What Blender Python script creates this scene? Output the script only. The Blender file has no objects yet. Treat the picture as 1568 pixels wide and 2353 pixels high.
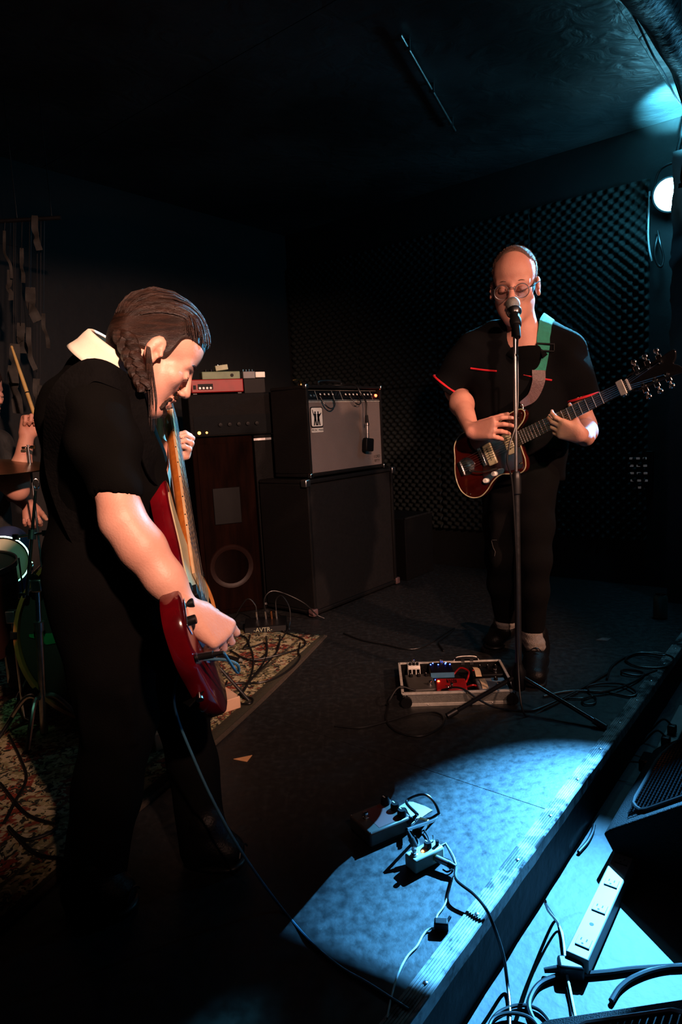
import bpy, math, random
import numpy as np
from math import radians as R, sin, cos, pi, sqrt, atan2
from mathutils import Vector as V, Matrix
random.seed(7)
scn = bpy.context.scene
COL = scn.collection

# ------------------------------------------------------------------ camera
F_PX, CX, CY = 1500.0, 784.0, 1176.5
CAM = V((0, 0, 1.02))
PITCH, ROLL = R(7.65), 0.052
_F = V((0, cos(PITCH), -sin(PITCH))); _U0 = V((0, sin(PITCH), cos(PITCH))); _R0 = V((1, 0, 0))
_R = _R0 * cos(ROLL) - _U0 * sin(ROLL)
_U = _U0 * cos(ROLL) + _R0 * sin(ROLL)
cd = bpy.data.cameras.new('camera')
cd.sensor_fit = 'HORIZONTAL'; cd.sensor_width = 24.0; cd.lens = 24.0 * F_PX / 1568.0
cd.clip_start = 0.05; cd.clip_end = 60
cam = bpy.data.objects.new('camera', cd); COL.objects.link(cam)
cam.matrix_world = Matrix(((_R.x, _U.x, -_F.x, CAM.x), (_R.y, _U.y, -_F.y, CAM.y), (_R.z, _U.z, -_F.z, CAM.z), (0, 0, 0, 1)))
scn.camera = cam

def ray(px, py):
    return _F + _R * ((px - CX) / F_PX) + _U * ((CY - py) / F_PX)
def at(px, py, Y):
    "measured point: image position plus its distance Y into the room (metres)"
    r = ray(px, py); return CAM + r * (Y / r.y)
def gd(px, py, z=0.0):
    "measured point on the horizontal plane at height z"
    r = ray(px, py); return CAM + r * ((z - CAM.z) / r.z)

# ------------------------------------------------------------------ room axes
TH = R(38.7)
AU = V((sin(TH), cos(TH), 0))          # along the stage edge, away from the camera
AN = V((cos(TH), -sin(TH), 0))         # from the stage out to the audience
AZ = V((0, 0, 1))
EDGE0 = gd(1130, 2080)                 # a point on the stage's front edge
EN = EDGE0.dot(AN)                     # n-coordinate of the edge
FLOOR_Z, CEIL_Z = -0.16, 2.50
WALL_U = 3.97                          # end wall plane p.AU
WALL_N = -3.60                         # back wall plane p.AN
def room(u, n, z=0.0):
    return AU * u + AN * n + AZ * z

# ------------------------------------------------------------------ view, world, light
scn.view_settings.view_transform = 'Standard'; scn.view_settings.look = 'None'
scn.view_settings.gamma = 1.0; scn.view_settings.exposure = 0.0
scn.view_settings.use_curve_mapping = False
scn.display_settings.display_device = 'sRGB'
w = bpy.data.worlds.new('night_room'); scn.world = w; w.use_nodes = True
w.node_tree.nodes['Background'].inputs[0].default_value = (0.010, 0.010, 0.012, 1)
w.node_tree.nodes['Background'].inputs[1].default_value = 0.02

def spot(name, loc, target, energy, color, angle, blend, radius):
    d = bpy.data.lights.new(name, 'SPOT'); d.energy = energy; d.color = color
    d.spot_size = R(angle); d.spot_blend = blend; d.shadow_soft_size = radius
    o = bpy.data.objects.new(name, d); COL.objects.link(o); o.location = loc
    o.rotation_euler = (V(target) - V(loc)).to_track_quat('-Z', 'Y').to_euler()
    return o
LAMP = at(1541, 447, 3.50)                                  # the cyan par in view
VDIR = V((-0.62, -0.62, -0.42)).normalized()
CYAN = (0.09, 0.46, 1.0)
spot('cyan_par_beam', LAMP + VDIR * 0.012, (0.72, 2.50, 1.44), 1100, (0.12, 0.60, 0.95), 27, 0.6, 0.03)
POOL = V((1.73, 3.10, 1.75))                                # its neighbour out of shot: the pool on the stage edge
POOL_AIM = V((0.43, 1.37, 0.0)); PDIR = (POOL_AIM - POOL).normalized()
spot('cyan_pool_beam', POOL + PDIR * 0.012, POOL_AIM, 6600, CYAN, 20.5, 0.85, 0.0018)
LAMP2 = at(1604, 398, 3.02)                                 # the one tipped up to the ceiling
UP_AIM = at(1592, 318, 3.14)
spot('cyan_uplight_beam', LAMP2 + V((-0.02, 0, 0.03)), UP_AIM, 2200, (0.10, 0.66, 0.95), 46, 0.9, 0.03)
spot('warm_key_beam', (0.70, -0.50, 2.20), (-0.32, 2.05, 1.12), 720, (1.0, 0.55, 0.40), 52, 1.0, 0.05)
spot('warm_side_beam', (2.40, 0.20, 2.05), (0.70, 2.45, 0.95), 430, (1.0, 0.52, 0.36), 36, 0.5, 0.05)
spot('green_dot_beam', (0.2, -0.3, 2.4), at(1245, 1000, 2.4), 40, (0.05, 1.0, 0.30), 5.5, 0.8, 0.02)
spot('green_side_beam', (-0.2, 0.6, 2.4), at(70, 1320, 2.5), 40, (0.34, 0.95, 0.60), 26, 0.8, 0.03)
def point_light(name, loc, energy, color, radius):
    d = bpy.data.lights.new(name, 'POINT'); d.energy = energy; d.color = color; d.shadow_soft_size = radius
    o = bpy.data.objects.new(name, d); COL.objects.link(o); o.location = loc; return o
point_light('cyan_par_spill', LAMP + VDIR * 0.05, 8, (0.10, 0.62, 0.95), 0.05)
point_light('added_plaster_fill', LAMP2 + V((0.16, -0.14, 0.02)), 12, (0.12, 0.60, 1.0), 0.03)  # added point light past the duct, brightens the plaster

# ------------------------------------------------------------------ materials
MATS = {}
def mat(name, col, rough=0.6, metal=0.0, col2=None, scale=20.0, bump=0.0, bscale=None, spec=0.5, emit=None, estr=0.0,
        trans=0.0, stretch=None, coat=0.0, sheen=0.0, ramp=(0.35, 0.65), alpha=1.0):
    if name in MATS: return MATS[name]
    m = bpy.data.materials.new(name); m.use_nodes = True
    nt = m.node_tree; n = nt.nodes; l = nt.links; b = n['Principled BSDF']
    def S(k, v):
        if k in b.inputs: b.inputs[k].default_value = v
    c = tuple(col) + (1,); S('Base Color', c); S('Roughness', rough); S('Metallic', metal); S('Specular IOR Level', spec)
    S('Transmission Weight', trans); S('Coat Weight', coat); S('Coat Roughness', 0.08); S('Sheen Weight', sheen)
    if emit: S('Emission Color', tuple(emit) + (1,)); S('Emission Strength', estr)
    tc = n.new('ShaderNodeTexCoord'); mp = n.new('ShaderNodeMapping')
    l.new(tc.outputs['Object'], mp.inputs[0])
    if stretch: mp.inputs['Scale'].default_value = stretch
    nz = n.new('ShaderNodeTexNoise'); nz.inputs['Scale'].default_value = scale; nz.inputs['Detail'].default_value = 6
    l.new(mp.outputs[0], nz.inputs[0])
    c2 = col2 if col2 else tuple(x * 0.78 for x in col)
    rp = n.new('ShaderNodeValToRGB'); rp.color_ramp.elements[0].position = ramp[0]; rp.color_ramp.elements[1].position = ramp[1]
    rp.color_ramp.elements[0].color = tuple(c2) + (1,); rp.color_ramp.elements[1].color = c
    l.new(nz.outputs[0], rp.inputs[0]); l.new(rp.outputs[0], b.inputs['Base Color'])
    if bump:
        n2 = n.new('ShaderNodeTexNoise'); n2.inputs['Scale'].default_value = bscale or scale * 3; n2.inputs['Detail'].default_value = 8
        l.new(mp.outputs[0], n2.inputs[0])
        bp = n.new('ShaderNodeBump'); bp.inputs['Strength'].default_value = bump; bp.inputs['Distance'].default_value = 0.01
        l.new(n2.outputs[0], bp.inputs['Height']); l.new(bp.outputs[0], b.inputs['Normal'])
    MATS[name] = m; return m

def M_(k): return MATS[k]
mat('black_paint', (0.008, 0.0085, 0.0095), 0.45, col2=(0.0045, 0.0045, 0.005), scale=9, bump=0.25)
mat('black_tolex', (0.0042, 0.0038, 0.0038), 0.6, scale=40, bump=0.5, bscale=350, spec=0.15)
mat('black_plastic', (0.004, 0.004, 0.0044), 0.5, scale=30, spec=0.12)
mat('black_rubber', (0.005, 0.005, 0.0055), 0.42, scale=30)
mat('black_gloss', (0.008, 0.008, 0.009), 0.12, scale=30)
mat('chrome', (0.72, 0.72, 0.72), 0.2, 1.0, col2=(0.55, 0.55, 0.56), scale=60)
mat('dull_chrome', (0.58, 0.58, 0.59), 0.32, 1.0, col2=(0.36, 0.36, 0.37), scale=30)
mat('aluminium', (0.62, 0.59, 0.52), 0.5, 0.4, col2=(0.45, 0.43, 0.38), scale=60)
mat('brushed_mesh', (0.22, 0.215, 0.19), 0.5, 0.5, scale=90, bump=0.4, bscale=500)
mat('gold_metal', (0.55, 0.42, 0.18), 0.25, 1.0, scale=50)
mat('shirt_black', (0.0032, 0.0032, 0.0029), 0.92, scale=14, bump=0.25, bscale=500, spec=0.05)
mat('shirt_guitar', (0.0030, 0.0030, 0.0034), 0.9, scale=14, bump=0.25, bscale=500, spec=0.08)
mat('trouser_black', (0.0026, 0.0026, 0.0026), 0.92, scale=14, bump=0.3, bscale=400, spec=0.05)
mat('jeans_black', (0.0040, 0.0038, 0.0038), 0.9, scale=14, bump=0.3, bscale=600, spec=0.08)
mat('jeans_blue', (0.02, 0.03, 0.10), 0.9, scale=14, bump=0.3, bscale=600)
mat('collar_white', (0.80, 0.76, 0.62), 0.85, col2=(0.74, 0.70, 0.56), scale=30, bump=0.15, bscale=700)
mat('skin', (0.66, 0.36, 0.27), 0.48, col2=(0.58, 0.29, 0.21), scale=16, bump=0.10, bscale=220)
mat('skin_warm', (0.56, 0.27, 0.19), 0.6, col2=(0.48, 0.21, 0.15), scale=18, bump=0.10, bscale=260)
mat('lip', (0.45, 0.15, 0.12), 0.45, scale=40)
mat('nail', (0.72, 0.44, 0.36), 0.3, scale=40)
mat('hair_brown', (0.032, 0.013, 0.007), 0.42, col2=(0.010, 0.0045, 0.0025), scale=22, stretch=(1, 1, 7), bump=0.5, bscale=150)
mat('hair_fair', (0.20, 0.105, 0.068), 0.75, col2=(0.12, 0.06, 0.04), scale=120, bump=0.9, bscale=420)
mat('red_piping', (0.62, 0.01, 0.02), 0.6, scale=30)
mat('strap_teal', (0.015, 0.24, 0.155), 0.75, col2=(0.012, 0.19, 0.125), scale=60, bump=0.4, bscale=500)
mat('leather_brown', (0.10, 0.055, 0.055), 0.5, scale=50, bump=0.3)
mat('leather_black', (0.005, 0.0045, 0.0045), 0.42, scale=50, bump=0.2, bscale=200, spec=0.2)
mat('sock_grey', (0.26, 0.23, 0.20), 0.95, scale=60, bump=0.6, bscale=300)
mat('bass_red', (0.11, 0.002, 0.005), 0.14, col2=(0.06, 0.001, 0.003), scale=12, coat=0.8)
mat('maple_amber', (0.40, 0.12, 0.018), 0.28, col2=(0.30, 0.085, 0.014), scale=14, stretch=(6, 6, 1), coat=0.4)
mat('maple_pale', (0.52, 0.36, 0.20), 0.35, col2=(0.42, 0.28, 0.15), scale=20)
mat('rosewood', (0.045, 0.034, 0.020), 0.4, col2=(0.028, 0.020, 0.012), scale=25, stretch=(5, 5, 1))
mat('cream_plastic', (0.42, 0.38, 0.23), 0.35, col2=(0.36, 0.32, 0.19), scale=40)
mat('white_plastic', (0.72, 0.70, 0.64), 0.35, col2=(0.62, 0.60, 0.54), scale=25)
mat('sunburst', (0.060, 0.005, 0.003), 0.14, col2=(0.018, 0.002, 0.0015), scale=5, coat=0.9)
mat('tort', (0.035, 0.010, 0.007), 0.16, col2=(0.008, 0.004, 0.004), scale=45, coat=0.5)
mat('grille_silver', (0.16, 0.125, 0.115), 0.75, col2=(0.125, 0.098, 0.088), scale=4, bump=0.55, bscale=420)
mat('grille_black', (0.0095, 0.0085, 0.0085), 0.8, col2=(0.006, 0.0055, 0.0055), scale=60, bump=0.6, bscale=420, spec=0.15)
mat('panel_black', (0.003, 0.004, 0.005), 0.6, scale=40, spec=0.05)
mat('wood_brown', (0.0065, 0.0018, 0.0008), 0.8, col2=(0.0028, 0.0008, 0.0004), scale=8, stretch=(4, 4, 0.6), bump=0.15, spec=0.03)
mat('wood_hoop', (0.45, 0.19, 0.05), 0.3, col2=(0.32, 0.12, 0.03), scale=14, coat=0.4)
mat('drum_dark', (0.012, 0.004, 0.003), 0.4, scale=12, spec=0.2)
mat('drum_head', (0.035, 0.03, 0.022), 0.6, col2=(0.025, 0.022, 0.016), scale=6)
mat('drum_head_cream', (0.50, 0.46, 0.33), 0.65, scale=6)
mat('cymbal_bronze', (0.30, 0.17, 0.08), 0.35, 1.0, scale=30)
mat('red_paint', (0.24, 0.003, 0.004), 0.5, col2=(0.19, 0.002, 0.003), scale=20)
mat('green_dull', (0.16, 0.22, 0.13), 0.6, scale=20)
mat('sage', (0.42, 0.46, 0.30), 0.6, scale=20)
mat('grey_dull', (0.13, 0.14, 0.15), 0.5, scale=20)
mat('patch_green', (0.005, 0.22, 0.06), 0.8, scale=30)
mat('paper', (0.50, 0.50, 0.49), 0.8, col2=(0.42, 0.42, 0.41), scale=20, bump=0.1)
mat('paper_tan', (0.62, 0.32, 0.14), 0.8, scale=20)
mat('cardboard', (0.66, 0.42, 0.28), 0.8, col2=(0.55, 0.34, 0.22), scale=12)
mat('tape', (0.62, 0.45, 0.27), 0.7, col2=(0.52, 0.37, 0.22), scale=40)
mat('blue_tape', (0.05, 0.17, 0.30), 0.7, scale=40)
mat('cable_black', (0.005, 0.005, 0.0055), 0.38, scale=40)
mat('cable_red', (0.42, 0.006, 0.008), 0.4, scale=40)
mat('cable_blue', (0.03, 0.11, 0.17), 0.5, scale=40)
mat('cable_white', (0.55, 0.56, 0.56), 0.45, scale=40)
mat('strip_white', (0.24, 0.235, 0.22), 0.5, col2=(0.19, 0.185, 0.17), scale=8)
mat('copper', (0.75, 0.33, 0.14), 0.22, 1.0, scale=50)
mat('amber', (0.55, 0.22, 0.05), 0.2, scale=50)
mat('can_green', (0.06, 0.16, 0.13), 0.3, 0.6, col2=(0.14, 0.09, 0.05), scale=8)
mat('stick_wood', (0.46, 0.31, 0.10), 0.55, scale=30)
mat('rag_grey', (0.040, 0.038, 0.034), 0.9, col2=(0.012, 0.0115, 0.010), scale=14, bump=0.4)
m_ = bpy.data.materials.new('lens_glass'); m_.use_nodes = True; MATS['lens_glass'] = m_
_n = m_.node_tree.nodes; _n.remove(_n['Principled BSDF'])
_a = _n.new('ShaderNodeBsdfTransparent'); _a.inputs[0].default_value = (0.86, 0.86, 0.88, 1); _g = _n.new('ShaderNodeBsdfGlossy'); _g.inputs['Roughness'].default_value = 0.03
_x = _n.new('ShaderNodeMixShader'); _x.inputs[0].default_value = 0.06
m_.node_tree.links.new(_a.outputs[0], _x.inputs[1]); m_.node_tree.links.new(_g.outputs[0], _x.inputs[2]); m_.node_tree.links.new(_x.outputs[0], _n['Material Output'].inputs[0])
mat('led_red', (0.8, 0.05, 0.03), 0.4, emit=(1.0, 0.06, 0.02), estr=14, scale=5)
mat('led_blue', (0.1, 0.2, 0.9), 0.4, emit=(0.04, 0.10, 1.0), estr=16, scale=5)
mat('led_amber', (0.9, 0.4, 0.1), 0.4, emit=(1.0, 0.30, 0.05), estr=8, scale=5)
mat('led_cyan_lens', (0.8, 0.95, 1.0), 0.4, emit=(0.45, 0.95, 1.0), estr=22, scale=5)
mat('button_pale', (0.3, 0.3, 0.3), 0.5, emit=(0.9, 0.8, 0.8), estr=0.035, scale=5)  # pale wall buttons with a faint emission

# ------------------------------------------------------------------ mesh helpers
class MB:
    def __init__(s): s.v = []; s.f = []
    def add(s, verts, faces, M=None):
        b = len(s.v)
        s.v += [tuple((M @ V(p)) if M is not None else p) for p in verts]
        s.f += [tuple(b + i for i in f) for f in faces]; return s
    def box(s, lo, hi, M=None):
        x0, y0, z0 = lo; x1, y1, z1 = hi
        return s.add([(x0,y0,z0),(x1,y0,z0),(x1,y1,z0),(x0,y1,z0),(x0,y0,z1),(x1,y0,z1),(x1,y1,z1),(x0,y1,z1)],
                     [(0,3,2,1),(4,5,6,7),(0,1,5,4),(1,2,6,5),(2,3,7,6),(3,0,4,7)], M)
    def cbox(s, c, half, M=None):
        return s.box([c[i]-half[i] for i in range(3)], [c[i]+half[i] for i in range(3)], M)
    def lathe(s, prof, M=None, seg=20):
        "prof: list of (radius, height) about local z"
        vs = []; fs = []; n = len(prof)
        for i in range(seg):
            a = 2*pi*i/seg
            for r, z in prof: vs.append((r*cos(a), r*sin(a), z))
        for i in range(seg):
            j = (i+1) % seg
            for k in range(n-1): fs.append((i*n+k, j*n+k, j*n+k+1, i*n+k+1))
        if prof[0][0] > 1e-6: fs.append(tuple(i*n for i in reversed(range(seg))))
        if prof[-1][0] > 1e-6: fs.append(tuple(i*n+n-1 for i in range(seg)))
        return s.add(vs, fs, M)
    def cyl(s, p0, p1, r0, r1=None, seg=14):
        p0 = V(p0); p1 = V(p1); r1 = r0 if r1 is None else r1
        return s.lathe([(r0, 0), (r1, (p1-p0).length)], along(p0, p1), seg)
    def tube(s, pts, r, seg=8, closed=False):
        pts = [V(p) for p in pts]; n = len(pts); vs = []; fs = []
        rr = r if isinstance(r, (list, tuple)) else [r]*n
        up = V((0, 0, 1)); prev = None
        for i, p in enumerate(pts):
            if closed: t = pts[(i+1) % n] - pts[i-1]
            else: t = pts[min(i+1, n-1)] - pts[max(i-1, 0)]
            t = t.normalized() if t.length > 1e-9 else V((0, 0, 1))
            if prev is None:
                a = t.cross(up)
                if a.length < 1e-3: a = t.cross(V((1, 0, 0)))
            else: a = prev - t * prev.dot(t)
            a.normalize(); prev = a; b = t.cross(a)
            for k in range(seg):
                q = 2*pi*k/seg; vs.append(tuple(p + (a*cos(q) + b*sin(q)) * rr[i]))
        m = n if closed else n-1
        for i in range(m):
            j = (i+1) % n
            for k in range(seg):
                k2 = (k+1) % seg; fs.append((i*seg+k, i*seg+k2, j*seg+k2, j*seg+k))
        if not closed:
            fs.append(tuple(reversed(range(seg)))); fs.append(tuple((n-1)*seg+k for k in range(seg)))
        return s.add(vs, fs)
    def prism(s, poly, z0, z1, M=None):
        n = len(poly)
        vs = [(x, y, z0) for x, y in poly] + [(x, y, z1) for x, y in poly]
        fs = [tuple(reversed(range(n))), tuple(range(n, 2*n))] + [(i, (i+1) % n, n+(i+1) % n, n+i) for i in range(n)]
        return s.add(vs, fs, M)
    def mesh(s, name, sharp=38):
        me = bpy.data.meshes.new(name); me.from_pydata(s.v, [], s.f); me.update()
        if len(me.polygons):
            me.polygons.foreach_set('use_smooth', [True]*len(me.polygons)); me.set_sharp_from_angle(angle=R(sharp))
        return me

def along(p0, p1, x=None):
    "matrix: origin p0, local z towards p1"
    p0 = V(p0); z = (V(p1) - p0).normalized()
    x = V(x) if x is not None else V((0, 0, 1)) if abs(z.z) < 0.9 else V((1, 0, 0))
    x = (x - z * x.dot(z)).normalized(); y = z.cross(x)
    return Matrix(((x.x, y.x, z.x, p0.x), (x.y, y.y, z.y, p0.y), (x.z, y.z, z.z, p0.z), (0, 0, 0, 1)))
def frame(o, x, y, z):
    return Matrix(((x.x, y.x, z.x, o.x), (x.y, y.y, z.y, o.y), (x.z, y.z, z.z, o.z), (0, 0, 0, 1)))
def flat(o, ang, z=None):
    "upright frame at o, local x at angle ang (radians) in the ground plane"
    return Matrix.Translation(V(o)) @ Matrix.Rotation(ang, 4, 'Z')

def tag(o, label=None, cat=None, group=None, kind=None):
    if label: o['label'] = label
    if cat: o['category'] = cat
    if group: o['group'] = group
    if kind: o['kind'] = kind
    return o
def thing(name, label, cat, loc=(0, 0, 0), group=None, kind=None):
    o = bpy.data.objects.new(name, None); COL.objects.link(o); o.location = loc; o.empty_display_size = 0.05
    return tag(o, label, cat, group, kind)
def _base(o):
    while o.parent: o = o.parent
    return o
def put(name, me, m, parent=None, bevel=0, label=None, M=None):
    o = bpy.data.objects.new(name, me); COL.objects.link(o)
    if not me.materials: me.materials.append(MATS[m] if isinstance(m, str) else m)
    if parent is not None:
        o.parent = parent
        if parent.parent is None: o.matrix_parent_inverse = Matrix.Translation(-parent.location)
        else: o.matrix_parent_inverse = parent.matrix_basis.inverted()
    if M is not None: o.matrix_basis = M
    if bevel:
        b = o.modifiers.new('edge', 'BEVEL'); b.width = bevel; b.segments = 2; b.limit_method = 'ANGLE'; b.angle_limit = R(40)
    if label: o['label'] = label
    return o
def obj(name, mb, m, parent=None, bevel=0, label=None, sharp=38):
    return put(name, mb.mesh(name, sharp), m, parent, bevel, label)
def spline(pts, n=8, closed=False):
    "Catmull-Rom through the points"
    P = [V(p) for p in pts]; out = []; m = len(P)
    rng = range(m) if closed else range(m-1)
    for i in rng:
        p0 = P[i-1] if (closed or i > 0) else P[0]*2 - P[1]
        p1 = P[i]; p2 = P[(i+1) % m]
        p3 = P[(i+2) % m] if (closed or i+2 < m) else P[-1]*2 - P[-2]
        for k in range(n):
            t = k/n
            out.append(0.5*((2*p1) + (p2-p0)*t + (2*p0-5*p1+4*p2-p3)*t*t + (3*p1-p0-3*p2+p3)*t*t*t))
    if not closed: out.append(P[-1].copy())
    return out
def cable(name, pts, r, m, label, cat='cable', group=None, n=8, parent=None, seg=8):
    o = obj(name, MB().tube(spline(pts, n), r, seg), m, parent)
    if parent is None: tag(o, label, cat, group)
    return o
def text_mesh(txt, size, extrude=0.0004):
    c = bpy.data.curves.new('lettering', 'FONT'); c.body = txt; c.size = size; c.extrude = extrude
    c.align_x = 'CENTER'; c.align_y = 'CENTER'; c.resolution_u = 3
    o = bpy.data.objects.new('lettering', c); COL.objects.link(o)
    dg = bpy.context.evaluated_depsgraph_get(); me = bpy.data.meshes.new_from_object(o.evaluated_get(dg))
    bpy.data.objects.remove(o); bpy.data.curves.remove(c); me.name = 'lettering'; return me

# ------------------------------------------------------------------ organic solids (signed distance -> one closed surface)
class Sdf:
    def __init__(s, h=0.005): s.p = []; s.h = h; s.waves = []
    def cap(s, a, b, ra, rb=None, k=0.015, sub=False, flat=None):
        a = np.array(a, float); b = np.array(b, float); rb = ra if rb is None else rb
        r = max(ra, rb); s.p.append(('c', np.minimum(a, b)-r, np.maximum(a, b)+r, k, sub, (a, b, ra, rb, flat))); return s
    def chain(s, pts, rs, k=0.015, flat=None):
        for i in range(len(pts)-1): s.cap(pts[i], pts[i+1], rs[i], rs[i+1], k, False, flat)
        return s
    def ell(s, c, r, ax=None, k=0.015, sub=False):
        c = np.array(c, float); A = np.eye(3) if ax is None else np.array([list(q) for q in ax], float)
        m = max(r); s.p.append(('e', c-m, c+m, k, sub, (c, np.array(r, float), A))); return s
    def box(s, c, half, ax=None, rad=0.004, k=0.004, sub=False):
        c = np.array(c, float); A = np.eye(3) if ax is None else np.array([list(q) for q in ax], float)
        m = float(np.linalg.norm(half)); s.p.append(('b', c-m, c+m, k, sub, (c, np.array(half, float), A, rad))); return s
    def mesh(s, name):
        h = s.h
        lo = np.min([q[1] for q in s.p if not q[4]], 0) - 4*h - 0.012; hi = np.max([q[2] for q in s.p if not q[4]], 0) + 4*h + 0.012
        n = np.ceil((hi-lo)/h).astype(int) + 1
        D = np.full(n, 1.0, np.float32)
        ax = [(lo[i] + h*np.arange(n[i])).astype(np.float32) for i in range(3)]
        for typ, l, u, k, sub, a in s.p:
            pad = k + 4*h
            i0 = np.clip(np.floor((l-pad-lo)/h).astype(int), 0, n-1); i1 = np.clip(np.ceil((u+pad-lo)/h).astype(int)+1, 1, n)
            if np.any(i1 <= i0): continue
            sl = tuple(slice(i0[i], i1[i]) for i in range(3))
            X = ax[0][sl[0]][:, None, None]; Y = ax[1][sl[1]][None, :, None]; Z = ax[2][sl[2]][None, None, :]
            if typ == 'c':
                A, B, ra, rb, fl = a; d = B-A; L2 = float(d@d) + 1e-12
                px, py, pz = X-A[0], Y-A[1], Z-A[2]
                t = np.clip((px*d[0]+py*d[1]+pz*d[2])/L2, 0, 1)
                qx, qy, qz = px-t*d[0], py-t*d[1], pz-t*d[2]
                if fl is not None:
                    q, sc = fl; e = (qx*q[0]+qy*q[1]+qz*q[2])*(1/sc-1)
                    qx, qy, qz = qx+e*q[0], qy+e*q[1], qz+e*q[2]
                dd = np.sqrt(qx*qx+qy*qy+qz*qz) - (ra+(rb-ra)*t)
            else:
                c, r, A = a[0], a[1], a[2]
                px, py, pz = X-c[0], Y-c[1], Z-c[2]
                e = [px*A[i][0]+py*A[i][1]+pz*A[i][2] for i in range(3)]
                if typ == 'e':
                    k0 = np.sqrt(sum((e[i]/r[i])**2 for i in range(3))); k1 = np.sqrt(sum((e[i]/r[i]**2)**2 for i in range(3)))+1e-6
                    dd = k0*(k0-1)/k1
                else:
                    rad = a[3]; g = [np.abs(e[i])-(r[i]-rad) for i in range(3)]
                    dd = np.sqrt(sum(np.maximum(q, 0)**2 for q in g)) + np.minimum(np.maximum(np.maximum(g[0], g[1]), g[2]), 0) - rad
            a0 = D[sl]
            if sub:
                b = -dd; hh = np.clip(0.5-0.5*(b-a0)/k, 0, 1); D[sl] = b*(1-hh)+a0*hh + k*hh*(1-hh)
            else:
                hh = np.clip(0.5+0.5*(dd-a0)/k, 0, 1); D[sl] = dd*(1-hh)+a0*hh - k*hh*(1-hh)
        for amp, d, f, ph in s.waves:
            D += (amp*np.sin(f*(ax[0][:, None, None]*d[0]+ax[1][None, :, None]*d[1]+ax[2][None, None, :]*d[2]) + ph
                  + 1.7*np.sin(9*ax[2][None, None, :] + 7*ax[0][:, None, None]+ph))).astype(np.float32)
        ins = D < 0
        nx, ny, nz = D.shape
        cnt = np.zeros((nx-1, ny-1, nz-1), np.int8)
        for i in (0, 1):
            for j in (0, 1):
                for k in (0, 1): cnt += ins[i:nx-1+i, j:ny-1+j, k:nz-1+k]
        act = (cnt > 0) & (cnt < 8); idx = np.argwhere(act)
        ids = np.full(cnt.shape, -1, np.int32); ids[act] = np.arange(len(idx))
        sm = np.zeros((len(idx), 3)); nn = np.zeros(len(idx))
        cor = [(i, j, k) for i in (0, 1) for j in (0, 1) for k in (0, 1)]
        for a in cor:
            for q in range(3):
                if a[q] == 0:
                    b = list(a); b[q] = 1
                    va = D[idx[:, 0]+a[0], idx[:, 1]+a[1], idx[:, 2]+a[2]]; vb = D[idx[:, 0]+b[0], idx[:, 1]+b[1], idx[:, 2]+b[2]]
                    mk = (va < 0) != (vb < 0); t = np.where(mk, va/np.where(mk, va-vb, 1), 0)
                    for w_ in range(3): sm[:, w_] += np.where(mk, a[w_] + (t if w_ == q else 0), 0)
                    nn += mk
        vs = lo + h*(idx + sm/nn[:, None])
        quads = []
        for q in range(3):
            o1, o2 = (q+1) % 3, (q+2) % 3
            A = [slice(None)]*3; B = [slice(None)]*3; A[q] = slice(0, -1); B[q] = slice(1, None)
            ia = ins[tuple(A)]; ib = ins[tuple(B)]
            e = np.argwhere(ia != ib)
            e = e[(e[:, o1] > 0) & (e[:, o2] > 0) & (e[:, o1] < D.shape[o1]-1) & (e[:, o2] < D.shape[o2]-1)]
            def cell(d1, d2):
                c = e.copy(); c[:, o1] += d1; c[:, o2] += d2; return ids[c[:, 0], c[:, 1], c[:, 2]]
            Q = np.stack([cell(-1, -1), cell(0, -1), cell(0, 0), cell(-1, 0)], 1)
            fl = ~ia[e[:, 0], e[:, 1], e[:, 2]]; Q[fl] = Q[fl][:, ::-1]; quads.append(Q)
        Q = np.concatenate(quads).astype(np.int32)
        me = bpy.data.meshes.new(name); me.vertices.add(len(vs)); me.vertices.foreach_set('co', vs.astype(np.float32).ravel())
        me.loops.add(len(Q)*4); me.loops.foreach_set('vertex_index', Q.ravel())
        me.polygons.add(len(Q)); me.polygons.foreach_set('loop_start', np.arange(0, len(Q)*4, 4, dtype=np.int32))
        me.polygons.foreach_set('use_smooth', np.ones(len(Q), bool)); me.update(calc_edges=True); me.validate()
        return me
def sdf_obj(name, S, m, parent=None, label=None):
    return put(name, S.mesh(name), m, parent, 0, label)

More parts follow.
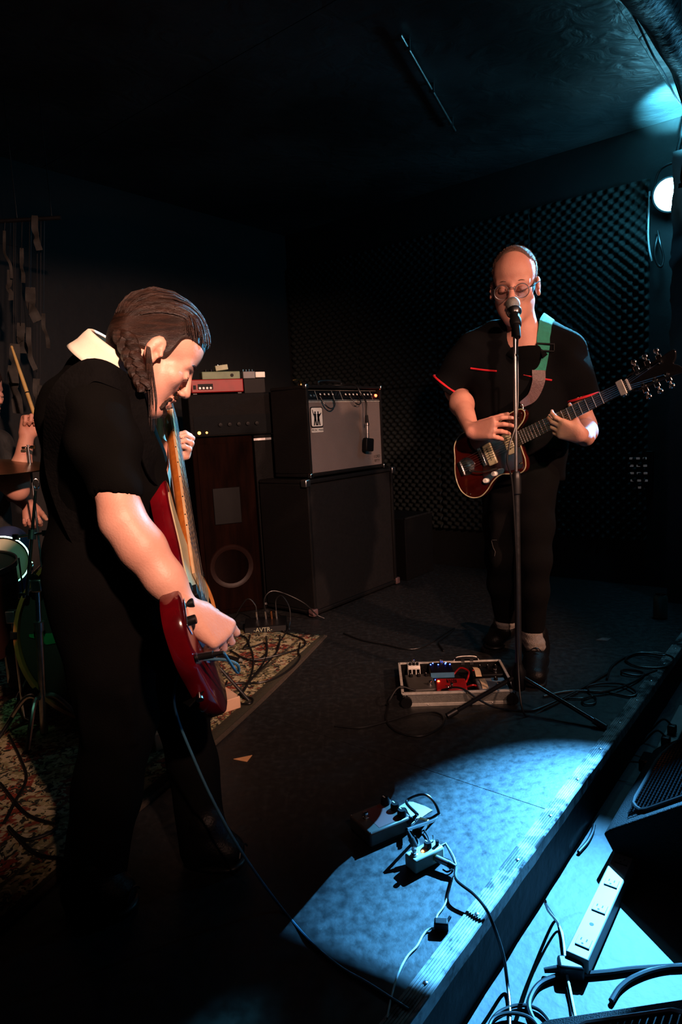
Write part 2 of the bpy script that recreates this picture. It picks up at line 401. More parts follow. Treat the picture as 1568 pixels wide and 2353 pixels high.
# ------------------------------------------------------------------ special surfaces
def nodes_of(name, rough=0.6, metal=0.0, spec=0.5):
    m = bpy.data.materials.new(name); m.use_nodes = True; nt = m.node_tree
    b = nt.nodes['Principled BSDF']; b.inputs['Roughness'].default_value = rough; b.inputs['Metallic'].default_value = metal
    b.inputs['Specular IOR Level'].default_value = spec
    MATS[name] = m
    tc = nt.nodes.new('ShaderNodeTexCoord')
    def N(t, **k):
        q = nt.nodes.new(t)
        for a, v in k.items():
            if a in q.inputs: q.inputs[a].default_value = v
            else: setattr(q, a, v)
        return q
    def ramp(src, stops):
        q = nt.nodes.new('ShaderNodeValToRGB'); e = q.color_ramp.elements
        while len(e) < len(stops): e.new(0.5)
        for i, (p, c) in enumerate(stops): e[i].position = p; e[i].color = tuple(c) + (1,) if len(c) == 3 else c
        nt.links.new(src, q.inputs[0]); return q.outputs[0]
    def mix(f, a, c, mode='MIX'):
        q = nt.nodes.new('ShaderNodeMix'); q.data_type = 'RGBA'; q.blend_type = mode
        for s_, v in ((q.inputs[0], f), (q.inputs[6], a), (q.inputs[7], c)):
            if hasattr(v, 'links'): nt.links.new(v, s_)
            else: s_.default_value = v if not isinstance(v, tuple) else v + (1,)
        return q.outputs[2]
    def bump(src, st, dist=0.01):
        q = nt.nodes.new('ShaderNodeBump'); q.inputs['Strength'].default_value = st; q.inputs['Distance'].default_value = dist
        nt.links.new(src, q.inputs['Height']); nt.links.new(q.outputs[0], b.inputs['Normal'])
    return m, nt, b, tc, N, ramp, mix, bump, nt.links.new

# black painted stage plywood: scuffs, scratches, dust specks
m, nt, b, tc, N, ramp, mix, bump, L = nodes_of('stage_ply', 0.5)
n1 = N('ShaderNodeTexNoise', Scale=2.2, Detail=8.0); L(tc.outputs['Object'], n1.inputs[0])
n2 = N('ShaderNodeTexNoise', Scale=42.0, Detail=10.0); L(tc.outputs['Object'], n2.inputs[0])
mp = N('ShaderNodeMapping'); mp.inputs['Rotation'].default_value = (0, 0, -TH); mp.inputs['Scale'].default_value = (60, 4, 1); L(tc.outputs['Object'], mp.inputs[0])
n3 = N('ShaderNodeTexNoise', Scale=1.4, Detail=4.0); L(mp.outputs[0], n3.inputs[0])
n4 = N('ShaderNodeTexVoronoi', Scale=26.0); L(tc.outputs['Object'], n4.inputs[0])
base = mix(ramp(n1.outputs[0], [(0.35, (0, 0, 0)), (0.7, (1, 1, 1))]), (0.00790, 0.00819, 0.00860), (0.01082, 0.01111, 0.01141))
base = mix(ramp(n2.outputs[0], [(0.50, (0, 0, 0)), (0.78, (0.55, 0.55, 0.55))]), base, (0.01989, 0.02048, 0.02106))
base = mix(ramp(n3.outputs[0], [(0.58, (0, 0, 0)), (0.80, (0.5, 0.5, 0.5))]), base, (0.02633, 0.02633, 0.02691))
base = mix(ramp(n4.outputs['Distance'], [(0.030, (0.8, 0.8, 0.8)), (0.055, (0, 0, 0))]), base, (0.05265, 0.05265, 0.05265))
L(base, b.inputs['Base Color']); bump(n2.outputs[0], 0.25, 0.004)
L(ramp(n2.outputs[0], [(0.3, (0.36, 0.36, 0.36)), (0.7, (0.6, 0.6, 0.6))]), b.inputs['Roughness'])

# concrete house floor with cracks and worn paint
m, nt, b, tc, N, ramp, mix, bump, L = nodes_of('concrete', 0.65)
n1 = N('ShaderNodeTexNoise', Scale=3.0, Detail=10.0); L(tc.outputs['Object'], n1.inputs[0])
n2 = N('ShaderNodeTexNoise', Scale=38.0, Detail=8.0); L(tc.outputs['Object'], n2.inputs[0])
wq = mix(0.16, tc.outputs['Object'], n1.outputs['Color'], 'ADD')
vo = N('ShaderNodeTexVoronoi', Scale=1.9); vo.feature = 'DISTANCE_TO_EDGE'; L(wq, vo.inputs[0])
base = mix(ramp(n1.outputs[0], [(0.44, (0, 0, 0)), (0.54, (1, 1, 1))]), (0.01179, 0.01222, 0.01305), (0.02106, 0.02148, 0.02233))
base = mix(ramp(n2.outputs[0], [(0.56, (0, 0, 0)), (0.72, (0.5, 0.5, 0.5))]), base, (0.03370, 0.03370, 0.03370))
base = mix(ramp(vo.outputs['Distance'], [(0.003, (1, 1, 1)), (0.008, (0, 0, 0))]), base, (0.00337, 0.00337, 0.00421))
L(base, b.inputs['Base Color']); bump(n2.outputs[0], 0.3, 0.006)

# aluminium nosing, its black paint worn through
m, nt, b, tc, N, ramp, mix, bump, L = nodes_of('nosing_worn', 0.42, 0.0)
n1 = N('ShaderNodeTexNoise', Scale=16.0, Detail=9.0); L(tc.outputs['Object'], n1.inputs[0])
n2 = N('ShaderNodeTexNoise', Scale=55.0, Detail=6.0); L(tc.outputs['Object'], n2.inputs[0])
f = mix(0.35, n1.outputs['Color'], n2.outputs['Color'])
base = ramp(f, [(0.455, (0.012, 0.0125, 0.013)), (0.50, (0.16, 0.163, 0.163)), (0.60, (0.32, 0.32, 0.31))])
L(base, b.inputs['Base Color']); bump(n2.outputs[0], 0.3, 0.003)

# peeling painted ceiling and rough plaster
m, nt, b, tc, N, ramp, mix, bump, L = nodes_of('ceiling_paint', 0.42)
mp = N('ShaderNodeMapping'); mp.inputs['Rotation'].default_value = (0, 0, -TH); mp.inputs['Scale'].default_value = (1, 1.5, 1); L(tc.outputs['Object'], mp.inputs[0])
n1 = N('ShaderNodeTexNoise', Scale=7.0, Detail=12.0, Distortion=1.2); L(mp.outputs[0], n1.inputs[0])
n2 = N('ShaderNodeTexNoise', Scale=1.6, Detail=6.0); L(tc.outputs['Object'], n2.inputs[0])
L(mix(ramp(n2.outputs[0], [(0.4, (0, 0, 0)), (0.62, (1, 1, 1))]), (0.016, 0.017, 0.018), (0.05, 0.052, 0.054)), b.inputs['Base Color']); bump(n1.outputs[0], 0.5, 0.02)
m, nt, b, tc, N, ramp, mix, bump, L = nodes_of('rough_plaster', 0.6)
n1 = N('ShaderNodeTexNoise', Scale=9.0, Detail=14.0, Distortion=0.8); L(tc.outputs['Object'], n1.inputs[0])
n2 = N('ShaderNodeTexVoronoi', Scale=3.2); n2.feature = 'DISTANCE_TO_EDGE'; L(mix(0.3, tc.outputs['Object'], n1.outputs['Color'], 'ADD'), n2.inputs[0])
base = ramp(n1.outputs[0], [(0.36, (0.04, 0.06, 0.06)), (0.52, (0.16, 0.19, 0.20)), (0.66, (0.30, 0.33, 0.40))])
base = mix(ramp(n2.outputs['Distance'], [(0.01, (1, 1, 1)), (0.05, (0, 0, 0))]), base, (0.01, 0.012, 0.012))
L(base, b.inputs['Base Color']); bump(n1.outputs[0], 1.0, 0.04)

# patterned rug
m, nt, b, tc, N, ramp, mix, bump, L = nodes_of('rug_pattern', 0.95, 0.0, 0.1)
nw = N('ShaderNodeTexNoise', Scale=9.0, Detail=3.0); L(tc.outputs['Object'], nw.inputs[0])
wq = mix(0.12, tc.outputs['Object'], nw.outputs['Color'], 'ADD')
va = N('ShaderNodeTexVoronoi', Scale=6.0); L(wq, va.inputs[0])
na_ = N('ShaderNodeTexNoise', Scale=30.0, Detail=2.0, Distortion=1.6); L(wq, na_.inputs[0])
nb2 = N('ShaderNodeTexNoise', Scale=46.0, Detail=1.0, Distortion=0.8); L(tc.outputs['Object'], nb2.inputs[0])
ground = ramp(va.outputs['Distance'], [(0.0, (0.20, 0.14, 0.07)), (0.10, (0.30, 0.055, 0.03)), (0.30, (0.20, 0.04, 0.025)), (0.33, (0.42, 0.35, 0.20)), (0.42, (0.30, 0.26, 0.13)), (0.62, (0.20, 0.18, 0.09))])
base = mix(ramp(na_.outputs[0], [(0.47, (0, 0, 0)), (0.50, (1, 1, 1))]), (0.024, 0.026, 0.020), ground)
base = mix(ramp(nb2.outputs[0], [(0.56, (0, 0, 0)), (0.59, (0.9, 0.9, 0.9))]), base, (0.40, 0.34, 0.21))
base = mix(ramp(nb2.outputs[0], [(0.36, (0.85, 0.85, 0.85)), (0.39, (0, 0, 0))]), base, (0.16, 0.035, 0.022))
_e1 = (gd(745, 1463) - gd(270, 1890)).normalized(); _e2 = V((-_e1.y, _e1.x, 0))
dt = N('ShaderNodeVectorMath', operation='DOT_PRODUCT'); dt.inputs[1].default_value = _e2; L(tc.outputs['Object'], dt.inputs[0])
sb_ = N('ShaderNodeMath', operation='SUBTRACT'); sb_.inputs[1].default_value = gd(745, 1463).dot(_e2); L(dt.outputs['Value'], sb_.inputs[0])
base = mix(ramp(sb_.outputs[0], [(0.0, (1, 1, 1)), (0.012, (1, 1, 1)), (0.016, (0, 0, 0)), (0.085, (0, 0, 0)), (0.088, (0.9, 0.9, 0.9)), (0.100, (0.9, 0.9, 0.9)), (0.103, (0, 0, 0))]), base, (0.035, 0.032, 0.022))
nf = N('ShaderNodeTexNoise', Scale=160.0, Detail=3.0); L(tc.outputs['Object'], nf.inputs[0])
L(mix(0.35, base, ramp(nf.outputs[0], [(0.3, (0.3, 0.3, 0.3)), (0.7, (1, 1, 1))]), 'MULTIPLY'), b.inputs['Base Color']); bump(nf.outputs[0], 0.5, 0.004)
mat('rug_binding', (0.05, 0.035, 0.022), 0.95, scale=60, bump=0.5)
mat('foam', (0.0016, 0.0060, 0.0050), 0.8, col2=(0.0012, 0.0043, 0.0037), scale=30, bump=0.3, bscale=300)
mat('wall_dark', (0.0012, 0.0013, 0.0013), 0.75, scale=4, bump=0.4, bscale=12)
mat('duct_black', (0.012, 0.012, 0.013), 0.5, scale=12, bump=0.4, bscale=40)

def rbox(mb, u0, u1, n0, n1, z0, z1):
    M = frame(V((0, 0, 0)), AU, AN, AZ)   # left-handed order is fixed by swapping n
    vs = [room(u, n, z) for z in (z0, z1) for (u, n) in ((u0, n0), (u0, n1), (u1, n1), (u1, n0))]
    return mb.add([tuple(p) for p in vs], [(0, 3, 2, 1), (4, 5, 6, 7), (0, 1, 5, 4), (1, 2, 6, 5), (2, 3, 7, 6), (3, 0, 4, 7)])
def struct(name, mb, m, label, cat, bevel=0):
    return tag(obj(name, mb, m, None, bevel), label, cat, None, 'structure')

# ------------------------------------------------------------------ the room
UA, UB = -1.9, WALL_U
floor = struct('floor', rbox(MB(), UA, UB, EN - 0.02, EN + 3.2, FLOOR_Z - 0.05, FLOOR_Z), 'concrete', 'grey cracked concrete floor in front of the low stage', 'floor')
stage = struct('floor_stage', rbox(MB(), UA, UB, WALL_N, EN - 0.004, FLOOR_Z, -0.014), 'black_paint', 'low black plywood stage platform with a worn metal edge', 'stage')
us = [UA, -0.90, 0.32, 1.54, 2.76, UB]; ns = [WALL_N, EN - 2.44, EN - 0.034]
for i in range(5):
    for j in range(2):
        rb = rbox(MB(), us[i] + 0.0012, us[i+1] - 0.0012, ns[j] + 0.0012, ns[j+1] - 0.0012, -0.016, 0.0)
        obj('plywood_sheet', rb, 'stage_ply', stage)
# ridged nosing along the edge
prof = [(-0.034, -0.004), (-0.034, 0.003)]
for k in range(6):
    x = -0.031 + k*0.0056
    prof += [(x, 0.0034), (x+0.0028, 0.0034), (x+0.0032, 0.0020), (x+0.0052, 0.0020)]
prof += [(0.006, 0.0034), (0.008, 0.001), (0.008, -0.030), (0.005, -0.030), (0.005, -0.004)]
mb = MB(); NS = 90
for i in range(NS+1):
    u = UA + (UB-UA)*i/NS; jg = random.uniform(-0.0012, 0.0012)
    mb.v += [tuple(room(u, EN + x + (jg if x > 0.004 else 0), z)) for x, z in prof]
npf = len(prof)
for i in range(NS):
    for k in range(npf):
        k2 = (k+1) % npf; mb.f.append((i*npf+k, i*npf+k2, (i+1)*npf+k2, (i+1)*npf+k))
trim = struct('trim_1', mb, 'nosing_worn', 'ridged metal nosing strip with worn paint along the stage edge', 'edge trim')
sc_me = MB().lathe([(0.0045, 0), (0.0045, 0.0012), (0.003, 0.0022), (0, 0.0022)], None, 10).mesh('screw')
sc_me.materials.append(MATS['dull_chrome'])
for k in range(16):
    put('screw', sc_me, None, trim, M=Matrix.Translation(room(0.9 + 0.205*k, EN - 0.012, 0.003)))
# plank fascia of the riser, chipped along its top
fas = struct('trim_2', rbox(MB(), UA, UB, EN - 0.006, EN + 0.004, FLOOR_Z, -0.028), mat('fascia_black', (0.0035, 0.0035, 0.004), 0.6, scale=9, bump=0.25, spec=0.1), 'black painted fascia board under the stage edge', 'fascia')

wall_back = struct('wall_back', rbox(MB(), UA, UB + 0.1, WALL_N - 0.1, WALL_N, FLOOR_Z, CEIL_Z), 'wall_dark', 'unlit black wall behind the drums and amplifiers', 'wall')
struct('door_1', rbox(MB(), 0.95, 1.82, WALL_N, WALL_N + 0.03, 0.0, 2.05), 'wall_dark', 'black door in the dark wall behind the drummer', 'door', 0.006)
wall_end = struct('wall_end', rbox(MB(), UB, UB + 0.1, WALL_N - 0.1, EN + 3.2, FLOOR_Z, CEIL_Z), 'wall_dark', 'dark end wall covered with egg-crate acoustic foam', 'wall')
# egg-crate foam, one sheet beside the other
PITCH_F = 0.029; sub = 4
def foam(n0, n1, z0, z1):
    cn = int(round((n1-n0)/PITCH_F*sub)); cz = int(round((z1-z0)/PITCH_F*sub)); mb = MB()
    for j in range(cz+1):
        for i in range(cn+1):
            a = i/sub*pi; c = j/sub*pi
            hgt = 0.022 + 0.016*sin(a)*sin(c)
            if i in (0, cn) or j in (0, cz): hgt = 0.002
            mb.v.append(tuple(room(UB - hgt, n0 + (n1-n0)*i/cn, z0 + (z1-z0)*j/cz)))
    for j in range(cz):
        for i in range(cn): p = j*(cn+1)+i; mb.f.append((p, p+1, p+cn+2, p+cn+1))
    return mb
nn0 = WALL_N + 0.02; wn = 0.66
for k in range(4):
    for z0, z1 in ((0.26, 1.25), (1.25, 2.24)):
        obj('foam_panel', foam(nn0 + wn*k, nn0 + wn*(k+1), z0, z1), 'foam', wall_end, sharp=180)
# ceiling: painted boards over the stage, a batten, rough plaster towards the house
ceiling = struct('ceiling', rbox(MB(), UA, UB, WALL_N, EN + 3.2, CEIL_Z + 0.02, CEIL_Z + 0.08), 'wall_dark', 'dark ceiling with peeling paint above the stage', 'ceiling')
for i in range(3):
    u0 = UA + (UB-UA)*i/3; obj('ceiling_board', rbox(MB(), u0 + 0.002, UA + (UB-UA)*(i+1)/3 - 0.002, WALL_N, -0.767, CEIL_Z, CEIL_Z + 0.02), 'ceiling_paint', ceiling)
obj('batten', rbox(MB(), UA, UB, -0.765, -0.655, CEIL_Z - 0.022, CEIL_Z + 0.02), 'ceiling_paint', ceiling, 0.003)
mb = MB(); cu, cn = 150, 60
for i in range(cu+1):
    for j in range(cn+1):
        u = 0.6 + (UB-0.6)*i/cu; n = -0.655 + 1.6*j/cn
        mb.v.append(tuple(room(u, n, CEIL_Z + 0.004 - 0.03*abs(sin(13*u+2*n)*sin(11*n+1.7*sin(5*u))) + random.uniform(-0.006, 0.006))))
for i in range(cu):
    for j in range(cn): p = i*(cn+1)+j; mb.f.append((p, p+1, p+cn+2, p+cn+1))
obj('plaster', mb, 'rough_plaster', ceiling, sharp=180)
# sagging insulated duct under the ceiling, above the stage edge
pts = [room(u, -0.535 + 0.012*sin(3.1*u), 2.205 - 0.018*abs(sin(2.6*u + 0.5)) + 0.004*sin(17*u)) for u in np.arange(0.6, 3.96, 0.06)]
rr = [0.058 + 0.006*sin(5.3*i*0.06) for i in range(len(pts))]
duct = thing('hanging_duct', 'black sagging duct hung under the ceiling above the stage edge', 'duct', room(2.2, -0.53, 2.2))
obj('duct_sleeve', MB().tube(pts, rr, 16), 'duct_black', duct)
w1 = [p + V((-0.075, -0.005, -0.030 - 0.016*abs(sin(1.9*i*0.06*2)))) for i, p in enumerate(pts)]
obj('tie_wire', MB().tube(w1, 0.0035, 6), 'dull_chrome', duct, label='thin bright wire slung along the duct')
for u in (0.9, 1.8, 2.7, 3.6):
    p = room(u, -0.53, 2.25); obj('hanger_strap', MB().cyl(p, p + V((0, 0, CEIL_Z + 0.02 - 2.25)), 0.006), 'dull_chrome', duct)
# thin conduit under the ceiling
a = gd(920, 80, 2.475); c = gd(1046, 300, 2.475)
cond = thing('ceiling_conduit', 'thin metal conduit running across the dark ceiling', 'pipe', a)
obj('conduit_pipe', MB().cyl(a, c, 0.007), 'dull_chrome', cond)
for t in (0.1, 0.5, 0.9):
    p = a.lerp(c, t); obj('pipe_clip', MB().cbox((0, 0, 0.008), (0.012, 0.005, 0.020), along(p, p + V((0, 0, 1)), (c-a).cross(AZ))), 'dull_chrome', cond)
# board standing at the end of the stage, its raw edge catching the lamp
mb = MB(); q0 = at(1546, 560, 3.36); bu, bn = q0.dot(AU), q0.dot(AN)
zs = np.linspace(0.0, 2.24, 120); v = []
for i, z in enumerate(zs):
    e = bn + 0.004*sin(z*31) + random.uniform(-0.0025, 0.0025) + (-0.010 if abs(z-1.72) < 0.012 else 0)
    for (uu, nn) in ((bu-0.02, e), (bu+0.02, e), (bu+0.02, bn+0.13), (bu-0.02, bn+0.13)): v.append(tuple(room(uu, nn, z)))
fs = []
for i in range(len(zs)-1):
    for k in range(4): k2 = (k+1) % 4; fs.append((i*4+k, i*4+k2, (i+1)*4+k2, (i+1)*4+k))
fs += [(3, 2, 1, 0), tuple(4*(len(zs)-1)+k for k in range(4))]
struct('wall_side', mb.add(v, fs), 'black_paint', 'narrow black partition board standing beside the cyan lamp', 'partition')

# ------------------------------------------------------------------ people: shared anatomy
from mathutils.bvhtree import BVHTree
def bvh(o):
    me = o.data; return BVHTree.FromPolygons([v.co for v in me.vertices], [p.vertices[:] for p in me.polygons])
def surf(tree, px, py, off=0.003, default=2.5):
    "the point of a built surface met by the sight line through an image point, lifted off along its normal"
    r = ray(px, py).normalized(); p, n, i, d = tree.ray_cast(CAM, r)
    if p is None: return at(px, py, default)
    if n.dot(r) > 0: n = -n
    return p + n*off
def head_frame(fwd, up):
    f = V(fwd).normalized(); u = V(up); u = (u - f*u.dot(f)).normalized(); return f, f.cross(u), u
class Head:
    "local x = face, y = the person's right, z = crown; origin between the ears"
    def __init__(s, c, fr, sc): s.c = V(c); s.f, s.l, s.u = fr; s.s = sc
    def __call__(s, x, y, z): return s.c + (s.f*x + s.l*y + s.u*z)*s.s
    def ax(s): return (s.f, s.l, s.u)
def build_head(S, H, jaw=1.0):
    A = H.ax(); q = H.s
    E = lambda c, r, k=0.02, sub=False: S.ell(H(*c), [x*q for x in r], A, k*q, sub)
    C = lambda a, b, ra, rb, k=0.02, sub=False: S.cap(H(*a), H(*b), ra*q, rb*q, k*q, sub)
    E((-0.012, 0, 0.055), (0.097, 0.076, 0.085))
    E((0.040, 0, 0.050), (0.048, 0.062, 0.058)); E((0.040, 0, -0.030), (0.047, 0.058, 0.070))
    for s in (-1, 1):
        C((0.004, s*0.045, -0.046), (0.062, s*0.014, -0.098), 0.0215*jaw, 0.019, 0.03)
        E((0.055, s*0.043, -0.016), (0.023, 0.022, 0.020)); C((0.078, s*0.012, 0.024), (0.066, s*0.046, 0.024), 0.012, 0.010, 0.014)
    C((0.070, 0, -0.100), (0.074, 0, -0.098), 0.020, 0.018)
    for s in (-1, 1):
        E((0.097, s*0.033, 0.004), (0.018, 0.019, 0.012), 0.012, True)
        E((0.077, s*0.032, 0.002), (0.0135, 0.0150, 0.0130), 0.004)
        C((0.088, s*0.019, -0.004), (0.084, s*0.045, -0.003), 0.0035, 0.003, 0.004)
    C((0.086, 0, 0.018), (0.108, 0, -0.025), 0.0090, 0.0125, 0.010)
    for s in (-1, 1): S.ell(H(0.100, s*0.012, -0.033), [0.010*q, 0.0085*q, 0.0075*q], A, 0.006*q)
    for s in (-1, 1): S.ell(H(0.106, s*0.0085, -0.040), [0.006*q, 0.0045*q, 0.004*q], A, 0.003*q, True)
    C((0.088, -0.018, -0.058), (0.093, 0, -0.055), 0.006, 0.007, 0.006); C((0.093, 0, -0.055), (0.088, 0.018, -0.058), 0.007, 0.006, 0.006)
    C((0.086, -0.015, -0.072), (0.091, 0, -0.073), 0.0065, 0.0085, 0.006); C((0.091, 0, -0.073), (0.086, 0.015, -0.072), 0.0085, 0.0065, 0.006)
    E((0.102, 0, -0.0640), (0.010, 0.023, 0.0022), 0.002, True)
    for s in (-1, 1):
        S.ell(H(-0.012, s*0.080, 0.002), [0.020*q, 0.009*q, 0.032*q], A, 0.006*q)
        S.ell(H(-0.008, s*0.0925, 0.008), [0.0115*q, 0.0085*q, 0.0185*q], A, 0.002*q, True)
        S.ell(H(-0.004, s*0.0900, -0.006), [0.0085*q, 0.0110*q, 0.0095*q], A, 0.002*q, True)
        S.cap(H(-0.010, s*0.0855, 0.020), H(-0.016, s*0.0855, -0.002), 0.0028*q, 0.0032*q, 0.003*q)
        S.ell(H(0.0065, s*0.0830, -0.004), [0.0045*q, 0.0055*q, 0.0065*q], A, 0.003*q)
        S.ell(H(-0.004, s*0.0835, -0.024), [0.0085*q, 0.0060*q, 0.0100*q], A, 0.004*q)
def build_hand(S, w, d, n, left, curls, thumb=(25, 20), spread=4, sc=1.0, palm=0.082, thumb_dir=None):
    "w wrist, d towards the fingers, n out of the palm; curls = per finger three joint angles"
    d = V(d).normalized(); n = V(n); n = (n - d*n.dot(d)).normalized(); s = n.cross(d) if left else d.cross(n)
    w = V(w); nails = []
    offs = (0.029, 0.0095, -0.0100, -0.028); lens = (0.072, 0.080, 0.074, 0.060); base = (0.098, 0.100, 0.094, 0.084)
    for i in range(4):
        b = w + (d*palm*base[i]/0.098 + s*offs[i])*sc
        S.cap(w + (s*offs[i]*0.55 - n*0.002 + d*0.008)*sc, b, 0.0165*sc, 0.0120*sc, 0.014)
        a0 = R(spread*(1.5-i)); dd = d*cos(a0) + s*sin(a0); nn = n; p = b
        for j, fr in enumerate((0.45, 0.30, 0.25)):
            c = R(curls[i][j]); dn = dd*cos(c) + nn*sin(c); nn = nn*cos(c) - dd*sin(c); dd = dn
            q = p + dd*lens[i]*fr*sc; r0 = (0.0092, 0.0084, 0.0076, 0.0066)
            S.cap(p, q, r0[j]*sc, r0[j+1]*sc, 0.003); p = q
        nails.append((p - dd*0.006*sc - nn*0.0042*sc, dd.copy(), -nn))
    S.ell(w + (d*0.035 + s*0.018 + n*0.010)*sc, [0.030*sc, 0.016*sc, 0.014*sc], (d, s, n), 0.012)
    S.ell(w + (d*0.040 - s*0.020 + n*0.008)*sc, [0.034*sc, 0.014*sc, 0.012*sc], (d, s, n), 0.012)
    t0 = w + (d*0.020 + s*0.026 + n*0.004)*sc
    td = V(thumb_dir).normalized() if thumb_dir else (d*cos(R(thumb[0])) + s*sin(R(thumb[0]))*0.8 + n*sin(R(thumb[1]))).normalized()
    t1 = t0 + td*0.042*sc; td2 = (td + d*0.25 + n*0.15).normalized(); t2 = t1 + td2*0.034*sc; t3 = t2 + td2*0.024*sc
    S.cap(t0, t1, 0.0145*sc, 0.0110*sc, 0.012); S.cap(t1, t2, 0.0110*sc, 0.0098*sc, 0.004); S.cap(t2, t3, 0.0098*sc, 0.0078*sc, 0.003)
    return nails
def add_nails(nails, parent, m='nail', sc=1.0):
    for p, d, up in nails:
        mb = MB(); M = frame(p + up*0.0012, d, up.cross(d), up)
        mb.lathe([(0.0052*sc, -0.0008), (0.0056*sc, 0.0002), (0.0030*sc, 0.0008), (0, 0.0010)], M @ Matrix.Diagonal((1.15, 0.85, 1, 1)), 10)
        obj('fingernail', mb, m, parent)
def strands(H, starts, G, lift, r, center=(-0.012, 0, 0.055), rad=(0.097, 0.076, 0.085), jitter=0.08, n=14, rng=None):
    "hair strands combed over the skull from each start towards the gather point G"
    mb = MB(); rng = rng or random.Random(3)
    def nrm(p): return V(((p[0]-center[0])/rad[0], (p[1]-center[1])/rad[1], (p[2]-center[2])/rad[2]))
    for s in starts:
        lf = lift + rng.uniform(-0.02, 0.05); jt = lambda: rng.uniform(-1, 1)*jitter*0.08
        ctl = [s, (0.35*s[0] + 0.65*G[0] + 0.045, s[1]*1.20 + jt(), s[2] + 0.030), (0.1*s[0] + 0.9*G[0], 0.55*s[1] + 0.45*G[1] + jt(), 0.45*s[2] + 0.55*G[2] + 0.02), (G[0] + jt(), G[1] + jt(), G[2] + jt())]
        pts = []
        for p in spline(ctl, 6):
            q = nrm(p).normalized()*(1 + lf); pts.append(H(center[0]+q.x*rad[0], center[1]+q.y*rad[1], center[2]+q.z*rad[2]))
        mb.tube(pts, [r*(0.6+0.4*sin(pi*k/(len(pts)-1))) for k in range(len(pts))], 4)
    return mb

# ------------------------------------------------------------------ the bassist
bs = thing('person', 'bassist with braided brown hair, black polo shirt and white collar, playing a red bass', 'person', gd(330, 2040))
EAR = at(357, 800, 1.42)
fr = head_frame((cos(R(40))*cos(R(24)), cos(R(40))*sin(R(24)), -sin(R(40))), (0, 0, 1))
HB = Head((0, 0, 0), fr, 0.95); HB.c = EAR - HB(-0.012, 0.080, 0.002)
NECK = at(262, 850, 1.50)
Pel = at(240, 1325, 1.52); Ch = at(225, 1030, 1.51)
Rs = at(218, 930, 1.37); Re = at(283, 1200, 1.285); Rw = at(428, 1400, 1.27)
Ls = at(290, 935, 1.66); Le = at(352, 1120, 1.80); Lw = at(366, 1030, 1.86)
footN = (gd(175, 2070), gd(325, 2095)); footF = (gd(430, 1975), gd(575, 1992))
hipN = at(225, 1345, 1.44); kneeN = at(275, 1655, 1.40); ankN = footN[0] + V((0.05, 0, 0.09))
hipF = at(285, 1345, 1.60); kneeF = at(415, 1620, 1.60); ankF = footF[0] + V((0.05, 0, 0.09))
S = Sdf(0.0040)
build_head(S, HB)
S.chain([NECK - V((0.02, 0, 0.05)), NECK + V((0.005, 0, 0.0)), HB(-0.025, 0, -0.035)], [0.062, 0.056, 0.054], 0.03)
S.cap(Ch + V((0, 0, 0.06)), Ch - V((0, 0, 0.10)), 0.095, 0.10, 0.05); S.cap(Ls, Rs, 0.050, 0.050, 0.05); S.cap(Ch, Pel, 0.095, 0.10, 0.05)
S.chain([Rs, Rs.lerp(Re, 0.5), Re], [0.048, 0.046, 0.041], 0.03)
S.chain([Re, Re.lerp(Rw, 0.30), Re.lerp(Rw, 0.65), Rw], [0.0395, 0.0425, 0.0355, 0.0260], 0.03)
S.chain([Ls, Le, Le.lerp(Lw, 0.4), Lw], [0.045, 0.038, 0.034, 0.024], 0.03)
for hp, kn, an, ft in ((hipN, kneeN, ankN, footN), (hipF, kneeF, ankF, footF)):
    S.chain([hp, kn, an], [0.075, 0.052, 0.036], 0.03); S.cap(an - V((0, 0, 0.03)), ft[1] + V((-0.05, 0, 0.04)), 0.034, 0.024, 0.02)
HD = (at(520, 1462, 1.285) - Rw).normalized()
nailsR = build_hand(S, Rw + HD*0.012, HD, V((-0.50, 0.62, -0.58)), False, [(38, 62, 40), (46, 66, 42), (50, 66, 40), (54, 62, 36)], (40, 40), 5, 1.0)
# bass axis (bridge -> nut) is needed for the left hand
BB = at(454, 1478, 1.31)
_Y = min(np.arange(1.5, 2.3, 0.002), key=lambda y: abs((at(383, 958, y) - BB).length - 0.845))
BN = at(383, 958, float(_Y)); BA = (BN - BB).normalized()
BF = V((0.97, -0.05, 0.10)); BF = (BF - BA*BF.dot(BA)).normalized(); BW = BA.cross(BF)      # front normal, treble side
def BP(x, y, z=0.0): return BB + BA*x + BW*y + BF*z
LH = BP(0.735, 0.055, -0.045)
nailsL = build_hand(S, LH, BF*0.92 + BW*0.15 + BA*0.18, -BW*0.9 + BF*0.1, True, [(48, 80, 45), (54, 80, 45), (58, 80, 45), (62, 75, 40)], spread=5, sc=0.98, thumb_dir=-BW*0.8 + BA*0.5 + BF*0.05)
S.cap(Lw, LH, 0.024, 0.025, 0.02)
body = sdf_obj('body', S, 'skin', bs)
add_nails(nailsR, bs); add_nails(nailsL, bs)
for s in (-1, 1):
    pts = [HB(0.0905 - 0.006*abs(t)*abs(t), s*(0.032 + 0.013*t), 0.0015 - 0.004*(1-t*t)) for t in np.linspace(-1, 1, 7)]
    obj('eyelashes', MB().tube(pts, 0.0014, 5), 'hair_brown', bs)
    pts = [HB(0.089 - 0.014*t*t, s*(0.012 + 0.036*t), 0.029 + 0.006*sin(pi*t)) for t in np.linspace(0, 1, 7)]
    obj('eyebrow', MB().tube(pts, [0.0022, 0.0036, 0.0038, 0.0036, 0.003, 0.0022, 0.001], 6), 'hair_brown', bs)
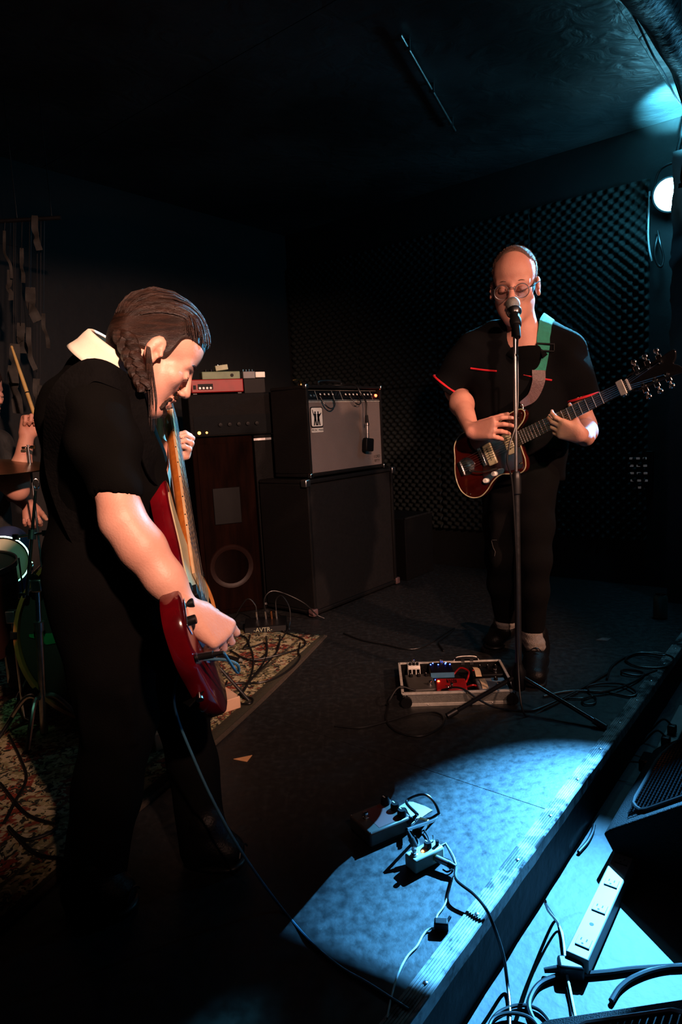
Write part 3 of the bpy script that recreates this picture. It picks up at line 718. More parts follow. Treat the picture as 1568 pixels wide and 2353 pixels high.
# moustache and short beard
S = Sdf(0.0034); A = HB.ax(); q = HB.s
S.chain([HB(0.086, -0.026, -0.060), HB(0.097, 0, -0.047), HB(0.086, 0.026, -0.060)], [0.0030, 0.0048, 0.0030], 0.004)
S.chain([HB(0.080, -0.026, -0.085), HB(0.090, 0, -0.096), HB(0.080, 0.026, -0.085)], [0.006, 0.0105, 0.006], 0.008); S.chain([HB(0.082, -0.028, -0.062), HB(0.078, -0.028, -0.090)], [0.0032, 0.0055], 0.004); S.chain([HB(0.082, 0.028, -0.062), HB(0.078, 0.028, -0.090)], [0.0032, 0.0055], 0.004)
S.waves = [(0.0008, (0.2, 0.7, 0.6), 700, 0.2)]
sdf_obj('beard', S, 'hair_brown', bs)
# shirt
S = Sdf(0.0058)
S.chain([NECK + V((-0.020, 0.0, -0.028)), Ch + V((0.0, 0, 0.07)), Ch - V((-0.01, 0, 0.08)), Pel + V((0.005, 0, 0.06)), Pel - V((0.0, 0, 0.02))], [0.078, 0.112, 0.122, 0.118, 0.124], 0.05)
S.chain([Ls.lerp(Rs, 0.08), NECK + V((-0.015, 0, -0.04)), Rs], [0.060, 0.072, 0.064], 0.05)
S.chain([Ch.lerp(Rs, 0.75) - V((0, 0, 0.08)), Ch + V((0.02, 0.06, -0.1))], [0.085, 0.11], 0.05)
Sl = Rs.lerp(Re, 0.70)
S.chain([Rs, Rs.lerp(Re, 0.35), Sl], [0.066, 0.061, 0.056], 0.035)
ed = (Re-Rs).normalized(); S.ell(Sl + ed*0.062, [0.080, 0.080, 0.030], (ed.orthogonal().normalized(), ed.cross(ed.orthogonal().normalized()), ed), 0.004, True)
S.ell(Sl + ed*0.030, [0.042, 0.042, 0.026], (ed.orthogonal().normalized(), ed.cross(ed.orthogonal().normalized()), ed), 0.004, True)
Sl2 = Ls.lerp(Le, 0.72); S.chain([Ls, Sl2], [0.060, 0.055], 0.035)
ax0 = (Re-Rs).normalized()
S.waves = [(0.0022, (0.5, 0.2, 0.8), 62, 0.3), (0.0020, (0.9, 0.1, -0.5), 48, 1.1), (0.0015, (0.2, 0.9, 0.4), 70, 2.2)]
shirt_b = sdf_obj('polo_shirt', S, 'shirt_black', bs)
# white fold-down collar
e1 = (at(306, 871, 1.46) - at(203, 790, 1.49)).normalized(); e2 = V((0, -1, 0)); e2 = (e2 - e1*e2.dot(e1)).normalized(); e3 = e1.cross(e2)
e3 = e3 if e3.z > 0 else -e3
Cc = at(257, 832, 1.485)
mb = MB(); na, nb = 44, 7
for i in range(na+1):
    ph = R(-158 + 316*i/na); tip = max(0, (abs(ph) - R(100))/R(58)); tip = tip*tip
    ca, sa = -cos(ph), sin(ph)        # ph = 0 at the nape
    for j in range(nb+1):
        t = j/nb
        hgt = 0.018 + 0.016*sin(pi*min(1, t*1.7)) - 0.052*t - (0.020*tip)*t
        rad = 1.0 + 0.32*t
        p = Cc + e1*(0.064*rad*ca + 0.026*tip*t) + e2*(0.080*rad*sa) + e3*(hgt + 0.012)
        mb.v.append(tuple(p))
for i in range(na):
    for j in range(nb): p = i*(nb+1)+j; mb.f.append((p, p+1, p+nb+2, p+nb+1))
co = obj('collar', mb, 'collar_white', bs, label='white fold-down collar', sharp=180)
sm = co.modifiers.new('cloth', 'SOLIDIFY'); sm.thickness = 0.004; sm.offset = 0
# trousers and shoes
S = Sdf(0.0065)
S.chain([Pel + V((0, 0, 0.08)), Pel - V((0, 0, 0.03))], [0.118, 0.128], 0.04); S.cap(hipN, hipF, 0.105, 0.105, 0.05)
S.chain([hipN, kneeN.lerp(hipN, 0.35), kneeN, kneeN.lerp(ankN, 0.5), ankN - V((0.01, 0, 0.055))], [0.112, 0.092, 0.078, 0.070, 0.068], 0.03)
S.chain([hipF, kneeF.lerp(hipF, 0.35), kneeF, kneeF.lerp(ankF, 0.5), ankF - V((0.005, 0, 0.055))], [0.105, 0.082, 0.064, 0.058, 0.060], 0.03)
S.box(kneeN + V((0.0, -0.062, 0.035)), (0.060, 0.016, 0.065), None, 0.012, 0.008)
S.waves = [(0.0018, (0.6, 0.2, 0.7), 52, 0.3), (0.0016, (0.8, 0.1, -0.6), 40, 1.4)]
sdf_obj('trousers', S, 'trouser_black', bs)
def shoe(name, heel, toe, h, m, parent, sole='black_rubber', ank=None, boot=0.0, w=0.042):
    d = (toe-heel); L = d.length; d.normalize(); s = d.cross(AZ)
    S = Sdf(0.0045)
    S.chain([heel + d*0.045 + AZ*0.045, heel + d*L*0.45 + AZ*0.048, heel + d*(L-0.055) + AZ*0.036], [w*0.95, w, w*0.98], 0.03, flat=((0, 0, 1), 0.82))
    S.cap(heel + d*0.045 + AZ*0.05, heel + d*0.06 + AZ*(0.10 + boot), 0.042, 0.044, 0.03)
    if ank is not None: S.cap(heel + d*0.055 + AZ*0.08, ank, 0.044, 0.044, 0.03)
    S.box(heel + d*L*0.5 - AZ*0.05, (0.3, 0.3, 0.052), None, 0.002, 0.003, True)
    o = sdf_obj(name, S, m, parent)
    S = Sdf(0.004); S.chain([heel + d*0.046 + AZ*0.010, heel + d*L*0.45 + AZ*0.010, heel + d*(L-0.055) + AZ*0.010], [w*0.98, w*1.0, w*1.04], 0.02, flat=((0, 0, 1), 0.26))
    sdf_obj('sole', S, sole, o)
    for k in range(5):
        p = heel + d*(L*0.42 + 0.020*k) + AZ*(0.098 + boot*0.6 - 0.011*k - boot*0.10*k)
        pts = [p + s*0.024*t - AZ*0.018*t*t for t in np.linspace(-1, 1, 7)]
        obj('lace', MB().tube(pts, 0.0022, 5), 'cable_black', o)
    return o
shoe('shoe', footN[0], footN[1], 0.08, 'leather_black', bs); shoe('shoe', footF[0], footF[1], 0.08, 'leather_black', bs)
# hair: combed back, gathered into a braid behind the ear
S = Sdf(0.0042); A = HB.ax(); q = HB.s
S.ell(HB(-0.016, 0, 0.058), [0.107*q, 0.085*q, 0.092*q], A, 0.01); S.ell(HB(-0.060, 0, 0.0), [0.055*q, 0.070*q, 0.062*q], A, 0.03)
S.box(HB(0.100, 0, -0.045), (0.075*q, 0.2, 0.115*q), A, 0.02, 0.012, True)
S.box(HB(0.020, 0, -0.100), (0.07*q, 0.2, 0.085*q), A, 0.02, 0.012, True)
for s in (-1, 1): S.ell(HB(-0.012, s*0.088, -0.002), [0.024*q, 0.022*q, 0.036*q], A, 0.006, True)
S.box(HB(-0.06, 0, -0.130), (0.2, 0.2, 0.070*q), A, 0.02, 0.02, True)
hair = sdf_obj('hair', S, 'hair_brown', bs, 'long brown hair combed back into a braid')
rng = random.Random(5); st = []
for k in range(150):
    ps = rng.uniform(-1.25, 1.25)
    st.append((0.080 - 0.045*abs(ps)**1.5 + rng.uniform(-0.012, 0.004), 0.080*sin(ps), 0.092 - 0.020*abs(ps) + rng.uniform(0, 0.02)))
obj('hair_strands', strands(HB, st, (-0.085, 0.045, -0.02), 0.14, 0.0017, rng=rng), 'hair_brown', hair)
# braid: three lobes winding round each other, down the near side of the neck
br = spline([at(283, 765, 1.42), at(298, 800, 1.40), at(308, 832, 1.395), at(320, 862, 1.39), at(334, 895, 1.39)], 12)
mb = MB()
for k in range(3):
    pts = []
    for i, p in enumerate(br):
        t = i/(len(br)-1); a = 2*pi*(t*2.1 + k/3)
        pts.append(p + V((cos(a)*0.011, sin(2*a)*0.006 - 0.004, 0.35*cos(a)*0.011))*(1.1 - 0.35*t))
    mb.tube(pts, [0.0125*(1.0 - 0.30*i/(len(br)-1)) for i in range(len(br))], 9)
bd = obj('braid', mb, 'hair_brown', bs, label='braid hanging behind the ear')
mb = MB(); rng = random.Random(8)
for k in range(26):
    o = V((rng.uniform(-1, 1)*0.008, rng.uniform(-1, 1)*0.006, 0)); j = rng.uniform(-0.004, 0.004)
    pts = spline([EAR + V((-0.013, -0.006, 0.004)) + o*0.3, at(342, 825, 1.395) + o*0.6, at(345, 870, 1.39) + o, at(350, 920, 1.40) + o*1.2, at(350 + 700*j, 935 + 14*(k % 5), 1.41) + o], 6)
    mb.tube(pts, [0.0026*(1-0.92*i/(len(pts)-1)) for i in range(len(pts))], 5)
obj('loose_lock', mb, 'hair_brown', bs, label='loose lock of hair falling from behind the ear')

# ------------------------------------------------------------------ the guitarist
gt = thing('person', 'singing guitarist with glasses and cropped hair in a black red-piped shirt at the microphone', 'person', gd(1195, 1560))
fr = head_frame((-sin(R(21))*cos(R(13)), -cos(R(21))*cos(R(13)), -sin(R(13))), (0.03, 0, 1))
HG = Head((0, 0, 0), fr, 1.04); e = at(1237, 656, 2.50); HG.c = e - HG(-0.012, -0.080, 0.002)
gNeck = at(1203, 775, 2.56); gCh = at(1195, 880, 2.60); gPel = at(1190, 1085, 2.62)
gLs = at(1302, 805, 2.56); gLe = at(1344, 980, 2.54); gLw = at(1346, 1004, 2.34)
gRs = at(1092, 800, 2.62); gRe = at(1050, 898, 2.68); gRw = at(1086, 992, 2.38)
gLh = at(1225, 1090, 2.58); gLk = at(1228, 1285, 2.52); gLa = at(1224, 1462, 2.58)
gRh = at(1160, 1090, 2.66); gRk = at(1152, 1280, 2.64); gRa = at(1163, 1425, 2.78)
S = Sdf(0.0042); build_head(S, HG, 1.05)
S.chain([gCh + V((0, 0, 0.10)), gNeck, HG(-0.020, 0, -0.035)], [0.075, 0.060, 0.058], 0.03)
S.cap(gCh, gPel, 0.11, 0.10, 0.05); S.chain([gLs, gNeck - V((0, 0, 0.06)), gRs], [0.05, 0.055, 0.05], 0.05)
S.chain([gLs, gLe, gLe.lerp(gLw, 0.5), gLw], [0.047, 0.040, 0.040, 0.029], 0.03)
S.chain([gRs, gRe, gRe.lerp(gRw, 0.35), gRw], [0.047, 0.041, 0.042, 0.026], 0.03)
S.chain([gLh, gLk, gLa], [0.075, 0.052, 0.038], 0.03); S.chain([gRh, gRk, gRa], [0.075, 0.052, 0.038], 0.03)
bootL = (gd(1236, 1512), gd(1228, 1586)); bootR = (gd(1170, 1455), gd(1128, 1497))
S.chain([gLa, bootL[0].lerp(bootL[1], 0.25) + V((0, 0, 0.05)), bootL[0].lerp(bootL[1], 0.65) + V((0, 0, 0.04))], [0.034, 0.026, 0.020], 0.012); S.chain([gRa, bootR[0].lerp(bootR[1], 0.25) + V((0, 0, 0.05)), bootR[0].lerp(bootR[1], 0.65) + V((0, 0, 0.04))], [0.034, 0.026, 0.020], 0.012)
GB = at(1110, 1049, 2.44)
GN = at(1446, 885, 2.12); GA = (GN - GB).normalized(); GSC = (GN - GB).length/0.628
GF = V((-0.25, -0.93, 0.22)); GF = (GF - GA*GF.dot(GA)).normalized(); GW = GF.cross(GA)       # front normal, bass side (up)
GW = GW if GW.z > 0 else -GW
def GP(x, y, z=0.0): return GB + (GA*x + GW*y + GF*z)*GSC
nailsR = build_hand(S, gRw + V((0.010, 0, 0)), (GA*0.85 - GW*0.25 + GF*0.22), -GF*0.9 - GW*0.25, False, [(18, 32, 20), (26, 38, 22), (34, 42, 24), (40, 46, 26)], (35, 35), 7, 1.0)
LHg = GP(0.395, -0.085, -0.020)
S.cap(gLw, LHg, 0.028, 0.027, 0.02)
nailsL = build_hand(S, LHg, GW*0.62 - GA*0.62 + GF*0.42, GW*0.25 + GA*0.15 - GF*0.75, True, [(8, 38, 36), (14, 42, 38), (22, 46, 38), (34, 52, 38)], spread=6, sc=0.95, palm=0.070, thumb_dir=GW*0.9 - GF*0.45)
body_g = sdf_obj('body', S, 'skin_warm', gt); add_nails(nailsR, gt); add_nails(nailsL, gt)
q = HG.s; A = HG.ax()
mb = MB()
for s in (-1, 1):
    pts = [HG(0.0915 - 0.006*t*t, s*(0.032 + 0.013*t), -0.004 - 0.003*(1-t*t)) for t in np.linspace(-1, 1, 7)]
    obj('eyelashes', MB().tube(pts, 0.0014, 5), 'hair_fair', gt)
    pts = [HG(0.0885 - 0.014*t*t, s*(0.012 + 0.036*t), 0.0255 + 0.005*sin(pi*t)) for t in np.linspace(0, 1, 7)]
    obj('eyebrow', MB().tube(pts, [0.0014, 0.0022, 0.0024, 0.0023, 0.002, 0.0016, 0.001], 6), 'hair_fair', gt)
pts = spline([HG(0.0925, -0.020, -0.0600), HG(0.0990, -0.006, -0.0565), HG(0.0990, 0.006, -0.0565), HG(0.0925, 0.020, -0.0600)], 4)
obj('upper_lip', MB().tube(pts, [0.0012] + [0.0032]*(len(pts)-2) + [0.0012], 6), 'lip', gt)
# cropped hair at the sides and back, thin on top
S = Sdf(0.0035)
S.ell(HG(-0.0125, 0, 0.0555), [0.0990*q, 0.0782*q, 0.0870*q], A, 0.01); S.ell(HG(-0.050, 0, 0.0), [0.050*q, 0.066*q, 0.056*q], A, 0.03)
S.ell(HG(0.092, 0, 0.066), [0.070*q, 0.060*q, 0.066*q], A, 0.02, True)
S.box(HG(0.100, 0, -0.040), (0.085*q, 0.2, 0.13*q), A, 0.02, 0.010, True)
S.box(HG(0.010, 0, -0.120), (0.2, 0.2, 0.075*q), A, 0.02, 0.012, True)
for s in (-1, 1): S.ell(HG(-0.012, s*0.088, -0.002), [0.024*q, 0.020*q, 0.036*q], A, 0.006, True)
hg = sdf_obj('hair', S, 'hair_fair', gt, 'cropped fair hair, thin on top')
rng = random.Random(12); mb = MB()
for k in range(1500):
    th = rng.uniform(0, 2*pi); cz = rng.uniform(-0.25, 1); sr = sqrt(1-cz*cz)
    x, y, z = sr*cos(th), sr*sin(th), cz
    if x > 0.30 + 0.25*abs(y) and z < 0.86 and not (abs(y) > 0.72 and z > -0.2 and x < 0.5): continue
    p = HG(-0.013 + 0.0980*x, 0.0775*y, 0.0555 + 0.0862*z); d = (HG.f*x/0.101 + HG.l*y/0.08 + HG.u*z/0.089).normalized()
    d = (d + V((rng.uniform(-1, 1), rng.uniform(-1, 1), rng.uniform(-1, 1)))*0.45).normalized()
    mb.tube([p, p + d*0.0045], [0.0007, 0.0003], 3)
obj('hair_stubble', mb, 'hair_fair', hg)
# spectacles
ge = thing('spectacles', 'round thin-rimmed spectacles on the singing guitarist', 'glasses', HG(0.1, 0, 0))
for s in (-1, 1):
    ring = [HG(0.104, s*0.034 + 0.0245*cos(a), -0.004 + 0.0235*sin(a)) for a in np.linspace(0, 2*pi, 29)[:-1]]
    rim = obj('rim', MB().tube(ring, 0.0014, 6, True), 'dull_chrome', ge)
    lp = [HG(0.104, s*0.034, -0.004)] + ring; n = len(ring)
    le = [tuple(p + HG.f*0.0006) for p in lp] + [tuple(p - HG.f*0.0006) for p in lp]; N1 = n+1
    fs = [(0, 1+i, 1+(i+1) % n) for i in range(n)] + [(N1, N1+1+(i+1) % n, N1+1+i) for i in range(n)] + [(1+i, N1+1+i, N1+1+(i+1) % n, 1+(i+1) % n) for i in range(n)]
    obj('lens', MB().add(le, fs), 'lens_glass', rim)
    tp = spline([HG(0.103, s*0.060, 0.006), HG(0.090, s*0.074, 0.010), HG(0.02, s*0.083, 0.016), HG(-0.022, s*0.087, 0.012), HG(-0.034, s*0.086, -0.012)], 6)
    obj('temple', MB().tube(tp, 0.0019, 6), 'chrome', ge)
obj('bridge', MB().tube(spline([HG(0.105, -0.0115, 0.005), HG(0.113, 0, 0.010), HG(0.105, 0.0115, 0.005)], 5), 0.0014, 6), 'dull_chrome', ge)
# shirt with wide short sleeves
S = Sdf(0.0062); FL = ((0, 1, 0), 0.66)
S.chain([gCh + V((0, 0, 0.05)), gCh - V((0, 0, 0.12)), gPel + V((0, 0, 0.04)), gPel - V((0, 0, 0.00))], [0.160, 0.175, 0.185, 0.180], 0.05, FL)
S.chain([gLs, at(1250, 782, 2.58), gNeck - V((0, -0.02, 0.055)), at(1142, 782, 2.60), gRs], [0.064, 0.064, 0.075, 0.064, 0.064], 0.05)
S.chain([gLs.lerp(gCh, 0.25) - V((0, 0, 0.07)), gCh - V((0, 0, 0.08)), gRs.lerp(gCh, 0.25) - V((0, 0, 0.07))], [0.085, 0.12, 0.085], 0.05)
S.box(gPel - V((0, 0, 0.115)), (0.4, 0.4, 0.075), None, 0.004, 0.01, True)
sleeves = []
for sh, hem in ((gLs, at(1331, 910, 2.55)), (gRs, at(1035, 882, 2.66))):
    ed = (hem-sh).normalized(); o1 = ed.orthogonal().normalized(); o2 = ed.cross(o1)
    S.chain([sh, sh.lerp(hem, 0.5), hem + ed*0.02], [0.064, 0.067, 0.071], 0.04)
    S.ell(hem + ed*0.065, [0.12, 0.12, 0.052], (o1, o2, ed), 0.003, True); S.ell(hem + ed*0.015, [0.058, 0.058, 0.040], (o1, o2, ed), 0.003, True)
    sleeves.append((hem + ed*0.009, o1, o2))
hc = HG(0.0, 0, -0.05)
S.ell(gNeck + V((-0.005, -0.055, 0.005)), [0.060, 0.075, 0.060], None, 0.015, True); S.cap(gNeck - V((0, 0, 0.08)), gNeck + V((0, -0.03, 0.12)), 0.058, 0.066, 0.012, True)
S.waves = [(0.0026, (0.6, 0.2, 0.7), 50, 0.3), (0.0022, (0.9, 0.1, -0.4), 40, 1.7), (0.0016, (0.2, 0.8, 0.5), 66, 0.2)]
shirt_g = sdf_obj('shirt', S, 'shirt_guitar', gt, 'black short-sleeved work shirt with red piping')
# inner tee at the neck
S = Sdf(0.005); S.chain([gCh + V((0, -0.028, 0.02)), gNeck - V((0, 0.016, 0.070)), gNeck - V((0, -0.010, 0.050))], [0.10, 0.068, 0.066], 0.03); S.cap(gNeck - V((0, 0.012, 0.036)), gNeck + V((0, -0.03, 0.1)), 0.066, 0.09, 0.01, True)
sdf_obj('undershirt', S, 'trouser_black', gt)
# shirt collar flaps
for s in (-1, 1):
    mb = MB(); nn_ = 10
    for i in range(nn_+1):
        t = i/nn_; ph = R(178 - 150*t)
        top = gNeck + V((s*0.066*sin(ph), 0.066*(-cos(ph)) + 0.006, 0.020 - 0.045*t))
        low = gNeck + V((s*0.094*sin(ph), 0.094*(-cos(ph)) + 0.006 - 0.012*t, -0.022 - 0.060*t*t - 0.01*t))
        for j in range(4): mb.v.append(tuple(top.lerp(low, j/3) + V((0, 0, 0.008*sin(pi*j/3)))))
    for i in range(nn_):
        for j in range(3): p = i*4+j; mb.f.append((p, p+1, p+5, p+4))
    c = obj('shirt_collar', mb, 'shirt_guitar', gt, sharp=180); sm = c.modifiers.new('cloth', 'SOLIDIFY'); sm.thickness = 0.004
for hc_, o1, o2 in sleeves:
    ring = [hc_ + (o1*cos(a) + o2*sin(a))*0.0725 for a in np.linspace(0, 2*pi, 33)[:-1]]
    obj('sleeve_piping', MB().tube(ring, 0.0046, 6, True), 'red_piping', gt, label='red piping round a sleeve hem')
TG = bvh(shirt_g)
for (x0, y0, x1, y1) in ((1082, 846, 1142, 853), (1203, 862, 1268, 874)):
    pts = [surf(TG, x0 + (x1-x0)*t, y0 + (y1-y0)*t + 3*t*(1-t), 0.002) for t in np.linspace(0, 1, 9)]
    obj('pocket_piping', MB().tube(pts, 0.0036, 6), 'red_piping', gt, label='red piping on a chest pocket')
# jeans, socks, boots
S = Sdf(0.0058)
S.chain([gPel + V((0, 0, 0.08)), gPel - V((0, 0, 0.04))], [0.140, 0.150], 0.04, ((0, 1, 0), 0.7)); S.cap(gLh, gRh, 0.088, 0.088, 0.05)
S.chain([gLh, gLh.lerp(gLk, 0.6), gLk, gLk.lerp(gLa, 0.4), gLa + V((0, 0, 0.045))], [0.096, 0.076, 0.063, 0.058, 0.050], 0.03)
S.chain([gRh, gRh.lerp(gRk, 0.6), gRk, gRk.lerp(gRa, 0.4), gRa + V((0, 0, 0.020))], [0.096, 0.076, 0.062, 0.062, 0.050], 0.03)
S.waves = [(0.0006, (0.7, 0.2, 0.6), 70, 0.3), (0.0005, (0.8, 0.1, -0.6), 58, 1.4)]
jn = sdf_obj('jeans', S, 'jeans_black', gt); TJ = bvh(jn)
for pp in ([(1130, 1242), (1134, 1258), (1139, 1268), (1137, 1278)], [(1131, 1241), (1142, 1241)]):
    obj('frayed_rip', MB().tube([surf(TJ, x, y, 0.001) for x, y in pp], 0.0016, 5), 'rag_grey', jn)
for a_, b_ in ((gLa, bootL), (gRa, bootR)):
    S = Sdf(0.0045); S.chain([a_ + V((0, 0, 0.035)), a_ - V((0, 0, 0.010)), a_.lerp(b_[0] + (b_[1]-b_[0])*0.4 + V((0, 0, 0.09)), 0.7)], [0.046, 0.043, 0.042], 0.01)
    S.waves = [(0.0012, (0, 0, 1), 260, 0.0)]
    sdf_obj('sock', S, 'sock_grey', gt)
shoe('boot', bootL[0], bootL[1], 0.1, 'leather_black', gt, ank=gLa - V((0, 0, 0.045)), boot=0.03, w=0.044)
shoe('boot', bootR[0], bootR[1], 0.1, 'leather_black', gt, ank=gRa - V((0, 0, 0.045)), boot=0.02, w=0.044)

# ------------------------------------------------------------------ the drummer, seated behind the kit at the frame's edge
dr = thing('person', 'drummer seated behind the kit with one fist raised holding a drumstick', 'person', gd(-60, 1520))
fr = head_frame((0.93, -0.30, -0.12), (0, 0, 1))
HD_ = Head(at(-46, 905, 2.86), fr, 0.98)
dN = HD_(-0.04, 0, -0.16); dCh = dN + V((-0.04, 0.02, -0.20)); dPel = V((dCh.x - 0.02, dCh.y + 0.05, 0.50))
dRs = dN + V((-0.01, -0.17, -0.07)); dFist = at(75, 962, 2.70); dRe = at(40, 1125, 2.66); dRw = at(62, 1000, 2.69)
dLs = dN + V((0.0, 0.18, -0.07)); dLe = at(30, 1130, 2.95); dLw = at(70, 1165, 2.84)
S = Sdf(0.0045); build_head(S, HD_)
S.chain([dN - V((0, 0, 0.03)), HD_(-0.02, 0, -0.04)], [0.060, 0.056], 0.03); S.cap(dCh, dPel, 0.11, 0.11, 0.05); S.cap(dRs, dLs, 0.055, 0.055, 0.05)
S.chain([dRs, dRe, dRe.lerp(dRw, 0.4), dRw], [0.048, 0.040, 0.037, 0.027], 0.03); S.chain([dLs, dLe, dLw], [0.048, 0.038, 0.028], 0.03)
stk0, stk1 = at(26, 794, 2.74), at(90, 985, 2.685); SD = (stk1-stk0).normalized()
n_ = V((0.75, -0.35, 0.1)); nl = build_hand(S, dRw, (dFist-dRw).normalized() + V((0.12, 0, 0.5)), V((0.65, -0.72, 0.1)), False, [(62, 88, 50), (66, 90, 50), (70, 88, 50), (74, 84, 46)], (45, 50), 3, 1.0, palm=0.075)
build_hand(S, dLw, V((0.25, -0.45, -0.75)), V((0.2, -0.6, 0.4)), True, [(40, 50, 40)]*4, (30, 30), 3, 1.0)
kn1 = at(20, 1255, 2.62); kn2 = at(-30, 1240, 3.0)
S.chain([dPel, kn1, V((kn1.x + 0.03, kn1.y - 0.05, 0.08))], [0.09, 0.055, 0.04], 0.03); S.chain([dPel, kn2, V((kn2.x, kn2.y, 0.08))], [0.09, 0.055, 0.04], 0.03)
sdf_obj('body', S, 'skin_warm', dr)
S = Sdf(0.006); S.chain([dN - V((0, 0, 0.06)), dCh, dPel + V((0, 0, 0.02))], [0.075, 0.128, 0.130], 0.05); S.cap(dRs, dLs, 0.068, 0.068, 0.05)
S.cap(dRs, dRs.lerp(dRe, 0.6), 0.064, 0.060, 0.04); S.cap(dLs, dLs.lerp(dLe, 0.6), 0.064, 0.060, 0.04)
S.waves = [(0.003, (0.6, 0.2, 0.7), 50, 0.3)]
sdf_obj('shirt', S, 'rag_grey', dr)
S = Sdf(0.006); S.chain([dPel, kn1, V((kn1.x + 0.03, kn1.y - 0.05, 0.12))], [0.11, 0.075, 0.06], 0.03); S.chain([dPel, kn2, V((kn2.x, kn2.y, 0.12))], [0.11, 0.075, 0.06], 0.03)
sdf_obj('jeans', S, 'jeans_blue', dr)
for k_ in (kn1 + V((0.03, -0.05, 0)), kn2):
    shoe('shoe', V((k_.x - 0.06, k_.y, 0.0)), V((k_.x + 0.20, k_.y - 0.04, 0.0)), 0.08, 'leather_black', dr)
S = Sdf(0.0045); A = HD_.ax(); q = HD_.s
S.ell(HD_(-0.016, 0, 0.062), [0.110*q, 0.088*q, 0.094*q], A, 0.01); S.ell(HD_(-0.055, 0, 0.0), [0.060*q, 0.078*q, 0.075*q], A, 0.03)
S.box(HD_(0.105, 0, -0.055), (0.075*q, 0.2, 0.11*q), A, 0.02, 0.012, True); S.box(HD_(0.02, 0, -0.12), (0.08*q, 0.2, 0.09*q), A, 0.02, 0.012, True)
S.waves = [(0.003, (0.3, 0.8, 0.5), 90, 0.3), (0.003, (0.8, 0.1, -0.5), 70, 1.3)]
sdf_obj('hair', S, 'hair_brown', dr)
ds = thing('drumstick', 'pale wooden drumstick held up in the drummer\'s fist', 'drumstick', stk1)
obj('shaft', MB().lathe([(0.0045, 0.012), (0.0060, 0.06), (0.0078, 0.16), (0.0078, 0.24), (0.0074, (stk1-stk0).length), (0.003, (stk1-stk0).length + 0.004)], along(stk0, stk1), 12), 'stick_wood', ds)
obj('tip', MB().lathe([(0.0, 0), (0.0045, 0.003), (0.0055, 0.008), (0.0044, 0.014)], along(stk0, stk1), 12), 'stick_wood', ds)
pb = stk0.lerp(stk1, 0.56); obj('printed_band', MB().lathe([(0.0079, 0), (0.0081, 0.001), (0.0081, 0.004), (0.0079, 0.005)], along(pb, stk1), 12), 'black_plastic', ds)

# ------------------------------------------------------------------ instruments
def guitar_mat(P, o=None):
    "matrix of an instrument: local x = neck axis, y = across, z = out of the front"
    o_ = P(0, 0, 0); x = (P(1, 0, 0)-o_); y = (P(0, 1, 0)-o_); z = (P(0, 0, 1)-o_); return frame(o_, x, y, z)
def closed_poly(pts, n=5):
    return [(p.x, p.y) for p in spline([V((x, y, 0)) for x, y in pts], n, True)]
def solid_body(poly, z0, z1, M, rnd=0.008):
    "rounded-over slab from an outline"
    c = V((sum(p[0] for p in poly)/len(poly), sum(p[1] for p in poly)/len(poly), 0)); n = len(poly)
    nr = []
    for i in range(n):
        t = V((poly[(i+1) % n][0]-poly[i-1][0], poly[(i+1) % n][1]-poly[i-1][1], 0)).normalized(); nr.append((t.y, -t.x))
    area = sum(poly[i][0]*poly[(i+1) % n][1]-poly[(i+1) % n][0]*poly[i][1] for i in range(n)); sg = 1 if area > 0 else -1
    mb = MB(); rings = []
    for k, (ins, z) in enumerate([(rnd, z0), (rnd*0.3, z0 + rnd*0.3), (0, z0 + rnd), (0, z1 - rnd), (rnd*0.3, z1 - rnd*0.3), (rnd, z1)]):
        rings.append([(poly[i][0]-sg*nr[i][0]*ins, poly[i][1]-sg*nr[i][1]*ins, z) for i in range(n)])
    vs = [p for r in rings for p in r]; fs = []
    for k in range(5):
        for i in range(n): j = (i+1) % n; fs.append((k*n+i, k*n+j, (k+1)*n+j, (k+1)*n+i))
    fs += [tuple(reversed(range(n))), tuple(5*n+i for i in range(n))]
    return mb.add(vs, fs, M)
def neck_solid(x0, x1, w0, w1, th, M, zf, n=24):
    mb = MB(); vs = []; fs = []; seg = 9
    for i in range(n+1):
        t = i/n; x = x0+(x1-x0)*t; wd = (w0+(w1-w0)*t)/2
        for k in range(seg):
            a = pi*k/(seg-1); vs.append((x, wd*cos(a), zf - th*sin(a)**0.8 if 0 < k < seg-1 else zf))
    for i in range(n):
        for k in range(seg-1): p = i*seg+k; fs.append((p, p+1, p+seg+1, p+seg))
        fs.append((i*seg, (i+1)*seg, (i+1)*seg+seg-1, i*seg+seg-1))
    fs += [tuple(range(seg)), tuple(n*seg+k for k in reversed(range(seg)))]
    return mb.add(vs, fs, M)
def fretboard(x0, x1, w0, w1, z0, z1, M):
    p = [(x0, -w0/2), (x1, -w1/2), (x1, w1/2), (x0, w0/2)]; return MB().prism(p, z0, z1, M)

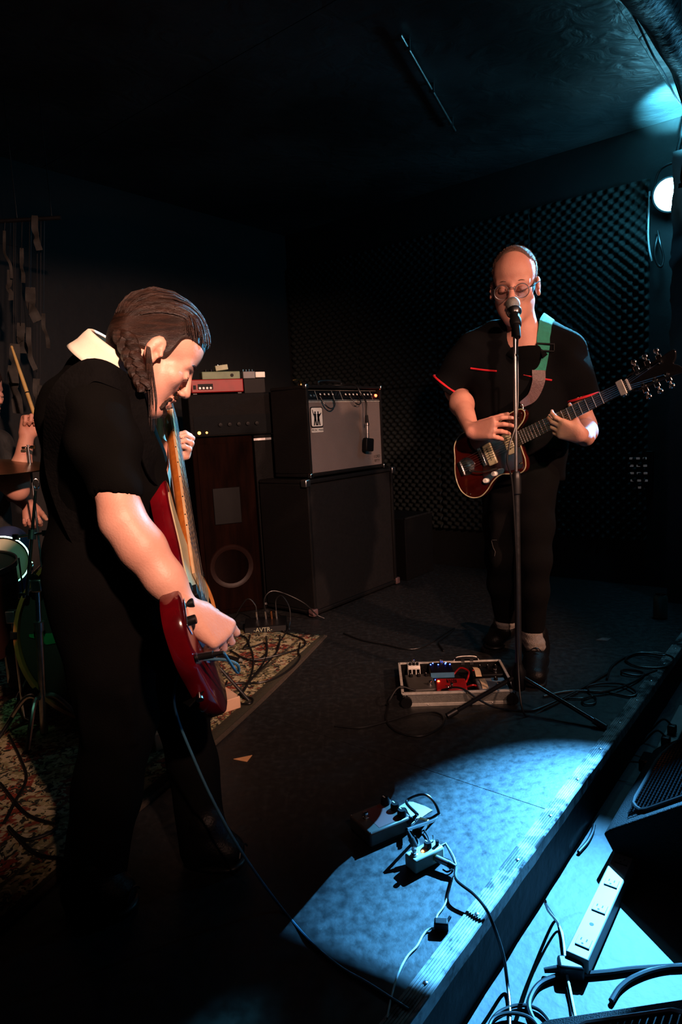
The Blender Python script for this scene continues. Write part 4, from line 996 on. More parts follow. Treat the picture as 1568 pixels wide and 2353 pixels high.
# --- red bass
MBs = guitar_mat(BP)
ba = thing('bass_guitar', 'red electric bass with amber maple neck held upright by the braided bassist', 'bass guitar', BP(0, 0, 0))
poly = closed_poly([(-0.115, -0.02), (-0.105, -0.09), (-0.06, -0.145), (0.0, -0.155), (0.07, -0.125), (0.13, -0.105), (0.20, -0.118), (0.27, -0.150), (0.335, -0.162), (0.375, -0.145), (0.370, -0.115), (0.32, -0.080), (0.285, -0.045),
                    (0.27, 0.035), (0.275, 0.085), (0.290, 0.115), (0.275, 0.145), (0.23, 0.150), (0.16, 0.118), (0.08, 0.115), (0.0, 0.165), (-0.06, 0.165), (-0.105, 0.12), (-0.12, 0.05)])
bbody = obj('bass_body', solid_body(poly, -0.030, 0.012, MBs, 0.010), 'bass_red', ba, label='glossy red body')
pg = closed_poly([(0.02, 0.045), (0.04, 0.105), (0.10, 0.100), (0.17, 0.105), (0.235, 0.13), (0.262, 0.115), (0.258, 0.06), (0.262, -0.04), (0.30, -0.10), (0.335, -0.135), (0.29, -0.140), (0.20, -0.100), (0.14, -0.085), (0.10, -0.05), (0.06, 0.0)])
obj('pickguard', MB().prism(pg, 0.0121, 0.0146, MBs), 'cream_plastic', bbody)
obj('neck', neck_solid(0.19, 0.845, 0.062, 0.041, 0.024, MBs, 0.016), 'maple_amber', ba, label='amber maple neck')
fb = obj('fretboard', fretboard(0.165, 0.845, 0.064, 0.041, 0.0162, 0.0225, MBs), 'maple_pale', ba)
for k in range(1, 21):
    x = 0.845 - 0.845*(1-2**(-k/12)); wd = 0.041 + 0.021*(0.845-x)/0.65
    obj('fret', MB().cyl(MBs @ V((x, -wd/2, 0.0228)), MBs @ V((x, wd/2, 0.0228)), 0.0012, None, 6), 'dull_chrome', fb)
for k in (3, 5, 7, 9, 12, 15, 17):
    x = 0.845 - 0.845*(1-2**(-(k-0.5)/12)); obj('inlay_dot', MB().lathe([(0.0032, 0.0224), (0.0032, 0.0228)], MBs @ Matrix.Translation((x, 0, 0)), 10), 'black_plastic', fb)
    obj('side_dot', MB().lathe([(0.0016, 0), (0.0016, 0.0012)], MBs @ Matrix.Translation((x, -(0.041 + 0.021*(0.845-x)/0.65)/2 - 0.001, 0.0195)) @ Matrix.Rotation(R(90), 4, 'X'), 8), 'black_plastic', fb)
hs = closed_poly([(0.840, -0.020), (0.862, -0.028), (0.90, -0.040), (0.96, -0.046), (1.03, -0.048), (1.065, -0.030), (1.060, 0.005), (1.02, 0.022), (0.95, 0.030), (0.88, 0.030), (0.842, 0.020)])
hst = obj('headstock', MB().prism(hs, -0.004, 0.011, MBs), 'maple_amber', ba, 0.003)
obj('nut', MB().cbox((0.846, 0, 0.0225), (0.0025, 0.0205, 0.004), MBs), 'white_plastic', ba)
for k in range(4):
    x = 0.885 + 0.042*k; y = -0.028 - 0.003*k
    tn = obj('tuner', MB().lathe([(0.0085, 0.011), (0.0085, 0.013), (0.0055, 0.014), (0.0055, 0.029), (0.0065, 0.031), (0, 0.031)], MBs @ Matrix.Translation((x, y, 0)), 12), 'chrome', hst)
    obj('tuner_key', MB().cyl(MBs @ V((x, y - 0.015, 0.001)), MBs @ V((x, y - 0.040, 0.001)), 0.004).cbox((x, y - 0.050, 0.001), (0.013, 0.011, 0.0025), MBs), 'chrome', hst)
    obj('tuner_plate', MB().cbox((x, y + 0.004, -0.0055), (0.017, 0.020, 0.0018), MBs), 'dull_chrome', hst)
for k in range(4):
    y0 = -0.0285 + 0.019*k; y1 = -0.0150 + 0.010*k
    obj('string', MB().tube([MBs @ V((0.0, y0, 0.0285)), MBs @ V((0.845, y1, 0.0268)), MBs @ V((0.885 + 0.042*k, -0.028 - 0.003*k, 0.022))], 0.0012 - 0.0002*k, 6), 'dull_chrome', ba)
br = obj('bridge', MB().cbox((0.004, 0, 0.0140), (0.030, 0.041, 0.0015), MBs).cbox((-0.026, 0, 0.020), (0.0015, 0.041, 0.0075), MBs), 'chrome', ba)
for k in range(4): obj('saddle', MB().cyl(MBs @ V((-0.004, -0.0285 + 0.019*k - 0.0075, 0.0210)), MBs @ V((-0.004, -0.0285 + 0.019*k + 0.0075, 0.0210)), 0.0055), 'chrome', br)
for x0, y0, w_ in ((0.110, 0.0, 0.052),):
    for s in (-1, 1): obj('pickup', MB().cbox((x0 + s*0.012, s*0.026, 0.020), (0.015, 0.027, 0.0065), MBs), 'black_plastic', ba, 0.002)
jp = obj('pickup', MB().cbox((0.045, 0, 0.0185), (0.011, 0.046, 0.0055), MBs), 'black_plastic', ba, 0.002)
cpl = obj('control_plate', MB().cbox((0.02, -0.110, 0.0138), (0.070, 0.017, 0.0012), MBs), 'chrome', ba, 0.001, label='chrome control plate')
for k in range(3):
    obj('control_knob', MB().lathe([(0.0095, 0.0152), (0.0095, 0.027), (0.0085, 0.0285), (0, 0.0285)], MBs @ Matrix.Translation((-0.028 + 0.042*k, -0.110, 0)), 16), 'black_plastic', cpl)
obj('jack_socket', MB().lathe([(0.009, 0.0), (0.009, 0.004), (0.005, 0.004), (0.005, 0.0005)], MBs @ Matrix.Translation((-0.098, -0.085, 0.0122)), 14), 'chrome', ba)
for x, y, dx, dy in ((0.380, -0.138, 1, -0.2), (-0.118, 0.0, -1, 0)):
    p = MBs @ V((x, y, -0.010)); q = MBs @ V((x + dx*0.014, y + dy*0.014, -0.010)); obj('strap_button', MB().cyl(p, q, 0.004).cyl(p.lerp(q, 0.75), p.lerp(q, 1.1), 0.0075), 'chrome', ba)
# black strap over the shoulder and round the back
TB = bvh(shirt_b)
sp = [MBs @ V((0.392, -0.142, -0.012)), at(352, 1080, 1.44), at(330, 990, 1.40), surf(TB, 300, 905, 0.006, 1.40), surf(TB, 255, 868, 0.006, 1.40), surf(TB, 200, 860, 0.006, 1.42), surf(TB, 140, 930, 0.006, 1.45), surf(TB, 130, 1060, 0.006, 1.45), surf(TB, 175, 1200, 0.006, 1.42), surf(TB, 250, 1330, 0.006, 1.42), at(400, 1560, 1.37), MBs @ V((-0.125, 0.0, -0.012))]
def ribbon(path, width, th, nrm):
    pts = spline(path, 6); mb = MB(); n = len(pts)
    for i, p in enumerate(pts):
        t = (pts[min(i+1, n-1)]-pts[max(i-1, 0)]).normalized(); nn = nrm(i/(n-1), p); nn = (nn - t*nn.dot(t)).normalized(); s = t.cross(nn)
        wd = width(i/(n-1)) if callable(width) else width
        for a, b_ in ((-1, -1), (1, -1), (1, 1), (-1, 1)): mb.v.append(tuple(p + s*a*wd/2 + nn*b_*th/2))
    for i in range(n-1):
        for k in range(4): k2 = (k+1) % 4; mb.f.append((i*4+k, i*4+k2, (i+1)*4+k2, (i+1)*4+k))
    mb.f += [(3, 2, 1, 0), tuple(4*(n-1)+k for k in range(4))]
    return mb
obj('strap', ribbon(sp, 0.050, 0.003, lambda t, p: (p - (Ch + V((0, 0, (p.z-Ch.z)*0.8)))) + V((0, 0, 0.05)), ), mat('strap_black', (0.0034, 0.0034, 0.0034), 0.85, scale=40, bump=0.3, spec=0.05), ba)

# --- offset sunburst guitar
MG = guitar_mat(GP)
ga = thing('electric_guitar', 'dark red sunburst electric guitar with cream pickups played by the singer', 'electric guitar', GP(0, 0, 0))
poly = closed_poly([(-0.125, 0.05), (-0.105, 0.10), (-0.06, 0.13), (0, 0.125), (0.06, 0.105), (0.12, 0.10), (0.18, 0.112), (0.228, 0.108), (0.240, 0.086), (0.222, 0.060), (0.190, 0.042), (0.178, 0.028), (0.172, -0.030),
                    (0.170, -0.060), (0.168, -0.088), (0.156, -0.118), (0.130, -0.130), (0.09, -0.118), (0.044, -0.103), (0.0, -0.115), (-0.04, -0.140), (-0.08, -0.152), (-0.12, -0.140), (-0.150, -0.105), (-0.158, -0.06), (-0.150, -0.01)])
gb = obj('guitar_body', solid_body(poly, -0.040, 0.0, MG, 0.006), 'sunburst', ga, label='dark red sunburst body')
n = len(poly); c0 = V((0.0, -0.01, 0))
obj('binding', MB().tube([MG @ V((x*0.985, y*0.985, -0.0005)) for x, y in poly], 0.0022, 6, True), 'cream_plastic', gb, label='cream binding line')
pg = closed_poly([(-0.02, 0.10), (0.05, 0.092), (0.12, 0.086), (0.19, 0.096), (0.225, 0.092), (0.205, 0.058), (0.172, 0.034), (0.165, -0.034), (0.156, -0.085), (0.140, -0.112), (0.10, -0.105), (0.045, -0.092), (-0.005, -0.098), (-0.03, -0.085), (-0.02, -0.05), (0.005, 0.0), (-0.025, 0.05)])
obj('pickguard', MB().prism(pg, 0.0002, 0.0028, MG), 'tort', gb)
for x, y in ((0.036, -0.006), (0.131, 0.0)):
    pk = obj('pickup', MB().cbox((x, y, 0.0065), (0.020, 0.046, 0.0055), MG), 'cream_plastic', ga, 0.004, label='cream pickup cover')
    for k in range(6): obj('pole_piece', MB().lathe([(0.0024, 0.0122), (0.0020, 0.0132), (0, 0.0132)], MG @ Matrix.Translation((x, y - 0.0245 + 0.0098*k, 0)), 8), 'black_plastic', pk)
bg = obj('bridge', MB().cbox((0.0, -0.002, 0.006), (0.007, 0.040, 0.005), MG), 'chrome', ga, 0.001)
for k in range(6): obj('saddle', MB().cyl(MG @ V((-0.006, -0.0245 + 0.0098*k, 0.0125)), MG @ V((0.006, -0.0245 + 0.0098*k, 0.0125)), 0.0036, None, 8), 'chrome', bg)
tp = obj('tailpiece', MB().lathe([(0.038, 0.0), (0.038, 0.003), (0.035, 0.0042), (0, 0.0042)], MG @ Matrix.Translation((-0.085, -0.008, 0)), 24).cbox((-0.112, -0.008, 0.006), (0.005, 0.030, 0.004), MG), 'chrome', ga)
for k in range(4): obj('tailpiece_screw', MB().lathe([(0.003, 0.0042), (0.0024, 0.006), (0, 0.006)], MG @ Matrix.Translation((-0.085 + 0.028*cos(0.6 + k*pi/2), -0.008 + 0.028*sin(0.6 + k*pi/2), 0)), 8), 'gold_metal', tp)
obj('tremolo_arm', MB().tube(spline([MG @ V(p) for p in ((-0.070, -0.030, 0.004), (-0.066, -0.034, 0.020), (-0.02, -0.060, 0.026), (0.050, -0.075, 0.022))], 6), 0.0026, 7), 'chrome', ga)
cpg = obj('control_plate', MB().prism(closed_poly([(-0.040, -0.108), (-0.030, -0.086), (0.012, -0.078), (0.058, -0.078), (0.068, -0.090), (0.055, -0.100), (0.010, -0.100), (-0.020, -0.116)]), 0.0029, 0.0042, MG), 'chrome', ga)
for x, y in ((-0.024, -0.099), (0.022, -0.088)): obj('control_knob', MB().lathe([(0.0105, 0.0044), (0.0100, 0.015), (0.0085, 0.017), (0, 0.017)], MG @ Matrix.Translation((x, y, 0)), 16), 'white_plastic', cpg)
for x, y in ((0.150, -0.098), (0.120, -0.108), (0.205, 0.078), (0.165, 0.080), (-0.115, -0.122), (-0.130, -0.112)): obj('screw', MB().lathe([(0.003, 0.003), (0.002, 0.0045), (0, 0.0045)], MG @ Matrix.Translation((x, y, 0)), 8), 'chrome', gb)
obj('switch', MB().cyl(MG @ V((0.145, -0.092, 0.003)), MG @ V((0.148, -0.097, 0.018)), 0.0022).lathe([(0.004, 0), (0.004, 0.006), (0, 0.007)], MG @ Matrix.Translation((0.148, -0.097, 0.016)), 10), 'gold_metal', ga)
obj('neck', neck_solid(0.13, 0.628, 0.056, 0.043, 0.020, MG, 0.006), 'maple_amber', ga)
gfb = obj('fretboard', fretboard(0.155, 0.628, 0.0565, 0.043, 0.0062, 0.0120, MG), 'rosewood', ga)
for k in range(1, 22):
    x = 0.628*2**(-k/12)
    if x < 0.16: continue
    wd = 0.043 + 0.0135*(0.628-x)/0.473
    obj('fret', MB().cyl(MG @ V((x, -wd/2, 0.0122)), MG @ V((x, wd/2, 0.0122)), 0.0012, None, 6), 'chrome', gfb)
for k in (3, 5, 7, 9, 12, 15, 17):
    x = 0.628*2**(-(k-0.5)/12); obj('inlay_dot', MB().lathe([(0.003, 0.0119), (0.003, 0.0123)], MG @ Matrix.Translation((x, 0, 0)), 10), 'black_plastic', gfb)
obj('nut', MB().cbox((0.630, 0, 0.0125), (0.003, 0.0215, 0.004), MG), 'white_plastic', ga)
for k in range(6):
    y0 = -0.0245 + 0.0098*k; y1 = -0.0175 + 0.007*k; x2 = 0.672 + 0.040*(k if k < 3 else 5-k); y2 = -0.024 if k < 3 else 0.024
    obj('string', MB().tube([MG @ V((-0.105, y0, 0.008)), MG @ V((0.0, y0, 0.0165)), MG @ V((0.629, y1, 0.0162)), MG @ V((x2, y2, 0.010))], 0.0007, 5), 'dull_chrome', ga)
hs = closed_poly([(0.626, -0.021), (0.650, -0.034), (0.70, -0.036), (0.76, -0.040), (0.806, -0.044), (0.800, -0.016), (0.786, 0.0), (0.800, 0.016), (0.806, 0.044), (0.76, 0.040), (0.70, 0.036), (0.650, 0.034), (0.626, 0.021)], 4)
gh = obj('headstock', MB().prism(hs, -0.012, 0.004, MG), 'black_gloss', ga, 0.002, label='glossy black headstock with three chrome tuners a side')
for s in (-1, 1):
    obj('tuner_strip', MB().cbox((0.712, s*0.030, 0.0046), (0.060, 0.0045, 0.0008), MG), 'chrome', gh)
    for k in range(3):
        x = 0.672 + 0.040*k; y = s*0.024
        obj('tuner', MB().lathe([(0.0078, 0.004), (0.0078, 0.006), (0.0042, 0.007), (0.0042, 0.018), (0.005, 0.019), (0, 0.019)], MG @ Matrix.Translation((x, y, 0)), 12), 'chrome', gh)
        obj('tuner_housing', MB().cbox((x, s*0.042, -0.004), (0.0095, 0.010, 0.007), MG), 'chrome', gh, 0.002)
        obj('tuner_key', MB().cyl(MG @ V((x, s*0.050, -0.004)), MG @ V((x, s*0.064, -0.004)), 0.0032).lathe([(0.0045, 0), (0.0095, 0.005), (0.0095, 0.012), (0.005, 0.016), (0, 0.016)], MG @ Matrix.Translation((x, s*0.060, -0.004)) @ Matrix.Rotation(R(-90*s), 4, 'X') @ Matrix.Diagonal((1, 0.5, 1, 1)), 12), 'chrome', gh)
# capo clamped behind the nut
cp = thing('capo', 'bright metal capo clamped across the guitar neck beside the headstock', 'capo', MG @ V((0.612, 0, 0.01)))
obj('capo_bar', MB().cbox((0.606, 0, 0.0205), (0.012, 0.028, 0.0030), MG), 'aluminium', cp, 0.002)
obj('capo_pad', MB().cbox((0.606, 0, 0.0160), (0.010, 0.026, 0.0016), MG), 'white_plastic', cp, 0.001)
obj('capo_frame', MB().cbox((0.606, -0.0300, 0.004), (0.006, 0.003, 0.019), MG).cbox((0.606, -0.004, -0.0190), (0.006, 0.024, 0.003), MG), 'chrome', cp, 0.001)
obj('capo_screw', MB().cyl(MG @ V((0.606, 0.016, -0.020)), MG @ V((0.606, 0.016, -0.036)), 0.004), 'chrome', cp)
# teal strap over the shoulder
btn = MG @ V((0.232, 0.118, -0.018))
obj('strap_button', MB().cyl(MG @ V((0.228, 0.104, -0.018)), btn, 0.0038).cyl(btn, btn + GW*0.004, 0.007), 'chrome', ga)
TG = bvh(shirt_g)
path = [at(1262, 742, 2.66), surf(TG, 1263, 728, 0.010, 2.58)] + [surf(TG, 1256 - 20*t, 738 + 122*t, 0.007, 2.5) for t in np.linspace(0.05, 1, 8)]
fix = [p for p in path]
stp = obj('strap', ribbon(fix, 0.050, 0.0028, lambda t, p: V((0.10, -1, 0.5 if t < 0.25 else 0.15))), 'strap_teal', ga, label='teal woven strap')
lo_ = fix[-1]
lp_ = [lo_ + V((0, -0.004, 0.012)), surf(TG, 1235, 880, 0.010, 2.48), surf(TG, 1232, 902, 0.014, 2.47).lerp(btn, 0.35), btn + GF*0.008 + GW*0.004]
obj('strap_end', ribbon(lp_, lambda t: 0.052 - 0.030*t*t, 0.003, lambda t, p: V((0.1, -1, 0.1))), 'leather_brown', ga, label='brown leather strap end')
bk = surf(TG, 1250, 797, 0.012, 2.5)
for dz in (-0.013, 0.013): obj('strap_buckle', MB().cyl(bk + V((-0.031, 0, dz)), bk + V((0.031, 0, dz - 0.006)), 0.0036), 'black_plastic', ga)
for dx in (-0.031, 0.031): obj('strap_buckle', MB().cyl(bk + V((dx, 0, 0.013 - 0.003*(dx > 0))), bk + V((dx, 0, -0.016)), 0.0036), 'black_plastic', ga)

# ------------------------------------------------------------------ microphone and stand
mc = V((0.600, 2.215, 0.0))
ms = thing('microphone_stand', 'black tripod microphone stand in front of the singer', 'microphone stand', mc)
top = at(1183, 752, 2.235); low = mc + V((0, 0, 0.16)); ax_ = (top-low)
mid = low + ax_*((0.60)/ax_.length)
obj('lower_tube', MB().cyl(mc + V((0, 0, 0.05)), mid, 0.0115), 'black_paint', ms)
obj('clutch', MB().lathe([(0.013, 0), (0.0165, 0.004), (0.0165, 0.055), (0.0135, 0.075), (0.009, 0.080)], along(mid - ax_.normalized()*0.01, top), 16), 'black_rubber', ms)
obj('upper_tube', MB().cyl(mid, top - ax_.normalized()*0.02, 0.0058), 'dull_chrome', ms, label='slim chrome upper tube')
obj('hub', MB().lathe([(0.014, 0.05), (0.022, 0.055), (0.026, 0.075), (0.026, 0.12), (0.018, 0.135), (0.0135, 0.15)], Matrix.Translation(mc), 18), 'black_plastic', ms)
for fx, fy in ((gd(1035, 1648).x, gd(1035, 1648).y), (gd(1385, 1674).x, gd(1385, 1674).y), (0.668, 2.445)):
    f = V((fx, fy, 0.010)); h0 = mc + V((0, 0, 0.10)) + (f-mc).normalized()*0.02; e_ = h0.lerp(f, 0.90)
    lg = obj('leg', MB().cyl(h0, f, 0.0080), 'black_gloss', ms)
    obj('rubber_foot', MB().cyl(e_, f + (f-h0).normalized()*0.012, 0.0115), 'black_rubber', lg)
obj('clip', MB().lathe([(0.011, 0), (0.011, 0.020), (0.008, 0.03)], along(top - ax_.normalized()*0.03, top), 12), 'black_plastic', ms)
mh = at(1178, 692, 2.315); mt = at(1187, 752, 2.225)
md = (mh-mt).normalized()
mi = thing('microphone', 'vocal microphone with silver ball grille clipped up to the singer\'s mouth', 'microphone', mt)
obj('handle', MB().lathe([(0.009, -0.05), (0.0105, -0.045), (0.0165, 0.055), (0.0165, 0.062)], along(mt, mh), 16), 'black_plastic', mi)
obj('ring', MB().lathe([(0.017, 0.062), (0.0255, 0.075), (0.0255, 0.081), (0.020, 0.083)], along(mt, mh), 20), 'chrome', mi)
cc = (mh-mt).length - 0.02
obj('ball_grille', MB().lathe([(0.0245*sin(a) + 0.0001, cc + 0.004 - 0.024*cos(a)) for a in np.linspace(0.0, pi, 12)], along(mt, mh), 22), 'brushed_mesh', mi, label='grey wire ball grille')
obj('clip_holder', MB().lathe([(0.0155, 0), (0.0180, 0.003), (0.0195, 0.030), (0.018, 0.032)], along(mt + md*0.006, mh), 14), 'black_plastic', ms)
ml = mt - md*0.05
cable('microphone_cable', [ml, ml + V((0.004, 0.03, -0.05)), at(1190, 830, 2.26), at(1190, 930, 2.235), at(1183, 985, 2.225), at(1172, 1020, 2.205), at(1166, 1060, 2.20), at(1176, 1100, 2.205), at(1182, 1180, 2.205), at(1188, 1320, 2.20), at(1190, 1500, 2.19), gd(1205, 1640, 0.012), gd(1260, 1625, 0.006), gd(1330, 1590, 0.006)], 0.0032, 'cable_black', 'thin black cable hanging down the microphone stand')

# ------------------------------------------------------------------ rug
e1r = (gd(745, 1463) - gd(270, 1890)).normalized(); e2r = V((-e1r.y, e1r.x, 0)); R0 = gd(745, 1463)
rug = thing('rug', 'worn patterned oriental rug in cream, maroon and dark green under the drums', 'rug', R0 - e1r*1.0)
mb = MB(); na, nb_ = 60, 50; LR, WR = 2.25, 1.45
for i in range(na+1):
    for j in range(nb_+1):
        a = -LR*i/na; c = WR*j/nb_
        bend = 0.030*sin(pi*min(1, -a/1.75)) * max(0, 1 - c/0.6)
        p = R0 + e1r*a + e2r*(c - bend) ; mb.v.append((p.x, p.y, 0.0065 + 0.0025*sin(5*a + 3*c)*sin(4*c)))
for i in range(na):
    for j in range(nb_): q = i*(nb_+1)+j; mb.f.append((q, q+nb_+1, q+nb_+2, q+1))
rp = obj('rug_pile', mb, 'rug_pattern', rug, sharp=180); sm = rp.modifiers.new('pile', 'SOLIDIFY'); sm.thickness = 0.004; sm.offset = -1
pts = [R0 + e1r*(-LR*i/na) + e2r*(-0.030*sin(pi*min(1, LR*i/na/1.75)) - 0.006) + V((0, 0, 0.0045)) for i in range(na+1)]
obj('rug_binding', ribbon(pts, 0.020, 0.006, lambda t, p: V((0, 0, 1))), 'rug_binding', rug)
pts = [R0 + e2r*(WR*j/nb_) + V((0, 0, 0.0045)) for j in range(nb_+1)]
obj('rug_binding', ribbon(pts, 0.016, 0.006, lambda t, p: V((0, 0, 1))), 'rug_binding', rug)

# ------------------------------------------------------------------ amplifier stack
A0 = gd(725, 1420)
def stack_frame(p): return frame(p, AU, -AN, AZ)
MA = stack_frame(A0)
def shell(mb, w_, d_, h_, t, M, front=0.012):
    "open-fronted cabinet shell"
    mb.box((0, front*0, 0), (w_, d_, t), M).box((0, 0, h_-t), (w_, d_, h_), M).box((0, 0, t), (t, d_, h_-t), M).box((w_-t, 0, t), (w_, d_, h_-t), M).box((t, d_-t, t), (w_-t, d_, h_-t), M)
    return mb
cab = thing('speaker_cabinet', 'large black speaker cabinet on the floor under the silver-grilled amplifier', 'speaker cabinet', A0)
obj('cabinet_shell', shell(MB(), 0.80, 0.36, 0.728, 0.022, MA @ Matrix.Translation((0, 0, 0.012))), 'black_tolex', cab, 0.006)
obj('grille_cloth', MB().box((0.022, 0.014, 0.034), (0.778, 0.022, 0.718), MA), 'grille_black', cab)
for x in (0.0, 0.80):
    for z in (0.012, 0.740):
        obj('corner_protector', MB().cbox((x, 0.012, z + (0.016 if z < 0.1 else -0.016)), (0.020, 0.020, 0.020), MA), 'leather_brown' if z < 0.1 else 'dull_chrome', cab, 0.006)
for x in (0.06, 0.74):
    for y in (0.05, 0.31): obj('foot', MB().lathe([(0.018, 0), (0.016, 0.013)], MA @ Matrix.Translation((x, y, 0)), 12), 'black_rubber', cab)
amp = thing('guitar_amplifier', 'combo amplifier with silver grille and black knob panel on top of the black cabinet', 'amplifier', MA @ V((0.05, 0.01, 0.742)))
MC = MA @ Matrix.Translation((0.045, 0.012, 0.742)); AW, AH, AD = 0.685, 0.490, 0.26
obj('cabinet_shell', shell(MB(), AW, AD, AH - 0.008, 0.018, MC @ Matrix.Translation((0, 0, 0.008))), 'black_tolex', amp, 0.005)
gr = obj('grille_cloth', MB().box((0.018, 0.008, 0.028), (AW - 0.018, 0.014, AH - 0.088), MC), 'grille_silver', amp, label='silver grille cloth')
obj('grille_trim', MB().box((0.018, 0.005, AH - 0.090), (AW - 0.018, 0.012, AH - 0.085), MC), 'aluminium', amp)
pan = obj('control_panel', MB().add([(0.018, 0.004, AH-0.085), (AW-0.018, 0.004, AH-0.085), (AW-0.018, 0.030, AH-0.022), (0.018, 0.030, AH-0.022), (0.018, 0.05, AH-0.085), (AW-0.018, 0.05, AH-0.085), (AW-0.018, 0.05, AH-0.022), (0.018, 0.05, AH-0.022)],
          [(0, 1, 2, 3), (4, 7, 6, 5), (0, 4, 5, 1), (3, 2, 6, 7), (0, 3, 7, 4), (1, 5, 6, 2)], MC), 'panel_black', amp)
pn = V((0, -0.063, 0.026)).normalized()
def on_panel(x, t, off=0.0): return V((x, 0.004 + 0.026*t, AH - 0.085 + 0.063*t)) + V((0, -0.924, 0.381))*off
knob_me = MB().lathe([(0.0125, 0), (0.0120, 0.003), (0.0085, 0.005), (0.0080, 0.015), (0.0, 0.016)], None, 14).mesh('knob'); knob_me.materials.append(MATS['black_plastic'])
cap_me = MB().lathe([(0.0058, 0.0160), (0.0052, 0.0172), (0, 0.0174)], None, 12).mesh('knob_cap'); cap_me.materials.append(MATS['white_plastic'])
for x in (0.115, 0.150, 0.185, 0.220, 0.335, 0.370, 0.405, 0.440, 0.475, 0.510, 0.545, 0.580):
    Mk = MC @ along(on_panel(x, 0.48), on_panel(x, 0.48, 1.0)); k_ = put('knob', knob_me, None, pan, M=Mk); put('knob_cap', cap_me, None, pan, M=Mk)
for x in (0.262, 0.290): obj('toggle_switch', MB().cyl(MC @ on_panel(x, 0.5), MC @ on_panel(x, 0.7, 0.014), 0.003), 'chrome', pan)
for x in (0.050, 0.078): obj('input_jack', MB().lathe([(0.008, 0), (0.008, 0.004), (0.0045, 0.004), (0.0045, 0.001)], MC @ along(on_panel(x, 0.45), on_panel(x, 0.45, 1)), 12), 'chrome', pan)
for x in (0.098, 0.24, 0.312, 0.600): obj('panel_line', MB().box((x, 0, 0), (x + 0.0016, 0.056, 0.0008), MC @ frame(on_panel(0, 0.06), V((1, 0, 0)), V((0, 0.381, 0.924)), V((0, -0.924, 0.381)))), 'aluminium', pan)
for t in (0.06, 0.93): obj('panel_line', MB().box((0.022, 0, 0), (AW-0.022, 0.0016, 0.0008), MC @ frame(on_panel(0, t), V((1, 0, 0)), V((0, 0.381, 0.924)), V((0, -0.924, 0.381)))), 'aluminium', pan)
obj('pilot_light', MB().lathe([(0.0095, 0), (0.0090, 0.005), (0.006, 0.009), (0, 0.010)], MC @ along(on_panel(0.642, 0.48), on_panel(0.642, 0.48, 1)), 14), 'led_red', pan, label='glowing red pilot jewel')
for x in (0.004, AW - 0.004):
    for z in (0.016, AH - 0.008): obj('corner_protector', MB().cbox((x, 0.006, z), (0.013, 0.013, 0.013), MC), 'chrome', amp, 0.005)
# badge: two guitarists in silhouette inside a rounded white plate, the maker's name beneath
bx, bz = 0.030, AH - 0.222; BM = MC @ frame(V((bx, 0.0075, bz)), V((1, 0, 0)), V((0, 0, 1)), V((0, -1, 0)))
def rrect(w_, h_, r, o=(0, 0)): return [(o[0] + (w_-r if sx > 0 else r) + r*cos(a), o[1] + (h_-r if sy > 0 else r) + r*sin(a)) for sx, sy, a0 in ((1, 1, 0), (-1, 1, 90), (-1, -1, 180), (1, -1, 270)) for a in [R(a0 + 22.5*k) for k in range(5)]]
bdg = obj('badge', MB().prism(rrect(0.100, 0.108, 0.012), 0, 0.0030, BM), 'black_plastic', amp)
obj('badge_face', MB().prism(rrect(0.090, 0.098, 0.010, (0.005, 0.005)), 0.0030, 0.0036, BM), 'white_plastic', bdg)
fig = MB()
for ox, fl in ((0.036, 1), (0.060, -1)):
    P_ = lambda pts: fig.prism([(ox + fl*x, y) for x, y in (pts if fl > 0 else pts[::-1])], 0.0036, 0.0042, BM)
    P_([(-0.015, 0.010), (-0.007, 0.010), (-0.002, 0.036), (0.003, 0.010), (0.012, 0.010), (0.006, 0.052), (-0.008, 0.052)])
    P_([(-0.009, 0.050), (0.007, 0.050), (0.008, 0.070), (0.0, 0.076), (-0.010, 0.070)]); fig.lathe([(0.0055, 0.0036), (0.0055, 0.0042)], BM @ Matrix.Translation((ox, 0.079, 0)), 12)
    P_([(-0.010, 0.070), (-0.020, 0.094), (-0.024, 0.092), (-0.014, 0.058)]) if fl > 0 else P_([(-0.006, 0.066), (-0.026, 0.078), (-0.027, 0.074), (-0.008, 0.054)])
obj('badge_figures', fig, 'black_plastic', bdg)
obj('badge_nameplate', MB().prism(rrect(0.096, 0.022, 0.004, (0.003, -0.026)), 0, 0.0020, BM), 'white_plastic', amp)
tx = text_mesh('MUSIC MAN', 0.0175); put('badge_lettering', tx, 'black_plastic', amp, M=BM @ Matrix.Translation((0.051, -0.015, 0.0026)))
MM = MC @ frame(V((0.575, 0.0075, 0.036)), V((1, 0, 0)), V((0, 0, 1)), V((0, -1, 0)))
obj('model_plate', MB().prism(rrect(0.078, 0.056, 0.005), 0, 0.0016, MM), 'grille_silver', amp)
put('model_lettering', text_mesh('112RD', 0.024), 'black_plastic', amp, M=MM @ Matrix.Translation((0.039, 0.040, 0.0020)))
put('model_lettering', text_mesh('FIFTY', 0.024), 'black_plastic', amp, M=MM @ Matrix.Translation((0.039, 0.015, 0.0020)))
hp = [MC @ V((AW*0.36, 0.12, AH)), MC @ V((AW*0.37, 0.12, AH + 0.03)), MC @ V((AW*0.63, 0.12, AH + 0.03)), MC @ V((AW*0.64, 0.12, AH))]
obj('handle', MB().tube(spline(hp, 5), 0.009, 8), 'black_rubber', amp)
